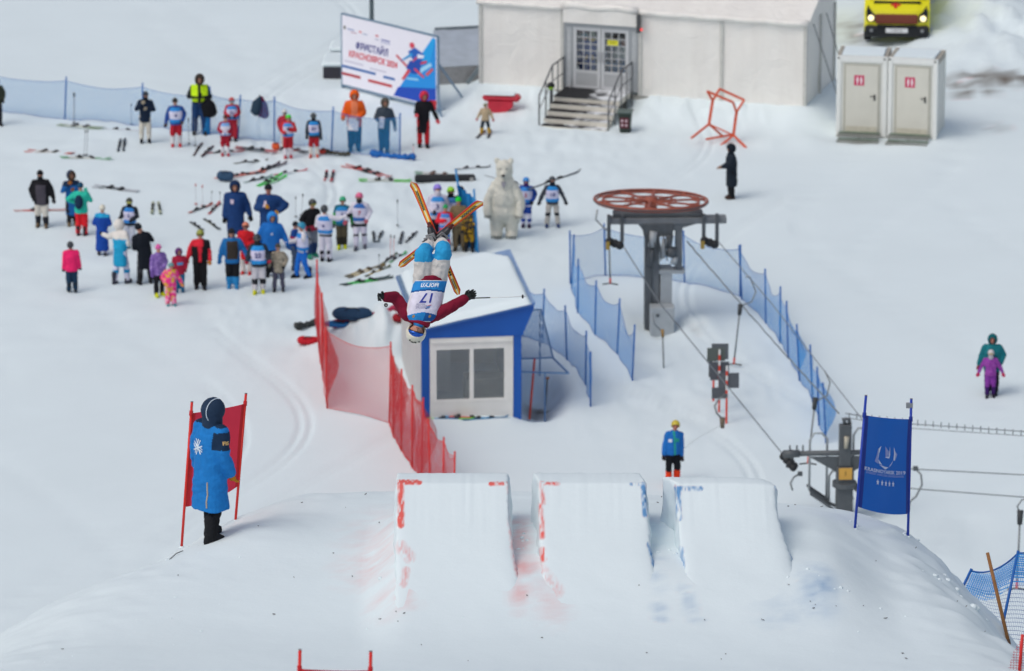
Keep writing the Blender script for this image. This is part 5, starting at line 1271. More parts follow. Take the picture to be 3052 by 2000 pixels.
# ================================================================== people
SKIN = mat('skin', 'c48f78', rough=.55, noise=.08, nscale=20)
SKIND = mat('skin_flushed', 'b57565', rough=.55, noise=.08, nscale=20)
def hand_mesh(curl=.5):
    m = MB()
    m.capsule((0, 0, 0), (0, 0, -.055), .028, .034, seg=8); m.capsule((.018, 0, -.02), (.022, 0, -.06), .022, .02, seg=8); m.capsule((-.018, 0, -.02), (-.022, 0, -.06), .022, .02, seg=8)
    for k, (x, L) in enumerate(((-.030, .055), (-.010, .065), (.010, .060), (.028, .046))):
        a = Vector((x, 0, -.075)); b = a+Vector((x*.1, -L*.5*math.sin(curl), -L*.55*math.cos(curl*.6))); c = b+Vector((0, -L*.5*math.sin(curl*1.8), -L*.5*math.cos(curl*1.8)))
        m.capsule(a, b, .0125, .0115, seg=6); m.capsule(b, c, .0115, .009, seg=6)
    m.capsule((-.026, -.005, -.02), (-.052, -.022, -.05), .014, .012, seg=6); m.capsule((-.052, -.022, -.05), (-.052, -.035, -.078), .012, .010, seg=6)
    return m
HAND_ME = hand_mesh().mesh('glove'); HAND_ME.polygons.foreach_set('use_smooth', [True]*len(HAND_ME.polygons)); HAND_ME.materials.append(None)
def boot_mesh():
    m = MB()
    m.capsule((0, .02, .30), (0, .01, .10), .068, .062, seg=12); m.loft([(0, -.045, 0, .052, .145), (0, -.045, .03, .056, .15), (0, -.04, .07, .052, .14), (0, -.01, .115, .05, .095), (0, .01, .15, .055, .07)], seg=16)
    return m
BOOT_ME = boot_mesh().mesh('boot'); BOOT_ME.polygons.foreach_set('use_smooth', [True]*len(BOOT_ME.polygons)); BOOT_ME.materials.append(None)
EYE = MB(); EYE.ellipsoid((0, 0, 0), (.013, .008, .008), seg=8, rings=5); EYE_ME = EYE.mesh('eye'); EYE_ME.materials.append(mat('eye_dark', '2b211d', noise=0))
MOU = MB(); MOU.ellipsoid((0, 0, 0), (.024, .008, .006), seg=8, rings=5); MOU_ME = MOU.mesh('mouth'); MOU_ME.materials.append(mat('lip', '8c4640', noise=0))
def shared(name, me, parent, material, M):
    o = link(name, me, parent); o.matrix_local = M
    if material is not None: o.material_slots[0].link = 'OBJECT'; o.material_slots[0].material = material
    return o
ARM = {'down': ((.055, .02, -.27), (.085, -.05, -.52)), 'out': ((.14, .02, -.24), (.24, -.04, -.45)), 'front': ((.09, .0, -.27), (-.05, -.22, -.34)), 'cross': ((.11, -.04, -.25), (-.12, -.22, -.17)),
       'face': ((.12, -.12, -.22), (-.06, -.26, .02)), 'reach': ((.22, -.10, -.06), (.46, -.14, .02)), 'hip': ((.24, .04, -.18), (.08, -.10, -.30)), 'ahead': ((.06, -.10, -.24), (.06, -.36, -.24)), 'shoulder': ((.10, -.14, -.24), (.02, -.22, .04)),
       'pole': ((.10, -.02, -.26), (.14, -.25, -.34)), 'back': ((.10, .10, -.26), (-.04, .20, -.34)), 'pocket': ((.13, .07, -.23), (.05, -.12, -.42)), 'loose': ((.07, -.03, -.27), (.09, -.18, -.47)), 'wide': ((.11, .04, -.25), (.17, -.02, -.49))}
def rotx(a): return Matrix.Rotation(a, 3, 'X')
def person(label, H, loc, rz, jacket='3a4a66', hem=.80, pants='22262e', boots='24262a', head='hood', hc=None, gl='26282c', arms=('down', 'down'), lean=(0, 0), stance=.11, stride=0.0,
           jfn=None, jx=(), pfn=None, px=(), bib=None, goggles=None, scarf=None, bulk=1.0, head_yaw=0.0, head_pitch=0.0, name='person', group=None, vox=.028, skin=SKIN, parts=None, J=None, flare=1.0, rot=None, face=True, fur=None, skis=None, cat='person', coatfn=None, backpack=None, hand_scale=1.0, bodyvox=None, tbulk=None):
    k = H/1.78
    if not J and not rot:
        rr_ = random.Random(label); lean = (lean[0]+rr_.uniform(-2, 4), lean[1]+rr_.uniform(-3, 3)); head_yaw += rr_.uniform(-16, 16); head_pitch += rr_.uniform(-2, 10); stance *= rr_.uniform(.85, 1.15); bulk *= rr_.uniform(1.02, 1.10); stride += rr_.uniform(-.05, .05)
        arms = tuple(rr_.choice(('down', 'pocket', 'loose', 'wide')) if a_ == 'down' else a_ for a_ in arms)
    root = thing(name, label, cat, loc, rz, group)
    if rot is not None: root.rotation_euler = rot
    hipc = Vector((0, 0, .93))
    RL = Matrix.Rotation(R(lean[1]), 3, 'Y') @ rotx(R(lean[0]))
    def up(v): return hipc + RL @ (Vector(v)-hipc)
    j = {}
    j['pel'] = hipc; j['chest'] = up((0, 0, 1.28)); j['neck'] = up((0, .0, 1.46)); j['head'] = up((0, -.015, 1.635))
    for s, n, arm in ((1, 'L', arms[0]), (-1, 'R', arms[1])):
        sh = Vector((s*.178*(1+.35*(bulk-1)), .01, 1.385)); e, wr_ = ARM[arm] if isinstance(arm, str) else arm
        j['sh'+n] = up(sh); j['el'+n] = up(sh+Vector((s*e[0], e[1], e[2]))); j['wr'+n] = up(sh+Vector((s*wr_[0], wr_[1], wr_[2])))
        dy = stride*s
        j['hip'+n] = Vector((s*.095, 0, .90)); j['an'+n] = Vector((s*stance, dy, .10)); j['kn'+n] = Vector((s*(stance*.5+.055), dy*.45-.03-abs(dy)*.12, .50))
    if J: j.update({a: Vector(b) for a, b in J.items() if a not in ('bootL', 'bootR', 'headM')})
    HR = Matrix.Rotation(R(head_yaw), 3, 'Z') @ rotx(R(head_pitch)); HB = (RL if not (J and 'headR' in J) else Matrix.Identity(3))
    if J and 'headM' in J: HM = J['headM']
    else: HM = HB @ HR
    hd = j['head']
    def hp(v): return hd + HM @ Vector(v)
    b = bulk
    # ---- body: one continuous skin from head to feet
    m = MB()
    m.ellipsoid(hd, (.078, .094, .112), M=HM); m.ellipsoid(hp((0, -.03, -.06)), (.055, .062, .055), M=HM)
    m.capsule(hp((0, -.085, .012)), hp((0, -.108, -.022)), .012, .017, seg=8)
    for s in (-1, 1): m.ellipsoid(hp((s*.08, .0, -.01)), (.014, .022, .032), seg=8, rings=6, M=HM)
    m.capsule(j['neck'], hd, .06, .055); m.capsule(j['chest'], j['neck'], .13, .07); m.capsule(j['pel'], j['chest'], .13, .14); m.capsule(j['shL'], j['shR'], .07, .07)
    for n in 'LR':
        m.capsule(j['sh'+n], j['el'+n], .055, .045); m.capsule(j['el'+n], j['wr'+n], .045, .033); m.capsule(j['hip'+n], j['kn'+n], .085, .06); m.capsule(j['kn'+n], j['an'+n], .06, .042)
        wd = (j['wr'+n]-j['el'+n]).normalized(); m.capsule(j['wr'+n], j['wr'+n]+wd*.09, .032, .026)
        if not J: m.capsule(j['an'+n]-Vector((0, 0, .04)), j['an'+n]+Vector((0, -.13, -.06)), .04, .035)
    m.map(lambda v: v*k); fuse('body', m, skin, root, (bodyvox or .026)*k, 2)
    # ---- trousers
    tb = tbulk or b
    if pants:
        m = MB(); m.capsule(j['hipL'], j['hipR'], .105*tb, .105*tb); m.capsule(j['pel']-(j['pel']-(j['hipL']+j['hipR'])/2)*.5, j['pel']+(j['chest']-j['pel']).normalized()*.05, .118*tb, .115*tb)
        for n in 'LR':
            kd = (j['an'+n]-j['kn'+n]).normalized(); m.capsule(j['hip'+n], j['kn'+n], .105*tb, .090*tb); m.capsule(j['kn'+n], j['an'+n]-kd*(.02 if not J else .13), .088*tb, (.078 if not J else .066)*tb)
        m.map(lambda v: v*k); fuse('trousers', m, [fab(pants)]+[fab(c) for c in px], root, vox*k, 4, pfn, k)
    # ---- boots
    for n in 'LR':
        if J and 'boot'+n in J: continue
        yaw = 8*(1 if n == 'L' else -1); M = Matrix.Translation((j['an'+n]-Vector((0, 0, .10)))*k) @ Matrix.Rotation(R(yaw), 4, 'Z') @ Matrix.Scale(k, 4)
        shared('boot', BOOT_ME, root, fab(boots), M)
    # ---- jacket / coat with sleeves
    if jacket:
        m = MB(); ax = j['chest']-j['pel']
        zs = [(hem, .195*flare), (min(hem+.12, .93), .195*(1+flare)/2), (.98, .185), (1.12, .19), (1.26, .195), (1.35, .175), (1.43, .125), (1.50, .09)]
        zs = [q for i, q in enumerate(zs) if i == 0 or q[0] > zs[i-1][0]+.01]
        if not J:
            rings = [(0, .0, z, rx*b, rx*.76*b if z < 1.4 else rx*.82*b) for z, rx in zs]
            m.loft(rings, seg=22, T=lambda v: up(v) if v.z > .93 else v)
        else:
            q = (j['neck']-j['pel']); w_ = (j['shL']-j['shR']).normalized(); dp = q.normalized().cross(w_).normalized()
            def T(v):
                t = (v.z-.93)/.53; c = j['pel'].lerp(j['neck'], t) if t > 0 else j['pel']+q.normalized()*(v.z-.93)
                return c+w_*v.x+dp*v.y
            m.loft([(0, 0, z, rx*b, rx*.72*b) for z, rx in zs], seg=26, T=T)
            j['T'] = T
        for n in 'LR':
            wd = (j['wr'+n]-j['el'+n]).normalized()
            m.capsule(j['sh'+n], j['el'+n], .088*b, .072*b); m.capsule(j['el'+n], j['wr'+n], .074*b, .062*b)
            m.capsule(j['neck'].lerp(j['sh'+n], .25)-Vector((0, 0, .04)) if not J else j['neck'].lerp(j['sh'+n], .5), j['sh'+n], .075*b, .082*b)
        m.map(lambda v: v*k); fuse('coat' if hem < .7 else 'jacket', m, [fab(jacket)]+[fab(c) for c in jx], root, vox*k, 5, jfn, k)
    # ---- gloves with five fingers
    for s, n in ((1, 'L'), (-1, 'R')):
        wd = (j['wr'+n]-j['el'+n]).normalized(); u = wd.orthogonal().normalized()
        z_ = -wd; y_ = Vector((0, 1, 0))-z_*z_.y
        if y_.length < .1: y_ = Vector((0, 0, 1))-z_*z_.z
        y_.normalize(); x_ = y_.cross(z_)
        M = Matrix((x_, y_, z_)).transposed().to_4x4(); M.translation = (j['wr'+n]+wd*.015)*k
        sc = Matrix.Diagonal((1.25*s*hand_scale, 1.25*hand_scale, 1.25*hand_scale, 1))
        shared('glove', HAND_ME, root, fab(gl), M @ Matrix.Scale(k, 4) @ sc)
    # ---- headgear
    hc = hc or jacket; hr_ = {}
    def capm(nm, axis, alpha, ro, ri, sc, off, mt, mcol=None):
        m = MB(); m.cap(hp(off), axis, R(alpha), ro, ri, sc=sc, R3=HM); m.map(lambda v: v*k); return m.build(nm, mt, root, smooth=True)
    if head == 'helmet':
        ho = capm('helmet', (0, -.62, -.78), 68, .128, .108, (.92, 1.06, 1.02), (0, .008, .012), gear(hc))
    elif head == 'beanie':
        capm('beanie', (0, -.25, -1), 78, .113, .100, (.90, 1.02, 1.12), (0, .0, .02), fab(hc))
    elif head == 'hood':
        capm('hood', (0, -1, -.12), 42, .158, .138, (.92, 1.0, 1.08), (0, .02, .0), fab(hc))
    elif head == 'hoodback':
        m = MB(); m.capsule(j['neck']-Vector((0, 0, .03)), hp((0, .02, -.04)), .125, .125, seg=20); m.map(lambda v: v*k); m.build('hood_drape', fab(hc), root, smooth=True)
        capm('hood', (0, -1, -.12), 36, .146, .128, (.92, 1.06, 1.08), (0, .015, -.01), fab(hc))
    elif head == 'hair':
        capm('hair', (0, -.85, -.75), 60, .112, .10, (.9, 1.0, 1.1), (0, .005, .01), fab(hc))
    if fur:
        m = MB(); r_ = random.Random(2); n_ = 26
        for q in range(n_):
            a = 2*math.pi*q/n_; c = hp((.10*math.sin(a), -.09+.01*r_.uniform(-1, 1), .005+.125*math.cos(a))); m.ellipsoid(c, (.034, .034, .034), seg=7, rings=5)
        m.map(lambda v: v*k); fuse('fur_trim', m, mat('fur_'+fur, fur, rough=.95, noise=.3, nscale=40, bump=.9, bscale=80), root, .016*k, 1)
    if goggles:
        m = MB(); vs = []; fs = []; nu_, nv_ = 12, 4
        for r0 in (.112, .126):
            for jn in range(nv_+1):
                for i in range(nu_+1):
                    az = R(-70+140*i/nu_); el_ = R(-6+30*jn/nv_) if goggles != 'up' else R(34+20*jn/nv_)
                    vs.append(hp((r0*.86*math.sin(az)*math.cos(el_), -r0*.99*math.cos(az)*math.cos(el_), r0*1.05*math.sin(el_))))
        N = (nu_+1)*(nv_+1)
        for jn in range(nv_):
            for i in range(nu_): q = jn*(nu_+1)+i; fs += [(q, q+1, q+nu_+2, q+nu_+1), (N+q, N+q+nu_+1, N+q+nu_+2, N+q+1)]
        rim = [i for i in range(nu_)]
        for i in range(nu_): fs += [(i, N+i, N+i+1, i+1), (nv_*(nu_+1)+i, nv_*(nu_+1)+i+1, N+nv_*(nu_+1)+i+1, N+nv_*(nu_+1)+i)]
        m.add(vs, fs); m.map(lambda v: v*k); m.build('goggles', gear(goggles if goggles != 'up' else '2a2c30'), root, smooth=True)
    elif face:
        for s in (-1, 1):
            M = HM.to_4x4(); M.translation = hp((s*.034, -.084, .018))*k; shared('eye', EYE_ME, root, None, M @ Matrix.Scale(k, 4))
        M = HM.to_4x4(); M.translation = hp((0, -.088, -.058))*k; shared('mouth', MOU_ME, root, None, M @ Matrix.Scale(k, 4))
    if scarf:
        m = MB(); m.capsule(hp((0, -.01, -.155)), hp((0, -.03, -.075)), .094, .086); m.map(lambda v: v*k); m.build('neck_warmer', fab(scarf), root, smooth=True)
    # ---- race bib over the jacket
    if bib is not None:
        num, c_main, c_band, back = (list(bib)+[None]*4)[:4]; c_main = c_main or 'dcd9ec'; c_band = c_band or '2f86cc'
        m = MB(); rings = [(0, 0, .90, .212*b, .165*b), (0, 0, 1.0, .206*b, .160*b), (0, 0, 1.14, .208*b, .164*b), (0, 0, 1.28, .212*b, .168*b), (0, 0, 1.37, .185*b, .155*b), (0, 0, 1.445, .13*b, .12*b)]
        m.loft(rings, seg=26, T=up); m.map(lambda v: v*k)
        def bf(x, y, z): return np.where(z < 1.02, 1, np.where(z > 1.315, 1, 0))
        bo = fuse('bib', m, [fab(c_main), fab(c_band)], root, .024*k, 3, bf if not J else None, k)
        if num:
            vv, ff = text_mesh(str(num), .19, extrude=.001, bold=.006); m = MB(); sg = 1 if not back else -1
            m.add([up((sg*p.x, -sg*(.162*b*math.sqrt(max(0, 1-abs(p.x/(.21*b))**2.4))+.010), 1.17+p.y))*k for p in vv], ff); m.build('bib_number', fab('3a4a9a' if num not in ('2', '7') else 'c8405a'), bo)
    if backpack:
        m = MB(); m.ellipsoid(up((0, .22*b, 1.18)), (.15, .11, .24), seg=14, rings=10); m.ellipsoid(up((0, .26*b, 1.08)), (.12, .09, .14), seg=12, rings=8); m.map(lambda v: v*k); fuse('backpack', m, fab(backpack), root, .025*k, 3)
    root['k'] = k
    return root, j, k
def PF(label, fx, fy, ftop, rz=0, **kw):      # feet and top of head in the overview of the photograph
    p = GF(fx, fy); s = scale_at(p); th = math.atan2(40.0, p.y)
    H = (fy-ftop)*1.28205/(s*math.cos(th))/1.035*kw.pop('hs', 1.0)
    del_ = kw.pop('H', None)
    return person(label, del_ or H, p, R(rz), **kw)

# colour functions for two-tone clothes (local coordinates for a 1.78 m figure)
yoke = lambda x, y, z: np.where(z > 1.33, 1, 0)
split_legs = lambda zc: (lambda x, y, z: np.where(z < zc, 1, 0))
def bands(*lv): return lambda x, y, z: np.searchsorted(np.array(lv), z)
spots2 = lambda sc, seed: (lambda x, y, z: np.where(vnoise(x/sc+z/sc*.7, z/sc+y/sc, seed) > .12, 1, np.where(vnoise(x/sc+9, z/sc+y/sc+5, seed+1) > .18, 2, 0)))

ROW = 'young racers waiting by the blue fence'; GRP = 'spectators and racers on the snow'
# ---- row by the long fence
PF('person at the fence end with dark hood, mostly out of sight', -7, 292, 176, 20, jacket='3a4034', hc='22261f', head='hood')
PF('person in dark coat and cream trousers holding a pale bag to the chest', 338, 330, 207, 5, jacket='16263c', hem=.70, pants='cfcabd', boots='1c1e22', head='beanie', hc='3b3f48', arms=('cross', 'face'), gl='b9ad97', pfn=split_legs(.30), px=('d9d6cc',), scarf='20242c')
PF('child in blue jacket and white bib 4 with red trousers', 410, 341, 222, 4, jacket='2f4f95', pants='b0202f', boots='c03038', head='beanie', hc='3c3a38', goggles='up', bib=('4', 'd9d6ea', '2f8ad0'), arms=('down', 'down'), gl='4a3a3a', pfn=split_legs(.42), px=('d8d4d6',), group=ROW)
PF('tall person in yellow hi-vis vest and navy overalls', 464, 312, 168, 6, jacket='20262a', hem=.95, pants='1d3d6b', boots='23252a', head='hood', hc='3a3430', fur='4a4038', arms=('cross', 'cross'), bulk=1.12, jfn=lambda x, y, z: np.where((z > 1.0) & (np.abs(x) > .05) & (np.abs(x) < .23) & ~((z > 1.10) & (z < 1.18)), 1, 0), jx=('c6ee1e',), stance=.14)
PF('red jacketed racer with teal face mask and bib 21', 541, 327, 222, 0, jacket='b02a3c', pants='b0283a', head='helmet', hc='c03a34', goggles='2f9aa8', bib=('21', 'd6d3ea', '3a8ad0'), arms=('front', 'front'), group=ROW)
PF('small child in red with white bib 2 before a taller racer', 524, 362, 263, 3, jacket='9a2038', pants='a81f30', boots='b02838', head='beanie', hc='5a3028', bib=('2', 'e0dcea', '7aaae0'), arms=('front', 'front'), gl='d8d8e4', pfn=split_legs(.42), px=('dcd8dc',), group=ROW)
PF('racer with white patterned helmet hidden behind the green helmet', 663, 346, 250, -6, jacket='a82a3c', pants='d8d4cc', head='helmet', hc='cfcfca', goggles='2a2c30', arms=('front', 'down'), group=ROW)
PF('racer with bright green helmet, red sleeves and crossed gloves', 670, 367, 262, 2, jacket='c8323a', pants='b0202c', boots='b83040', head='helmet', hc='35d028', bib=(' ', 'd9d2e6', '4a93d6'), arms=('cross', 'front'), gl='22304a', pfn=split_legs(.42), px=('dcd6dc',), group=ROW)
PF('racer in dark jacket with bib 20 and red trousers', 730, 365, 258, 0, jacket='333a44', pants='b0242f', boots='c8584a', head='helmet', hc='3a4044', goggles='4a5048', bib=('20', 'd9d4ea', '2f8ad0'), pfn=split_legs(.44), px=('d6d2cc',), scarf='20242e', group=ROW)
PF('man in orange hooded jacket holding a white paper', 824, 350, 205, 3, jacket='e8601c', hem=.72, pants='1f3a5c', boots='20304a', head='hood', hc='e8601c', arms=('front', 'pole'), gl='b87a62', jfn=lambda x, y, z: np.where((np.abs(x) < .09) & (y < -.05), 1, 0), jx=('e8825a',), bulk=1.08)
PF('person in slate jacket with fur hood behind the fence', 893, 354, 224, -4, jacket='3c4652', hem=.74, pants='24486c', boots='22344c', head='hood', hc='54524f', fur='6e665c', arms=('down', 'front'), gl='8a8f98')
PF('person in long black coat and red trousers with red hood', 984, 342, 208, 5, jacket='17161c', hem=.46, pants='c0242c', boots='241a1e', head='hood', hc='c8304a', arms=('out', 'ahead'), gl='d4505a', flare=.95)
sk_kid = PF('small child in tan jacket skiing with feet wide apart', 1128, 313, 237, -10, jacket='b3a083', pants='23303a', boots='8c7c3a', head='helmet', hc='8f8e70', goggles='3a3f28', arms=('out', 'out'), gl='b04848', stance=.24, pfn=lambda x, y, z: np.where(z < .40, 1, 0), px=('c9a02a',))
# ---- standing groups lower down
PF('man in black and grey jacket with cream trousers and a black balaclava', 98, 527, 390, -3, jacket='17171c', hem=.70, pants='cfcac0', boots='6a5a46', head='beanie', hc='16171c', scarf='15171c', jfn=lambda x, y, z: np.where((np.abs(x) < .15) & (z < 1.34) & (y < .2), 1, 0), jx=('4b4750',), bulk=1.12, pfn=split_legs(.36), px=('20222a',))
PF('person in long blue coat with brown fur hood hugging a child in teal', 168, 524, 393, 12, jacket='1c62a8', hem=.34, pants='2a2a2e', boots='7a6a52', head='hood', hc='1d3150', fur='5f4d3a', arms=('cross', 'face'), gl='b87432', jfn=yoke, jx=('16304e',))
PF('person in teal jacket and red trousers with a dark backpack', 190, 548, 420, 168, jacket='2fbfa6', hem=.76, pants='e02430', boots='3a3035', head='beanie', hc='1d4a66', arms=('hip', 'face'), backpack='15304a', gl='2fbfa6')
PF('person in long royal blue coat with pale hat seen from behind', 238, 594, 472, 175, jacket='1747a0', hem=.18, pants='c9c6dc', boots='2a2c30', head='beanie', hc='d8d4c4', arms=('front', 'front'), jfn=lambda x, y, z: np.where(z > 1.36, 1, 0), jx=('2aa0d0',), flare=1.1)
PF('racer with dark helmet and white bib standing behind a cyan coat', 303, 576, 455, -8, jacket='2a3038', pants='c8ccd8', head='helmet', hc='3a4034', goggles='c8c860', bib=('1', 'd6d3ea', '3a8ad6'), arms=('front', 'pole'), scarf='20242a')
PF('person in white and cyan long vest bending away', 281, 659, 508, 150, jacket='1f9ac6', hem=.50, pants='d4d2e4', boots='3a3c48', head='hood', hc='dad7d0', arms=('reach', 'front'), jfn=lambda x, y, z: np.where((z > 1.26) | (np.abs(x) > .22), 1, 0), jx=('dcd8d2',), stride=.12, lean=(14, 8), pfn=lambda x, y, z: np.where((z > .30) & (z < .40), 1, 0), px=('2a90c4',))
PF('person in long black coat bending with one arm raised', 338, 659, 512, 200, jacket='131a24', hem=.44, pants='3a3c42', boots='1c1d20', head='beanie', hc='1a2028', arms=('front', 'face'), lean=(4, 10), gl='c48f78', stance=.15)
PF('child in purple patterned jacket and pink hat', 370, 688, 562, 28, jacket='8a6cb4', hem=.72, pants='1a1b20', boots='c8cf20', head='beanie', hc='d465a4', jfn=spots2(.05, 71), jx=('7456a4', 'a58cc8'), arms=('front', 'down'), gl='7a5ca8')
PF('small child in pink and yellow flowered snowsuit', 397, 711, 606, 20, jacket='f03c8c', hem=.80, pants='f0358a', boots='4a8a92', head='helmet', hc='5f8f90', jfn=spots2(.08, 81), jx=('e8c03a', 'f890b0'), pfn=spots2(.08, 84), px=('f8a0c0', 'e0b83a'), arms=('out', 'down'), gl='e8a060', bulk=1.12)
PF('small child in red jacket and teal trousers with purple hood', 418, 680, 573, 15, jacket='b02440', hem=.74, pants='1f6f98', boots='2a5a78', head='hood', hc='6a3a78', arms=('down', 'down'), jfn=lambda x, y, z: np.where((z > 1.12) & (z < 1.24) & (np.abs(x) < .12), 1, 0), jx=('5a9ad0',), gl='8a2038')
PF('child in bright pink jacket and navy trousers with black helmet', 168, 679, 557, 190, jacket='f0286c', hem=.74, pants='1c3a54', boots='242c34', head='helmet', hc='34383e', arms=('down', 'down'), gl='1c1d24', bulk=1.05, lean=(-3, 2))
PF('coach in red and black overalls with tan gloves and yellow helmet', 466, 671, 528, 3, jacket='17171b', hem=.82, pants='141519', boots='1a1b1f', head='helmet', hc='8f9438', goggles='6a6a3a', arms=('down', 'down'), gl='b4762a', jfn=lambda x, y, z: np.where((z > 1.30) & (x < .1) | (np.abs(x) < .055) & (y < 0) | (x < -.24) | ((x > .24) & (z < 1.22)), 1, 0), jx=('d8283a',), bulk=1.06)
PF('tall man in long navy coat with white badge and dark hood', 549, 578, 415, 0, jacket='1b3d72', hem=.40, pants='1a2028', head='hood', hc='1a3054', arms=('down', 'down'), gl='15181f', bulk=1.14, jfn=lambda x, y, z: np.where((np.abs(x+.08) < .045) & (np.abs(z-1.27) < .05) & (y < 0), 1, 0), jx=('d8c8d4',))
PF('man in long navy coat and black cap holding yellow mitts', 626, 583, 420, -4, jacket='1b3f74', hem=.42, pants='1a2028', head='beanie', hc='20232a', arms=('hip', 'cross'), gl='dba02c', bulk=1.14, jfn=lambda x, y, z: np.where((np.abs(x+.07) < .04) & (np.abs(z-1.29) < .06) & (y < 0), 1, 0), jx=('d8c8d4',), skin=SKIND)
PF('man in blue jacket with dark brown waistcoat and blue boots', 541, 669, 525, 4, jacket='1f6cac', hem=.74, pants='16181d', boots='2a80b8', head='beanie', hc='232428', arms=('out', 'down'), gl='2a6ea8', bulk=1.12, jfn=lambda x, y, z: np.where((np.abs(x) < .165) & (z > .88) & (z < 1.42) & (y < .1), 1, 0), jx=('39332e',), pfn=split_legs(.36), px=('2a84c0',))
PF('person in long red coat with striped helmet behind the waistcoat man', 573, 638, 511, -10, jacket='d0202a', hem=.52, pants='d8d0cc', boots='c83a3a', head='helmet', hc='d0785a', goggles='6a3a30', arms=('front', 'front'), gl='c03030')
PF('man in bright blue hooded jacket and dark trousers', 631, 642, 488, 5, jacket='1f6fc0', hem=.74, pants='181b22', boots='1c1e22', head='hood', hc='2f86d8', arms=('out', 'down'), gl='2a5a94', bulk=1.14, jfn=lambda x, y, z: np.where((np.abs(x-.02) < .035) & (np.abs(z-1.22) < .03) & (y < 0), 1, 0), jx=('cfd8e8',))
PF('child racer with bib 22, grey trousers and yellow boots', 602, 682, 538, 0, jacket='2a3440', pants='c9c6cc', boots='c6c828', head='helmet', hc='2c3036', goggles='5a5a58', bib=('22', 'd9d4ec', '2f93dc'), arms=('pole', 'pole'), gl='a02a40', pfn=bands(.30, .46), px=('26282e', 'c9c6cc'), scarf='23262c')
PF('child in beige camouflage jacket with hands at sides', 648, 676, 562, -3, jacket='938b7c', hem=.70, pants='4c4c5e', boots='2a2c30', head='beanie', hc='4a4640', jfn=spots2(.05, 91), jx=('a89f8e', '7c7466'), arms=('down', 'down'), gl='2a2c30', pfn=None, bulk=.95, stance=.14)
PF('person in navy jacket with red stripe and black cap facing sideways', 684, 628, 510, 75, jacket='1e4a94', hem=.74, pants='5a6a80', boots='22324a', head='beanie', hc='22262c', arms=('ahead', 'ahead'), jfn=lambda x, y, z: np.where((z > 1.18) & (z < 1.28), 1, 0), jx=('c03a50',))
PF('striding racer in bright blue trousers with teal helmet and bib', 704, 646, 512, -70, jacket='d9d6da', hem=.84, pants='1f6fd0', boots='181b22', head='helmet', hc='2a8fb0', bib=('5', 'd6d6ee', '2f86d0'), arms=('reach', 'ahead'), gl='e0dfe4', stride=.22)
PF('racer in black jacket and dark helmet looking sideways', 724, 598, 457, 35, jacket='17181d', hem=.82, pants='8a8f98', boots='2f8a70', head='helmet', hc='2f3436', goggles='a8a838', arms=('front', 'down'), jfn=lambda x, y, z: np.where((z < 1.0), 1, 0), jx=('b0304a',), pfn=split_legs(.45), px=('2a4470',))
PF('racer in white suit with bib seen from behind touching a friend', 757, 607, 472, 165, jacket='dcd9e2', hem=.86, pants='dcd9e6', boots='23252b', head='helmet', hc='3a4046', bib=('6', 'd6d3ea', '3a8cd2', True), arms=('front', 'reach'), gl='2a2c34', pfn=lambda x, y, z: np.where(z > .80, 1, 0), px=('20242c',))
PF('racer with emerald helmet, green sleeves and brown trousers', 795, 577, 452, 0, jacket='1f6a80', pants='57503f', boots='c6cf1c', head='helmet', hc='12a070', bib=('3', 'd4d4ea', '2a86c6'), arms=('down', 'down'), gl='2a2e34', jfn=lambda x, y, z: np.where((z < 1.22) & (np.abs(x) > .2), 1, 0), jx=('3a9a4a',), pfn=split_legs(.40), px=('33302a',))
PF('racer with pink helmet in white jacket beside the emerald helmet', 838, 578, 442, -5, jacket='dad6e2', pants='d6d2e2', boots='5a5c68', head='helmet', hc='e0648c', bib=('7', 'd9d4e8', '3c6eb4'), arms=('down', 'out'), gl='c06070', scarf='2a2c32', stride=.08, pfn=lambda x, y, z: np.where((z > .72) | ((z > .42) & (z < .50)), 1, 0), px=('1c1e24',))
# ---- group next to the bear
PF('racer with purple helmet and white bib beside the bunched net', 1018, 572, 410, 0, jacket='c9c4d4', pants='1b1d24', boots='2a2c32', head='helmet', hc='8f7ad8', bib=('3', 'dcdaee', '3a8ed4'), arms=('down', 'front'), gl='26282e', scarf='d0c8d4', hs=.92)
PF('racer with lime helmet and black mask', 1048, 568, 417, 0, jacket='2c303c', pants='2a2c34', head='helmet', hc='8fd018', bib=(' ', 'c9c6e0', '4a86c0'), arms=('front', 'front'), scarf='16181c', hs=.92)
PF('racer with black balaclava behind the light blue pole', 1074, 566, 415, -6, jacket='252a34', pants='2c2f38', head='beanie', hc='2a1e20', scarf='15161a', bib=(' ', 'd4d2e8', '2f88c8'), arms=('down', 'down'), hs=.92)
PF('child in red jacket with green headband and blue trousers', 1034, 585, 470, 4, jacket='d81f34', pants='2a6cb8', boots='b02030', head='beanie', hc='2f9a5a', bib=(' ', 'd0c6e4', '4a86d0'), arms=('front', 'cross'), gl='c8203a', pfn=split_legs(.48), px=('b8243a',))
PF('child with bright green hat and olive brown jacket', 1068, 582, 450, -4, jacket='7a6a4e', pants='7a6d54', boots='4a4438', head='beanie', hc='22d03c', arms=('down', 'down'), gl='5a4c3a', hs=.98)
PF('child in black and yellow patterned trousers beside the bunched net', 1091, 584, 480, -8, jacket='4a4030', pants='9a7a1c', boots='1e2024', head='beanie', hc='3a3e46', jfn=spots2(.07, 61), jx=('b08a20', '2a2620'), pfn=lambda x, y, z: np.where(z < .40, 1, np.where(vnoise(x/.07, z/.07, 65) > .05, 2, 0)), px=('1e2026', '3a3020'), arms=('front', 'down'))
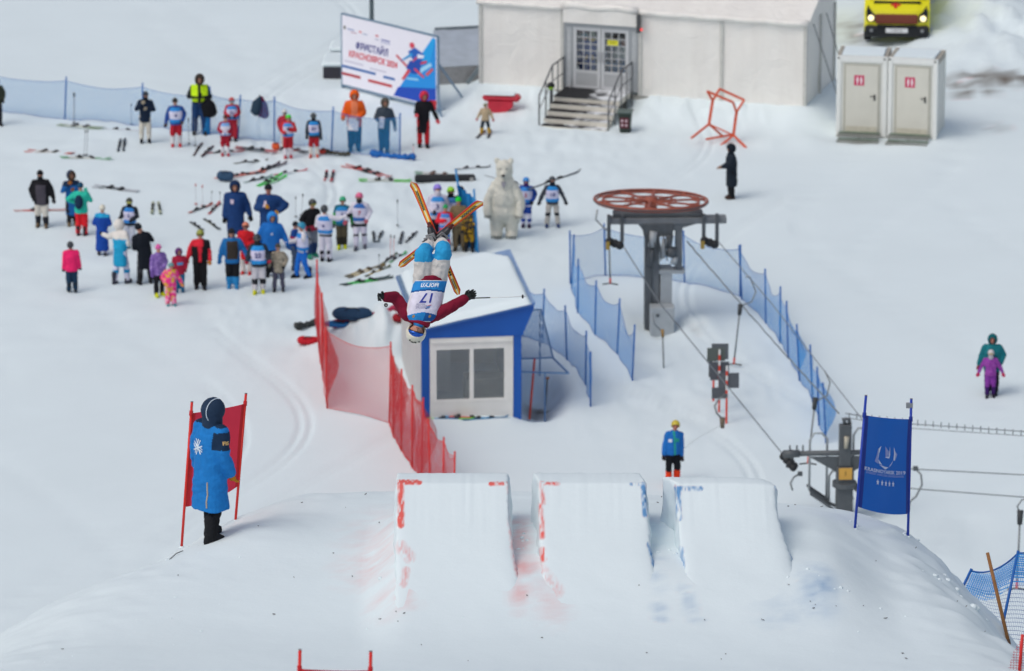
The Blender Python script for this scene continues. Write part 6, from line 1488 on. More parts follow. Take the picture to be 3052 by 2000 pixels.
PF('small racer in blue suit and blue helmet next to the bear', 1223, 528, 407, -4, jacket='2a4ea4', pants='d4d4e6', boots='3a2c48', head='helmet', hc='2f86d0', bib=('2', 'd4d2ea', '3f8ad6'), arms=('down', 'out'), gl='23262e', scarf='4a2a6a', pfn=lambda x, y, z: np.where(((z > .50) & (z < .75)) | ((z > .2) & (z < .32)), 1, 0), px=('1f46a0',))
PF('racer in grey suit with skis across the shoulders', 1284, 527, 405, 0, jacket='3a404a', pants='bab6b0', boots='3a4a72', head='helmet', hc='3c444a', bib=('18', 'd4d2ea', '2f8ad0'), arms=('out', 'out'), gl='2c3036', scarf='16202e', stance=.17, pfn=lambda x, y, z: np.where((z > .40) & (z < .52), 1, 0), px=('20242c',))
# ---- single figures
PF('person in long black coat and hood standing alone, facing sideways', 1700, 462, 330, -80, jacket='1b2530', hem=.42, pants='16181c', boots='3a2c28', head='hood', hc='161e28', arms=('ahead', 'front'), gl='9a7a68', bulk=1.12, stance=.06)
PF('adult in teal hooded jacket standing behind a purple child', 2304, 916, 773, -4, jacket='17717a', hem=.70, pants='1b1f26', boots='22262a', head='hood', hc='0f5f66', gl='8a2436', arms=('down', 'down'), bulk=1.16, skin=SKIND)
PF('child in purple speckled snowsuit and pale balaclava', 2301, 923, 808, -2, jacket='8f3f9a', hem=.80, pants='84389a', boots='1f1a2a', head='helmet', hc='c9c2c4', goggles='b9a67e', gl='c02458', arms=('out', 'out'), scarf='b8b4bc', jfn=spots2(.03, 51), jx=('a050aa', '7a3090'), pfn=lambda x, y, z: np.where(z < .40, 1, 0), px=('3c1a60',))
# skier below the mound, leaning back
pd4 = on_ground(2004, 1446); pd4.z = gz(pd4.x, pd4.y)
person('skier in blue jacket and yellow helmet passing beyond the ramps', 1.58, pd4, R(18), jacket='1f6cba', hem=.86, pants='14161c', boots='e8481c', head='helmet', hc='c8b43a', goggles=None, arms=(((.05, .0, -.27), (.07, -.05, -.52)), ((.05, .0, -.27), (.07, -.05, -.52))), gl='2a2228', lean=(-4, 9), skin=SKIND, jfn=lambda x, y, z: np.where((np.abs(x-.01) < .03) & (y < 0), 1, np.where((np.abs(x+.10) < .04) & (np.abs(z-1.26) < .04) & (y < 0), 2, np.where((np.abs(x-.09) < .05) & (np.abs(z-1.27) < .04) & (y < 0), 1, 0))), jx=('2a9a8a', 'd8dce8'), pfn=split_legs(.42), px=('e8401c',), stance=.13)
# people behind the marquee doors
def TP(x, y): return tent.location+Matrix.Rotation(TA, 3, 'Z') @ Vector((x, y, TB-.10))
inn = 'people inside the marquee doors'
person('person in blue coat with yellow scarf inside the marquee door', 1.72, TP(lx0+.42, .55), TA, jacket='1d3f9e', hem=.35, pants='20242c', head='beanie', hc='a8b4a0', scarf='d8b83a', arms=('front', 'front'), gl='d0b040', bulk=1.1, group=inn)
person('person in dark blue jacket at the door edge inside the marquee', 1.62, TP(lx0+.14, .75), TA, jacket='1a3a8a', hem=.4, pants='20242c', head='beanie', hc='2a7a98', arms=('down', 'down'), group=inn)
person('racer with blue helmet and pale trousers inside the marquee', 1.52, TP(lx0+.74, .5), TA, jacket='3a4658', pants='c6c6d0', head='helmet', hc='3a6ad8', bib=(' ', 'd4d4e8', '5a9ac8'), arms=('front', 'front'), group=inn)
person('person in white and green jacket with blue trousers inside the marquee', 1.58, TP(cx+.50, .6), TA+R(15), jacket='b4bdb8', hem=.86, pants='1f62a0', head='hair', hc='7a4a38', arms=('front', 'front'), jfn=lambda x, y, z: np.where(z < 1.1, 1, 0), jx=('2a66a4',), group=inn)
person('person in navy jacket and bright blue trousers inside the marquee', 1.60, TP(cx+.16, .75), TA, jacket='24406e', hem=.84, pants='1f68a8', head='hair', hc='4a3026', arms=('front', 'down'), group=inn)

# ---- official on the mound
po = on_knoll(633, 1574)
po = po+Vector((0, -.35, 0)); po.z = gz(po.x, po.y)
of_root, oj, ok_ = person('official in long bright blue coat and navy hood on the mound', 1.74, po, R(133), jacket='1c78c2', hem=.40, pants='131418', boots='1d1e22', head='hoodback', hc='22364f', arms=('down', ((.05, -.02, -.28), (.03, -.15, -.50))), gl='c07d1e', bulk=1.10, vox=.014, bodyvox=.02, tbulk=.92, flare=1.15, hand_scale=1.05,
    jfn=lambda x, y, z: np.where((x < -.165) & (z > 1.19-.35*np.maximum(0, -.06-y)) & (z < 1.40), 1, np.where((z > 1.455), 1, 0)), jx=('17304c',), face=True, stance=.12, stride=-.07)
OFFICIAL_COAT = [x[0] for x in JOBS if x[0].parent == of_root and x[0].name.startswith('coat')][0]
def dress_official():                  # printed emblem, sleeve badge, hood piping and vent zip laid on the finished coat
    from mathutils.bvhtree import BVHTree
    me = OFFICIAL_COAT.data; bv = BVHTree.FromPolygons([v.co for v in me.vertices], [tuple(p.vertices) for p in me.polygons])
    k = ok_
    def back(x, z, lift=.006):
        h = bv.ray_cast(Vector((x*k, 1, z*k)), Vector((0, -1, 0)))[0]; return (h if h is not None else Vector((x*k, .15, z*k)))+Vector((0, lift, 0))
    def side(y, z, lift=.006):
        h = bv.ray_cast(Vector((-1, y*k, z*k)), Vector((1, 0, 0)))[0]; return (h if h is not None else Vector((-.25, y*k, z*k)))+Vector((-lift, 0, 0))
    WPR = mat('coat_print', 'd4e2ee', noise=.02); cx0, cz0 = .045, 1.19
    m = MB()
    for a0 in range(4):
        a = R(20+45*a0)
        for off in (-.016, .016):
            if a0 % 2 and off < 0: continue
            n = 8; pts = []
            for w0 in (-.008, .008):
                row = []
                for i in range(n+1):
                    t0 = -.10+.20*i/n; x = cx0+t0*math.cos(a)-(off+w0)*math.sin(a); z = cz0+t0*math.sin(a)+(off+w0)*math.cos(a); row.append(back(x, z))
                pts.append(row)
            m.add(pts[0]+pts[1], [(i, i+1, n+2+i, n+1+i) for i in range(n)])
    m.build('back_emblem', WPR, of_root)
    vv, ff = text_mesh('FIS', .062, extrude=0.0, bold=.002); m = MB(); m.add([side(.0-p.x, 1.275+p.y) for p in vv], ff); m.build('sleeve_badge', mat('badge_gold', 'd8b070', noise=.02), of_root)
    hd = oj['head']; m = MB(); m.tube([(hd+Vector((-.05, .152*math.sin(R(t))+.015, .152*math.cos(R(t))-.01)))*k for t in range(-20, 140, 10)], .005, seg=6); m.build('hood_piping', WPR, of_root)
    m = MB(); m.tube([back(-.13, z, .004) for z in (.46, .54, .62, .70, .78)], .009, seg=6); m.build('vent_zip', mat('zip_cream', 'b9a890'), of_root)
# ================================================================== skis, poles, bags
def ski_mb(L=1.6, wmid=.068, wtip=.098, wtail=.09, cols=1, th=.012):
    m = MB(); n = 30; vs = []; fs = []; mi = []
    nc = cols
    for i in range(n+1):
        t = i/n; y = -L/2+L*t
        w_ = wmid+(wtip-wmid)*max(0, (t-.5)/.5)**1.6+(wtail-wmid)*max(0, (.5-t)/.5)**1.6
        e = 1.0
        if t > .955: e = math.sqrt(max(0.0, 1-((t-.955)/.045)**2))*.98+.02
        if t < .03: e = math.sqrt(max(0.0, 1-((.03-t)/.03)**2))*.6+.4
        z = .012+(.055*max(0, (t-.90)/.10)**2)+.012*max(0, (.06-t)/.06)**2
        thk = th*(.6+.8*(1-abs(2*t-1)))
        for s_ in range(nc+1): vs.append(((s_/nc-.5)*w_*e, y, z+thk))
        vs.append((-.5*w_*e, y, z)); vs.append((.5*w_*e, y, z))
    q = nc+3
    for i in range(n):
        a = i*q; b = a+q
        for s_ in range(nc): fs.append((a+s_, a+s_+1, b+s_+1, b+s_)); mi.append(s_)
        fs.append((a+nc+1, b+nc+1, b+nc+2, a+nc+2)); mi.append(0)
        fs.append((a, b, b+nc+1, a+nc+1)); mi.append(0); fs.append((a+nc, a+nc+2, b+nc+2, b+nc)); mi.append(nc-1)
    fs.append(tuple(range(q))[:nc+1]+(nc+2, nc+1)); mi.append(0); o = n*q; fs.append(tuple(o+s_ for s_ in range(nc+1))[::-1]+(o+nc+1, o+nc+2)); mi.append(0)
    m.add(vs, fs); m.m = mi
    return m
def binding_mb():
    toe = MB(); toe.box((-.036, .10, .024), (.036, .20, .075), bev=.014); toe.box((-.026, .18, .03), (.026, .235, .060), bev=.01)
    heel = MB(); heel.box((-.036, -.22, .024), (.036, -.12, .09), bev=.016); heel.box((-.025, -.29, .03), (.025, -.21, .055), bev=.01)
    return toe, heel
SKI_ME = {}
def ski_mesh(L, col, tipc):
    key = (L, col, tipc)
    if key not in SKI_ME:
        m = ski_mb(L, cols=1); me = m.mesh('ski'); me.materials.append(gear(col)); me.materials.append(gear(tipc))
        ys_ = [p.center.y for p in me.polygons]; me.polygons.foreach_set('material_index', [1 if (y > L*.18 or y < -L*.33) else 0 for y in ys_])
        SKI_ME[key] = me
    return SKI_ME[key]
_toe, _heel = binding_mb(); TOE_ME = _toe.mesh('toe_binding'); HEEL_ME = _heel.mesh('heel_binding'); TOE_ME.materials.append(None); HEEL_ME.materials.append(None)
def ski(label, p, q, col='2a2c30', tip='d8d8d4', bind='2a2c2e', L=1.55, group=None, z=None, roll=0.0):
    p, q = Vector(p), Vector(q); d = q-p; c = (p+q)/2
    root = thing('ski', label, 'ski', c, 0, group)
    y_ = d.normalized(); x_ = y_.cross(Vector((0, 0, 1))).normalized(); z_ = x_.cross(y_)
    M = Matrix((x_, y_, z_)).transposed() @ Matrix.Rotation(R(roll), 3, 'Y'); root.rotation_euler = M.to_euler()
    shared('plank', ski_mesh(round(L, 2), col, tip), root, None, Matrix.Identity(4))
    for nm, me in (('toe_binding', TOE_ME), ('heel_binding', HEEL_ME)): shared(nm, me, root, gear(bind), Matrix.Identity(4))
    return root
def lay(label, x0, y0, x1, y1, n=1, off=.14, group=None, L=None, **kw):      # skis lying on the snow between two photograph points
    a, b = G(x0, y0), G(x1, y1); d = (b-a); Lr = d.length
    c = (a+b)/2; u = d.normalized(); LL = L or min(1.75, max(1.1, Lr))
    side = Vector((-u.y, u.x, 0))
    for k in range(n):
        o = side*(k-(n-1)/2)*off+u*rnd.uniform(-.06, .06); tw = Matrix.Rotation(R(rnd.uniform(-3, 3)), 3, 'Z') @ u
        p, q = c+o-tw*LL/2, c+o+tw*LL/2; p.z = gz(p.x, p.y)+.004; q.z = gz(q.x, q.y)+.004
        ski(label, p, q, L=LL, group=group or 'loose skis on the snow', **kw)
PAIR = [  # photograph endpoints, colours, what tells the pair apart
 ((165, 374, 324, 383), 2, 'c9cdbf', '9fae8f', '33363a', 'pale green ski lying along the long blue fence by two standing poles'),
 ((318, 386, 418, 391), 1, 'c9ccd0', 'd8dadc', '2a2c30', 'pale ski lying behind the boots of the cream-trousered person'),
 ((68, 451, 225, 460), 2, 'd8d2cc', 'c8503c', '3a3634', 'pale ski with red tips beside a pair of standing poles'),
 ((183, 470, 333, 476), 2, 'd9dcd6', '7fb08a', '2f3230', 'white ski with green tips in front of the red-tipped pair'),
 ((365, 412, 361, 452), 2, '44484c', '5a5f64', '2a2c30', 'dark ski pointing at the fence between racers and standing poles'),
 ((607, 428, 572, 467), 1, '2a2628', '4a2a2e', '3a2c2c', 'black ski slanting beside the tall hi-vis person'),
 ((634, 436, 603, 468), 1, '2a2628', '4a2a2e', '3a2c2c', 'black ski slanting near the small child with bib 2'),
 ((286, 557, 410, 572), 2, '2c3036', 'b9bdc2', '24272b', 'dark crossed ski on open snow near the fur hooded coat'),
 ((62, 628, 190, 627), 2, 'c85a4e', 'c9a7a4', '33363a', 'red ski lying behind the man in black and grey'),
 ((453, 604, 456, 640), 1, '8a9078', 'a2a78c', '3a3c34', 'olive ski pointing away near the helmeted racer in cyan group'),
 ((473, 604, 478, 642), 1, '8a9078', 'a2a78c', '3a3c34', 'olive ski with worn tip beside its twin on empty snow'),
 ((563, 637, 631, 609), 1, '6a6a68', 'b86a5e', '2f3234', 'grey ski with reddish tip beside two short poles'),
 ((618, 642, 655, 607), 1, '5a3c3a', 'c04a44', '2f2f30', 'red-brown ski slanting before the tall navy coat'),
 ((572, 668, 597, 684), 1, '2c3034', '40454a', '24272b', 'short dark ski behind the red and black coach'),
 ((606, 655, 660, 686), 1, '5a5c48', '2f3438', '24272b', 'olive ski behind the coach pointing at the red coat'),
 ((672, 532, 760, 516), 2, 'd0604e', 'd87a66', '33363a', 'orange-red ski under the slate blue bag'),
 ((727, 445, 806, 457), 2, '33343a', 'b04848', '24262a', 'dark ski with red tip behind the hung jackets'),
 ((691, 490, 795, 478), 1, '3a3c3a', '6a6c60', '2a2a2c', 'dark green ski below the small red child'),
 ((774, 514, 828, 496), 2, '3a2c30', '4a4048', '23242a', 'maroon ski slanting above the bright green pair'),
 ((765, 559, 847, 523), 2, '2fbf3a', '38d048', '24272b', 'bright green ski beside the two navy coats'),
 ((741, 543, 792, 531), 1, '3a4048', '8aa8a0', '23262a', 'dark ski between the slate bag and the green pair'),
 ((826, 441, 915, 455), 2, 'b83a3e', '3a3436', '2a2426', 'red and dark ski at the feet of the bib 20 racer'),
 ((974, 512, 968, 542), 1, '5a2c30', 'c04a50', '2a2a2e', 'maroon ski pointing at the fence end'),
 ((993, 512, 989, 542), 1, '5a2c30', 'c04a50', '2a2a2e', 'maroon ski beside its twin near the fence end'),
 ((1045, 500, 1120, 514), 2, 'c85a58', 'd88a86', '2c2a2c', 'red ski in the pile below the blue folded netting'),
 ((1075, 508, 1150, 524), 2, '34363a', 'c05050', '24262a', 'dark ski in the pile with red tips'),
 ((1078, 539, 1222, 541), 2, 'd8dcd4', '6fcf5a', '2a2c2c', 'white and green ski at the end of the long black bag'),
 ((1243, 516, 1385, 527), 2, 'd4d6d2', '8fb09c', '5a4038', 'pale ski lying above the long black bag'),
 ((1114, 693, 1114, 726), 1, '4a5058', '4f5a60', '2a2c30', 'grey ski pointing at the racer with pink helmet'),
 ((1138, 690, 1128, 724), 1, '4a5058', '4f5a60', '2a2c30', 'grey ski next to its twin by the pink helmet'),
 ((1204, 693, 1187, 729), 1, '3c4044', '50555a', '2a2c30', 'dark ski on the snow behind the flying skier boots'),
 ((1243, 693, 1205, 729), 1, '3c4044', '50555a', '2a2c30', 'dark ski slanting beside its twin near the red child'),
 ((1145, 784, 1178, 761), 1, '3a3c38', '46584a', '2a2c30', 'dark ski behind the hut roof edge'),
 ((1163, 784, 1205, 757), 1, '2f3236', '3f9a5a', '2a2c30', 'dark ski with green tail behind the hut'),
 ((1037, 827, 1137, 794), 2, 'b49a4a', '6a5c30', '4a3a1c', 'mustard ski near the red fence top'),
 ((1083, 827, 1162, 797), 1, 'b49a4a', '4f5a3a', '3a3018', 'mustard ski crossing behind the hut corner'),
 ((1034, 850, 1153, 829), 2, '46c85a', '3a4a44', '23272a', 'green ski lying close to the red fence'),
 ((840, 520, 900, 508), 1, 'cfd2d4', 'c8606a', '2c2c30', 'pale ski on open snow between racers and green pair'),
 ((640, 456, 700, 452), 1, '4a4c50', 'b8525a', '2c2c30', 'grey ski behind the small child in red'),
 ((1385, 505, 1440, 500), 1, 'b9bcc0', '6a7074', '2c2c30', 'grey ski beyond the pale end of the long black bag'),
]
for (pt, n, col, tip, bd, lab) in PAIR: lay(lab, *pt, n=n, col=col, tip=tip, bind=bd, L=1.5 if (n == 2) else None)
# coloured skis dropped along the foot of the hut
for (a, b, col, tip, lab) in (((1275, 1247), (1400, 1250), '2a80b4', '7fd03a', 'teal ski with lime tip along the hut foot'), ((1330, 1244), (1440, 1247), 'd85a50', '2f90c0', 'coral ski lying along the hut foot'), ((1400, 1252), (1500, 1244), '2f95c8', '1f6a98', 'sky blue ski lying along the hut foot')):
    lay(lab, *a, *b, n=1, col=col, tip=tip, bind='30343a', L=1.2)
# standing ski poles
def pole_at(label, px, py, ptop, col='8a9096', lean=(0, 0), grip='2a2c30', group='ski poles stuck in the snow'):
    b = G(px, py); s = scale_at(b); h = (py-ptop)/(s*.965); root = thing('ski_pole', label, 'ski pole', b, 0, group)
    t = Vector((lean[0], lean[1], h)); m = MB(); m.tube([(0, 0, -.12), t*.92], [.006, .009], seg=7); m.build('shaft', gear(col), root, smooth=True)
    m = MB(); m.tube([t*.88, t], [.016, .019], seg=8); m.build('grip', gear(grip), root, smooth=True)
    m = MB(); m.tube([(0, 0, .04), (0, 0, .055)], .045, seg=12); m.build('basket', gear(grip), root)
for (x, y, tp, c, ln, lab) in ((219, 371, 277, '8a94a2', (.03, 0), 'grey pole stuck in the snow by the leaning fence post'), (222, 370, 278, '8a94a2', (.02, 0), 'grey pole beside the leaning fence post, slightly slanted'), (392, 373, 310, '8a94a2', (0, 0), 'pole standing alone behind the cream-trousered person'),
        (250, 466, 388, '8a8f94', (.06, 0), 'pole standing over the white and green skis'), (258, 466, 387, '8a8f94', (.05, 0), 'pole leaning with its twin over the white and green skis'),
        (563, 432, 352, '6a7278', (0, 0), 'dark pole standing beside bib 4'), (582, 438, 352, '6a7278', (0, 0), 'dark pole standing at the hi-vis person boots'), (584, 612, 548, 'c8ccd0', (0, 0), 'pole with red grip farther from the navy coats'), (604, 618, 552, 'c8ccd0', (0, 0), 'pole with red grip nearer the navy coats'),
        (628, 610, 570, 'a2a8ac', (.04, 0), 'short pole before the slanting skis'), (656, 612, 572, 'a2a8ac', (0, 0), 'short pole close to the tall navy coat'), (898, 645, 578, 'a8adb2', (.05, 0), 'thin pole behind the black jacketed racer'), (882, 650, 586, 'a8adb2', (0, 0), 'thin pole behind the teal helmet'), (1185, 676, 595, 'a2a8b0', (0, 0), 'thin pole standing on empty snow behind the flying skier'),
        (1163, 772, 700, 'd88a86', (.02, 0), 'pinkish pole standing behind the hut with a maroon strap'), (1172, 772, 702, 'd88a86', (.03, 0), 'pinkish pole beside its twin behind the hut'), (1130, 800, 758, '8a9298', (0, 0), 'short grey pole by the mustard skis'), (1232, 470, 430, 'e0a0a4', (0, 0), 'pale red pole at the end of the blue netting')):
    pole_at(lab, x, y, tp, c, ln, grip='c04a44' if 'red grip' in lab else '2c2f34')
# bags, bundles
def bag(label, px, py, w_, h_, col, d_=.35, name='duffel_bag', rz=0, cat='bag'):
    p = G(px, py); root = thing(name, label, cat, p, R(rz)); m = MB()
    m.ellipsoid((-w_*.25, 0, h_*.48), (w_*.30, d_/2, h_*.5)); m.ellipsoid((w_*.25, 0, h_*.46), (w_*.30, d_/2, h_*.48)); m.ellipsoid((0, 0, h_*.42), (w_*.42, d_/2, h_*.46)); fuse('bag_body', m, fab(col), root, .03, 3)
    m = MB(); m.tube([(-w_*.2, -d_*.3, h_*.8), (-w_*.1, -d_*.35, h_*1.05), (w_*.1, -d_*.35, h_*1.05), (w_*.2, -d_*.3, h_*.8)], .014, seg=6); m.build('strap', fab('23262a'), root, smooth=True)
    return root
bag('slate blue bag lying on orange-red skis', 672, 537, .46, .28, '34506c')
bag('large dark blue bag lying behind the tall red fence', 1050, 960, .95, .34, '24405e', d_=.5)
bag('orange bundle lying beside the hut wall', 1170, 968, .34, .2, 'e8602e', name='bundle', cat='bundle')
bag('red jacket bundle fallen by the red fence end', 918, 1026, .52, .22, 'b8202e', name='bundle', cat='bundle')
bag('dark red bundle beside the hut wall', 1196, 975, .42, .22, '98202c', name='bundle', cat='bundle')
bag('blue folded cloth lying under the dark blue bag', 1010, 985, .7, .16, '2a6aa8', name='bundle', cat='bundle')
bag('orange boot bag at the fence behind the green helmet', 822, 446, .22, .22, 'e2603a', d_=.25, name='bundle', cat='bundle')
bag('small red bag at the feet of the bib 20 racer', 960, 458, .22, .14, 'c84a40', d_=.22, name='bundle', cat='bundle')
def roll(label, p0, p1, r, col, name='net_roll', bump_=.4):
    a, b = G(*p0), G(*p1); root = thing(name, label, 'net roll', a); n = 18; r_ = random.Random(5); m = MB()
    m.tube([(b-a)*(i/(n-1))+Vector((0, r_.uniform(-.05, .05), r*.8+r_.uniform(-.02, .04))) for i in range(n)], [r*r_.uniform(.6, 1.15)*(1 if 0 < i < n-1 else .4) for i in range(n)], seg=10)
    m.build('rolled_mesh', mat('roll_'+col, col, rough=.85, noise=.3, nscale=12, bump=.8, bscale=30), root, smooth=True)
    m = MB(); m.tube([(b-a)*.5+Vector((0, -.02, -.02)), (b-a)*.53+Vector((0, -.02, r*2)), (b-a)*.56+Vector((0, .05, 0))], .012, seg=6); m.build('tie', mat('tie_dark', '2a2a30'), root)
roll('red and purple rolled net along the snow bank', (985, 985), (1195, 945), .11, 'a83050'); roll('blue netting folded flat at the fence end', (1101, 468), (1240, 479), .10, '1f66b4')
roll('dark rolled net with black and yellow ends below the fence', (957, 455), (1045, 467), .06, '4a4638'); roll('grey-black equipment roll beside the red bundle', (880, 985), (945, 968), .09, '3c4040')
a = G(1236, 546); b = G(1417, 540); lb = thing('ski_bag', 'long black padded ski bag lying behind the racers by the bear', 'bag', a, math.atan2(b.y-a.y, b.x-a.x)); m = MB(); L_ = (b-a).length
m.box((0, 0, 0), (L_, .3, .19), bev=.05); m.build('case', mat('ski_bag_black', '23262a', rough=.8, noise=.12), lb)
m = MB(); m.box((L_-.16, -.004, .05), (L_-.05, .0, .15)); m.build('label_patch', mat('patch_pale', '9a9a98'), lb)
# jackets and backpack hung on the fence posts
def hung(label, px, py, w_, h_, zc, col, tilt=0, name='hung_jacket', cat='jacket'):
    p = G(px, py); root = thing(name, label, cat, p); m = MB(); Rz = Matrix.Rotation(R(tilt), 3, 'Y')
    m.ellipsoid((0, -.05, 0), (w_*.5, .09, h_*.5)); m.ellipsoid((0, -.05, -h_*.25), (w_*.48, .08, h_*.3)); m.ellipsoid((w_*.1, -.05, h_*.42), (w_*.22, .06, h_*.16)); m.capsule((-w_*.42, -.05, h_*.2), (-w_*.5, -.07, -h_*.35), .05, .04)
    m.map(lambda v: Rz @ v+Vector((0, 0, zc))); fuse('cloth', m, fab(col), root, .025, 3)
    m = MB(); m.tube([Rz @ Vector((0, -.02, h_*.5))+Vector((0, 0, zc)), Rz @ Vector((0, .0, h_*.62))+Vector((0, 0, zc))], .012, seg=6); m.build('loop', fab('2a2c30'), root)
hung('maroon jacket hung on the blue fence post', 785, 420, .32, .62, 1.0, '7a2248', tilt=-14); hung('dark teal jacket hung beside the maroon one', 768, 420, .26, .55, 1.05, '2c4254', tilt=12)
hung('black backpack hung on the wrapped fence post', 625, 402, .42, .55, .82, '15161b', tilt=-18, name='hung_backpack', cat='backpack')
p = G(616, 400); wp = thing('wrapped_post', 'thick blue post wrapped in netting behind the hi-vis person', 'post', p); m = MB(); m.tube([(-.02, 0, -.1), (.0, 0, .5), (.05, 0, 1.05), (.09, 0, 1.25)], [.12, .10, .09, .05], seg=12); m.build('wrap', mat('blue_mesh_folds', '1f64b0', rough=.8, noise=.25, nscale=6, bump=.4), wp, smooth=True)
m = MB(); m.tube([(.05, 0, 1.0), (.11, 0, 1.42)], .03, seg=8); m.build('pole', BLUE_POST, wp, smooth=True)
# helmet on a pole at the steps
p = st.location+Matrix.Rotation(TA, 3, 'Z') @ Vector((-1.0, -1.55, 0)); hp_ = thing('helmet_pole', 'thin pole topped with a black and lime helmet at the entrance steps', 'pole', p); p.z = 0
hp_.location.z = gz(p.x, p.y)
m = MB(); m.tube([(0, 0, -.05), (0, 0, .78)], .03, seg=8); m.build('pole', mat('post_dark', '3c4044'), hp_, smooth=True)
m = MB(); m.cap((0, 0, .88), (0, -.5, -.8), R(70), .12, .10); m.build('helmet', gear('1c1e22'), hp_, smooth=True); m = MB(); m.box((-.06, -.12, .80), (.06, -.09, .86), bev=.01); m.build('goggle_strap', gear('9ad020'), hp_)
# paper in the orange man's hand, red bag in the black coat's
def held(label, fx, fy, lx, ly, lz, size, col, name, cat):
    p = GF(fx, fy); o = tag(MB().box((-size[0]/2, -size[1]/2, -size[2]/2), (size[0]/2, size[1]/2, size[2]/2), bev=min(size)*.2).build(name, fab(col), None), label, cat); o.location = p+Vector((lx, ly, lz)); o.rotation_euler = (R(-12), R(4), 0); return o
held('white sheet of paper held by the man in orange', 824, 350, -.02, -.33, .86, (.30, .006, .36), 'e6e4ea', 'paper_sheet', 'paper')
held('white folded paper held by the slate jacketed person', 893, 354, -.06, -.30, .95, (.14, .006, .32), 'd9d9e2', 'paper_sheet', 'paper')
held('red bag slung behind the black coated person', 984, 342, .26, .10, 1.22, (.24, .14, .28), 'd8404a', 'shoulder_bag', 'bag')
# skis worn by the small tan child and the racers by the bear
def worn(label, root, j, k, col, tip, L=1.1):
    for n in 'LR':
        a_ = root.matrix_basis @ (Vector((j['an'+n].x, j['an'+n].y, 0))*k); M = root.matrix_basis.to_3x3(); d = M @ Vector(((.10 if n == 'L' else -.10), -1, 0)); d.normalize()
        c = a_.copy(); p, q = c-d*L*.48, c+d*L*.52; p.z = gz(p.x, p.y)+.0; q.z = gz(q.x, q.y)+.0
        ski(label, p, q, col=col, tip=tip, L=L, group='skis worn by the tan child')
worn('small red ski worn by the tan jacketed child', *sk_kid, 'c84a48', '2a2c30', .95)
def carried(label, fx, fy, z, ang, dx, dy, col, tip):
    p = GF(fx, fy)+Vector((dx, dy, z)); d = Vector((math.cos(R(ang)), .35, math.sin(R(ang)))).normalized()
    ski(label, p-d*.8, p+d*.8, col=col, tip=tip, L=1.6, group=None)
carried('dark ski carried across the shoulders of the grey racer', 1284, 527, 1.28, 16, .08, .10, '3c4248', '5a6066'); carried('grey ski carried beside its twin by the grey racer', 1284, 527, 1.24, 14, .04, .18, '62686c', '3a4046')
carried('ski carried by the small blue racer behind the bear', 1223, 528, 1.22, -20, -.45, .15, '6a7074', '4a5054')

# ================================================================== polar bear costume
pb = GF(1172, 551); sB = scale_at(pb); HB_ = (551-366)*1.28205/(sB*math.cos(R(15)))
bear = thing('bear_costume', 'person in a tall shaggy white polar bear costume', 'costume', pb, R(-4)); kb = HB_/2.4
FURW = mat('bear_fur', 'd9d8cc', rough=.95, noise=.12, nscale=9, bump=1.0, bscale=34, spec=.1)
m = MB()
m.ellipsoid((0, .02, 1.18), (.47, .36, .58)); m.ellipsoid((0, .03, .80), (.50, .37, .42)); m.ellipsoid((0, 0, 1.58), (.36, .30, .30)); m.capsule((0, -.02, 1.6), (0, -.02, 1.85), .25, .23)
m.ellipsoid((0, -.02, 2.06), (.245, .235, .27)); m.ellipsoid((0, -.02, 1.93), (.25, .23, .17))
m.capsule((0, -.20, 1.98), (0, -.36, 1.93), .13, .095)
for s in (-1, 1):
    m.ellipsoid((s*.20, .02, 2.28), (.085, .055, .10)); m.capsule((s*.34, -.02, 1.50), (s*.54, -.10, 1.10), .16, .15); m.capsule((s*.54, -.10, 1.10), (s*.52, -.24, .84), .15, .13); m.ellipsoid((s*.51, -.27, .76), (.14, .13, .14))
    m.capsule((s*.24, .02, .62), (s*.24, 0, .24), .27, .22); m.ellipsoid((s*.24, -.08, .11), (.20, .25, .12))
m.map(lambda v: Vector((v.x*float(np.interp(v.z, [1.2, 1.5, 1.75, 1.85], [.90, .82, .90, 1.0])), v.y, v.z))*kb); fuse('fur_suit', m, FURW, bear, .022, 3)
for s in (-1, 1):
    m = MB(); m.ellipsoid(Vector((s*.085, -.245, 2.10))*kb, (.022, .012, .016), seg=8, rings=6); m.build('eye', mat('bear_eye', '3a3a36'), bear, smooth=True)
    for q in range(4):
        m = MB(); a0 = Vector((s*.46+(q-1.5)*.055, -.37, .72)); m.capsule(a0*kb, (a0+Vector((0, -.05, -.06)))*kb, .018, .006, seg=7); m.build('claw', mat('claw_grey', '5a5a58'), bear, smooth=True)
        m = MB(); a0 = Vector((s*.216+(q-1.5)*.08, -.31, .08)); m.capsule(a0*kb, (a0+Vector((0, -.06, -.04)))*kb, .022, .008, seg=7); m.build('claw', mat('claw_grey', '5a5a58'), bear, smooth=True)
m = MB(); m.ellipsoid(Vector((0, -.452, 1.955))*kb, (.055, .03, .04), seg=12, rings=8); m.build('nose', mat('bear_nose', '1c1c1e', rough=.4), bear, smooth=True)
m = MB(); m.ellipsoid(Vector((0, -.405, 1.875))*kb, (.06, .02, .012), seg=10, rings=6); m.build('mouth', mat('bear_mouth', '55504c'), bear, smooth=True)
m = MB(); m.poly([Vector(q)*kb for q in ((-.07, -.305, 1.74), (.07, -.305, 1.74), (.05, -.315, 1.62), (0, -.325, 1.56), (-.05, -.315, 1.62))], (0, -.012, 0)); m.build('view_mesh', mat('view_grey', '9c9aa2'), bear)

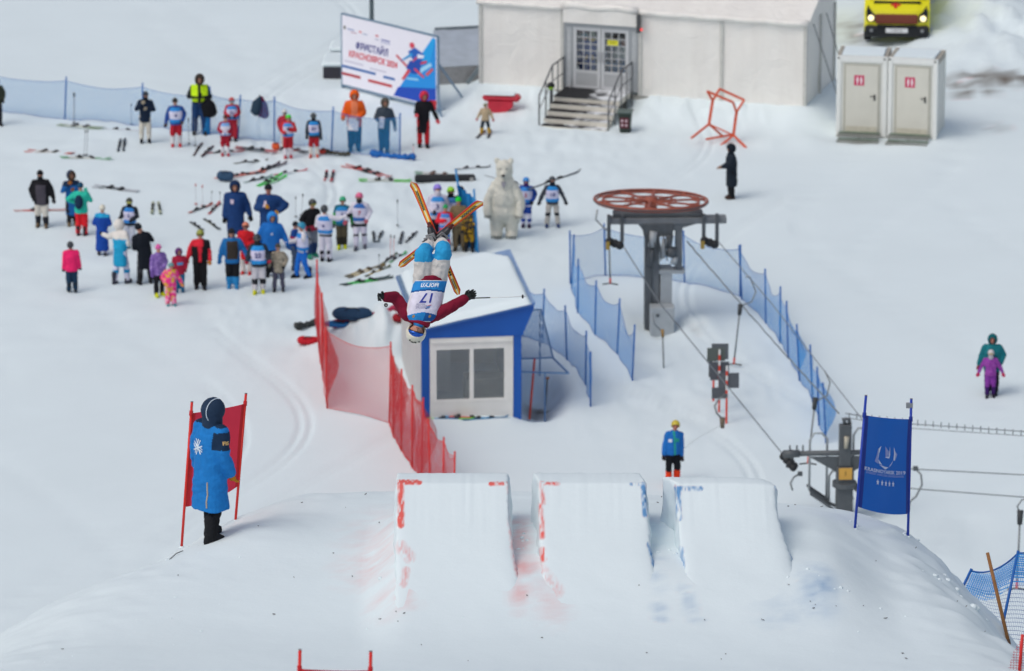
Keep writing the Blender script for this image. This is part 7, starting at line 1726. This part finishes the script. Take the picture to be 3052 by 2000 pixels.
# ================================================================== the skier in the air
D_SK = 75.3; SPX = FPX/D_SK; PXC, PYC = 1280, 845
org = at_depth(PXC, PYC, D_SK)
def L3(px, py, dep=0.0): return Vector((-(px-PXC)/SPX, dep, (py-PYC)/SPX+.93))     # figure-local: upright, facing the camera
HMs = Matrix.Rotation(R(17), 3, 'Y') @ Matrix.Rotation(R(-6), 3, 'X')
Jk = dict(pel=L3(1281, 846), chest=L3(1264, 918, -.02), neck=L3(1253, 960, -.02), head=L3(1241, 988, -.06), shL=L3(1214, 938, -.02), shR=L3(1298, 938, .0),
          elL=L3(1179, 886, .0), wrL=L3(1148, 886, -.16), elR=L3(1340, 918, -.12), wrR=L3(1383, 892, -.10),
          hipL=L3(1260, 838), hipR=L3(1301, 838), knL=L3(1262, 756, -.14), knR=L3(1322, 750, -.13), anL=L3(1288, 716, .17), anR=L3(1313, 710, .18), bootL=1, bootR=1, headM=HMs)
Jv = {a: b for a, b in Jk.items() if a not in ('bootL', 'bootR', 'headM')}
class _J(dict): pass
def skier():
    Jd = dict(Jv)
    J2 = _J(Jd)
    return J2
_old = person
M_UPS = Matrix((Vector((-1, 0, 0)), FWD, -UPV)).transposed()        # figure x,y,z axes in the place: rolled 180 degrees about the view line
sk_root, sj, sk_k = person('airborne skier upside down in maroon jacket and white bib 17', 1.78, org, 0, jacket='7c1330', hem=.88, pants='d2cfcb', boots='2a2c30', head=None, gl='2a2f2e', arms=('down', 'down'), bulk=1.10, tbulk=1.30, vox=.011, bodyvox=.013, face=False,
    J=dict(Jv, bootL=1, bootR=1, headM=HMs), rot=(0, 0, 0), pfn=None, px=('2f9fd6', 'b9b6b4'), hand_scale=1.0, skin=SKIN,
    jfn=None)
sk_root.rotation_euler = M_UPS.to_euler(); sk_root.location = org-M_UPS @ Vector((0, 0, .93))
# knee patches as cloth panels of the trousers
for (o, mats_, fn, k_) in list(JOBS):
    if o.parent == sk_root and o.name.startswith('trousers'):
        i = [x[0] for x in JOBS].index(o)
        def fnp(x, y, z, a=Jk):
            out = np.zeros(len(x), int)
            for kn, hp_, an_ in ((a['knL'], a['hipL'], a['anL']), (a['knR'], a['hipR'], a['anR'])):
                d = np.sqrt((x-kn.x)**2+(y-kn.y)**2+(z-kn.z)**2); ok = (d < .155) & (y < kn.y+.10) & (z < kn.z+.115)
                out[ok] = 1
            return out
        JOBS[i] = (o, mats_, fnp, k_)
hd = Jk['head']
def hq(v): return hd+HMs @ Vector(v)
m = MB(); m.cap(hq((0, .010, .020)), (0, -.66, -.75), R(64), .146, .124, sc=(.92, 1.03, 1.0), seg=28, n=14, R3=HMs); m.build('helmet', gear('dcd7c6'), sk_root, smooth=True)
for (az, el_, w_, h_) in ((-20, 52, .030, .022), (8, 58, .045, .018), (30, 48, .020, .03), (-45, 40, .018, .025)):
    c = hq((.141*math.sin(R(az))*math.cos(R(el_)), -.149*math.cos(R(az))*math.cos(R(el_)), .02+.146*math.sin(R(el_)))); m = MB(); m.ellipsoid(c, (w_*.6, .006, h_*.6), seg=8, rings=5, M=HMs @ Matrix.Rotation(R(-el_), 3, 'X')); m.build('sticker', gear('34332c'), sk_root, smooth=True)
def band(nm, mt, r0, r1, az0, az1, e0, e1):
    m = MB(); vs = []; fs = []; nu_, nv_ = 16, 6
    for r in (r0, r1):
        for jn in range(nv_+1):
            for i in range(nu_+1):
                az = R(az0+(az1-az0)*i/nu_); el_ = R(e0+(e1-e0)*jn/nv_); vs.append(hq((r*.86*math.sin(az)*math.cos(el_), -r*.99*math.cos(az)*math.cos(el_), r*1.04*math.sin(el_)+.005)))
    N = (nu_+1)*(nv_+1)
    for jn in range(nv_):
        for i in range(nu_): q = jn*(nu_+1)+i; fs += [(q, q+1, q+nu_+2, q+nu_+1), (N+q, N+q+nu_+1, N+q+nu_+2, N+q+1)]
    for i in range(nu_): fs += [(i, N+i, N+i+1, i+1), (nv_*(nu_+1)+i, nv_*(nu_+1)+i+1, N+nv_*(nu_+1)+i+1, N+nv_*(nu_+1)+i)]
    m.add(vs, fs); return m.build(nm, mt, sk_root, smooth=True)
gm = mat('goggle_mirror', '2460c8', rough=.08, metal=.7, noise=.35, nscale=14, spec=.9)
band('goggle_lens', gm, .124, .142, -58, 58, -4, 27); band('goggle_frame', gear('22262c'), .114, .135, -64, 64, -8, 31); band('goggle_strap', gear('1c4a9a'), .112, .124, 60, 120, 4, 20); band('goggle_strap', gear('1c4a9a'), .112, .124, -120, -60, 4, 20)
M4 = HMs.to_4x4(); M4.translation = hq((0, -.10, -.062)); shared('mouth', MOU_ME, sk_root, None, M4)
m = MB(); m.capsule(hq((0, .0, -.17)), hq((0, -.025, -.118)), .078, .072, seg=18); m.build('neck_tube', fab('2f80c0'), sk_root, smooth=True)
m = MB(); m.cap(hq((0, .04, -.13)), (0, -.35, .94), R(62), .150, .128, sc=(1.0, .92, .62), seg=22, n=9, R3=HMs); m.build('hood', fab('8a1634'), sk_root, smooth=True)
# bib: shell over the jacket torso, printed in bands
T = sj['T']
def bib_ring(z, rx, ry): return (0, 0, z, rx, ry)
m = MB(); zs_ = [(.885, .196, .156), (1.0, .196, .156), (1.1, .200, .158), (1.2, .205, .162), (1.3, .205, .162), (1.38, .188, .150), (1.43, .150, .132), (1.465, .105, .110)]
nseg = 64; vs = []; fs = []
zz = np.linspace(.888, 1.46, 70)
for z in zz:
    rx = float(np.interp(z, [q[0] for q in zs_], [q[1] for q in zs_]))*1.08+.010; ry = float(np.interp(z, [q[0] for q in zs_], [q[2] for q in zs_]))*1.06+.012
    for q in range(nseg):
        a = 2*math.pi*q/nseg; ca, sa = math.cos(a), math.sin(a); vs.append(T(Vector((rx*math.copysign(abs(ca)**.82, ca), ry*math.copysign(abs(sa)**.82, sa), z))))
for i in range(len(zz)-1):
    for q in range(nseg): q2 = (q+1) % nseg; fs.append((i*nseg+q, i*nseg+q2, (i+1)*nseg+q2, (i+1)*nseg+q))
bmats = [fab('dfdcee'), fab('2b8bd2'), fab('1d5aa0'), fab('f0eef6')]
def bibcol(i, q):
    z = (zz[i]+zz[i+1])/2; a = 2*math.pi*(q+.5)/nseg; x = math.cos(a)
    if z < .897 or z > 1.448: return 3
    e = 1.030+.025*abs(x)
    if z < e-.025: return 1
    if z < e: return 2
    if z < e+.010: return 3
    v = 1.325+.05*abs(x)
    if z > v: return 1 if x > -.1 else 2
    if abs(abs(x)-.93) < .03: return 3
    return 0
m.add(vs, fs); m.m = [bibcol(i, q) for i in range(len(zz)-1) for q in range(nseg)]
bib_o = m.build('bib', bmats, sk_root, smooth=True)
def on_bib(x, z, lift=.003):
    rx = float(np.interp(z, [q[0] for q in zs_], [q[1] for q in zs_]))*1.08+.010; ry = float(np.interp(z, [q[0] for q in zs_], [q[2] for q in zs_]))*1.06+.012
    c = min(.98, abs(x)/rx); a = c**(1/.82); sa = math.sqrt(max(0, 1-a*a))**.82
    return T(Vector((x, -ry*sa-lift, z)))
def bib_text(txt, x0, z0, size, col, bold=.0, nm='bib_text'):
    vv, ff = text_mesh(txt, size, extrude=.0, bold=bold); m = MB(); m.add([on_bib(x0+p.x, z0+p.y) for p in vv], ff); m.build(nm, mat('bib_print_'+col, col, noise=.02), bib_o)
bib_text('17', -.01, 1.125, .185, '2a3a9c', .004, 'bib_number'); bib_text('МОГУЛ', .0, .950, .066, 'e6f0fa', .003); bib_text('КРАСНОЯРСК', .0, .915, .030, 'a9d0ee'); bib_text('РОССИИ', .06, 1.215, .026, '5a5a8a'); bib_text('ФРИСТАЙЛА', .045, 1.242, .024, '5a5a8a'); bib_text('ФЕДЕРАЦИЯ', .04, 1.268, .024, '5a5a8a')
for q, c in enumerate(('c83a44', '2f86c8', '2f86c8', '2a4aa0')):
    m = MB(); m.poly([on_bib(-.085+u*.05+.006*q, 1.225+.013*q+v*.008+u*.012) for u, v in ((0, 0), (1, 0), (1, 1), (0, 1))], (0, -.001, 0)); m.build('bib_logo', mat('bib_print_'+c, c), bib_o)
for x in (.115, -.10):
    m = MB(); m.poly([on_bib(x+.018*math.cos(t), 1.385+.022*math.sin(t)) for t in np.linspace(0, 5.6, 8)], (0, -.001, 0)); m.build('bib_crest', mat('crest_gold', 'b08a5a'), bib_o)
# jacket hem, cuffs
m = MB(); m.loft([(0, 0, .825, .215, .168), (0, 0, .86, .215, .170), (0, 0, .92, .205, .162)], seg=28, T=T); fuse('jacket_hem', m, fab('7a1230'), sk_root, .012, 2)
# boots and skis
RA, OR, YE, WH_ = gear('e03a18'), gear('f08a20'), gear('f8cc30'), gear('f0ede2')
def fly_ski(label, n, mid, tipdir, L=1.66):
    y_ = Vector(tipdir).normalized(); shin = (Jk['an'+n]-Jk['kn'+n]).normalized(); z_ = (-shin-y_*(-shin).dot(y_)).normalized(); x_ = y_.cross(z_)
    M3 = Matrix((x_, y_, z_)).transposed(); W3 = M_UPS @ M3
    base = Jk['an'+n]-z_*.135
    root = thing('ski', label, 'ski', sk_root.location+M_UPS @ base, 0); root.rotation_euler = W3.to_euler()
    m = ski_mb(L, .080, .118, .104, cols=12); m.build('plank', [RA, RA, OR, YE, YE, WH_, WH_, YE, YE, OR, RA, RA], root)
    ts = .0
    for nm, me in (('toe_binding', TOE_ME), ('heel_binding', HEEL_ME)): shared(nm, me, root, gear('5c2018' if nm[0] == 't' else '33302c'), Matrix.Identity(4))
    # black lattice print behind the tip, model number at the tail
    for q in range(7):
        y0 = L*.24+q*.040
        for s_ in (-1, 1):
            zt = .0285+.006*(1-(y0+L/2)/L)
            m = MB(); m.poly([(s_*-.024, y0, zt), (s_*-.012, y0, zt), (s_*.024, y0+.042, zt), (s_*.012, y0+.042, zt)], (0, 0, .0015)); m.build('lattice_print', gear('1e1d1c'), root)
    vv, ff = text_mesh('244', .075, extrude=.0, bold=.002); m = MB(); m.add([(p.y*.8, -L*.30-p.x, .0285) for p in vv], ff); m.build('ski_number', gear('1e1d1c'), root)
    for q in range(2):
        m = MB(); m.box((-.018+.022*q, -L*.45, .0275), (-.008+.022*q, -L*.36, .0290)); m.build('print_line', gear('5a564a'), root)
    # boot belongs to the skier
    bm_ = MB(); bm_.map(lambda v: v)
    bo = MB()
    bo.loft([(0, .035, .0, .048, .150), (0, .035, .035, .052, .152), (0, .03, .075, .050, .135), (0, -.005, .115, .050, .085), (0, -.03, .15, .052, .070)], seg=20); bo.capsule((0, -.03, .13), (0, -.005, .31), .062, .070, seg=16); bo.capsule((0, .02, .19), (0, .035, .30), .045, .045, seg=12)
    off = base+z_*.03
    bo.map(lambda v: off+x_*v.x+y_*v.y+z_*v.z); b_o = fuse('boot', bo, gear('2b2d31'), sk_root, .011, 2)
    for q in range(3):
        bk = MB(); zz_ = .10+.075*q; bk.box((-.068, -.02+.02*q, zz_), (.068, .095-.015*q, zz_+.018), bev=.004); bk.map(lambda v: off+x_*v.x+y_*v.y+z_*v.z); bk.build('buckle', gear('8a8d90'), b_o)
    return root
fly_ski('orange and yellow ski whose tip points past the bunched blue net', 'L', None, (.375, -.20, -.927)); fly_ski('orange and yellow ski crossing the other under the skier boots', 'R', None, (-.79, -.52, -.614), L=1.60)
# poles held by the skier
def fly_pole(label, a, b, r=.0075):
    a, b = Vector(a), Vector(b); root = thing('ski_pole', label, 'ski pole', sk_root.location+M_UPS @ a, 0); v = M_UPS @ (b-a); d = v.normalized()
    m = MB(); m.tube([d*-.06, v], [r, r*.7], seg=8); m.build('shaft', gear('dfe2e4'), root, smooth=True); m = MB(); m.tube([d*-.09, d*.06], [.017, .015], seg=10); m.build('grip', gear('1c1e20'), root, smooth=True)
    m = MB(); m.tube([v*.40-v*.38, v*.36], [r*1.25, r*1.1], seg=8); m.build('decal_wrap', mat('pole_wrap', '4a5450', noise=.6, nscale=60), root, smooth=True)
    m = MB(); m.tube([v-d*.05, v-d*.035], .026, seg=14); m.build('basket', gear('232528'), root, smooth=True); m = MB(); m.tube([v-d*.03, v], [.008, .002], seg=8); m.build('tip', gear('9a9a98'), root)
fly_pole('ski pole pointing sideways from the flying skier hand', L3(1402, 889, -.11), L3(1567, 884, -.30)); fly_pole('ski pole foreshortened in the other hand of the flying skier', L3(1131, 884, -.26), L3(1157, 912, -1.15))
flush()
dress_official()
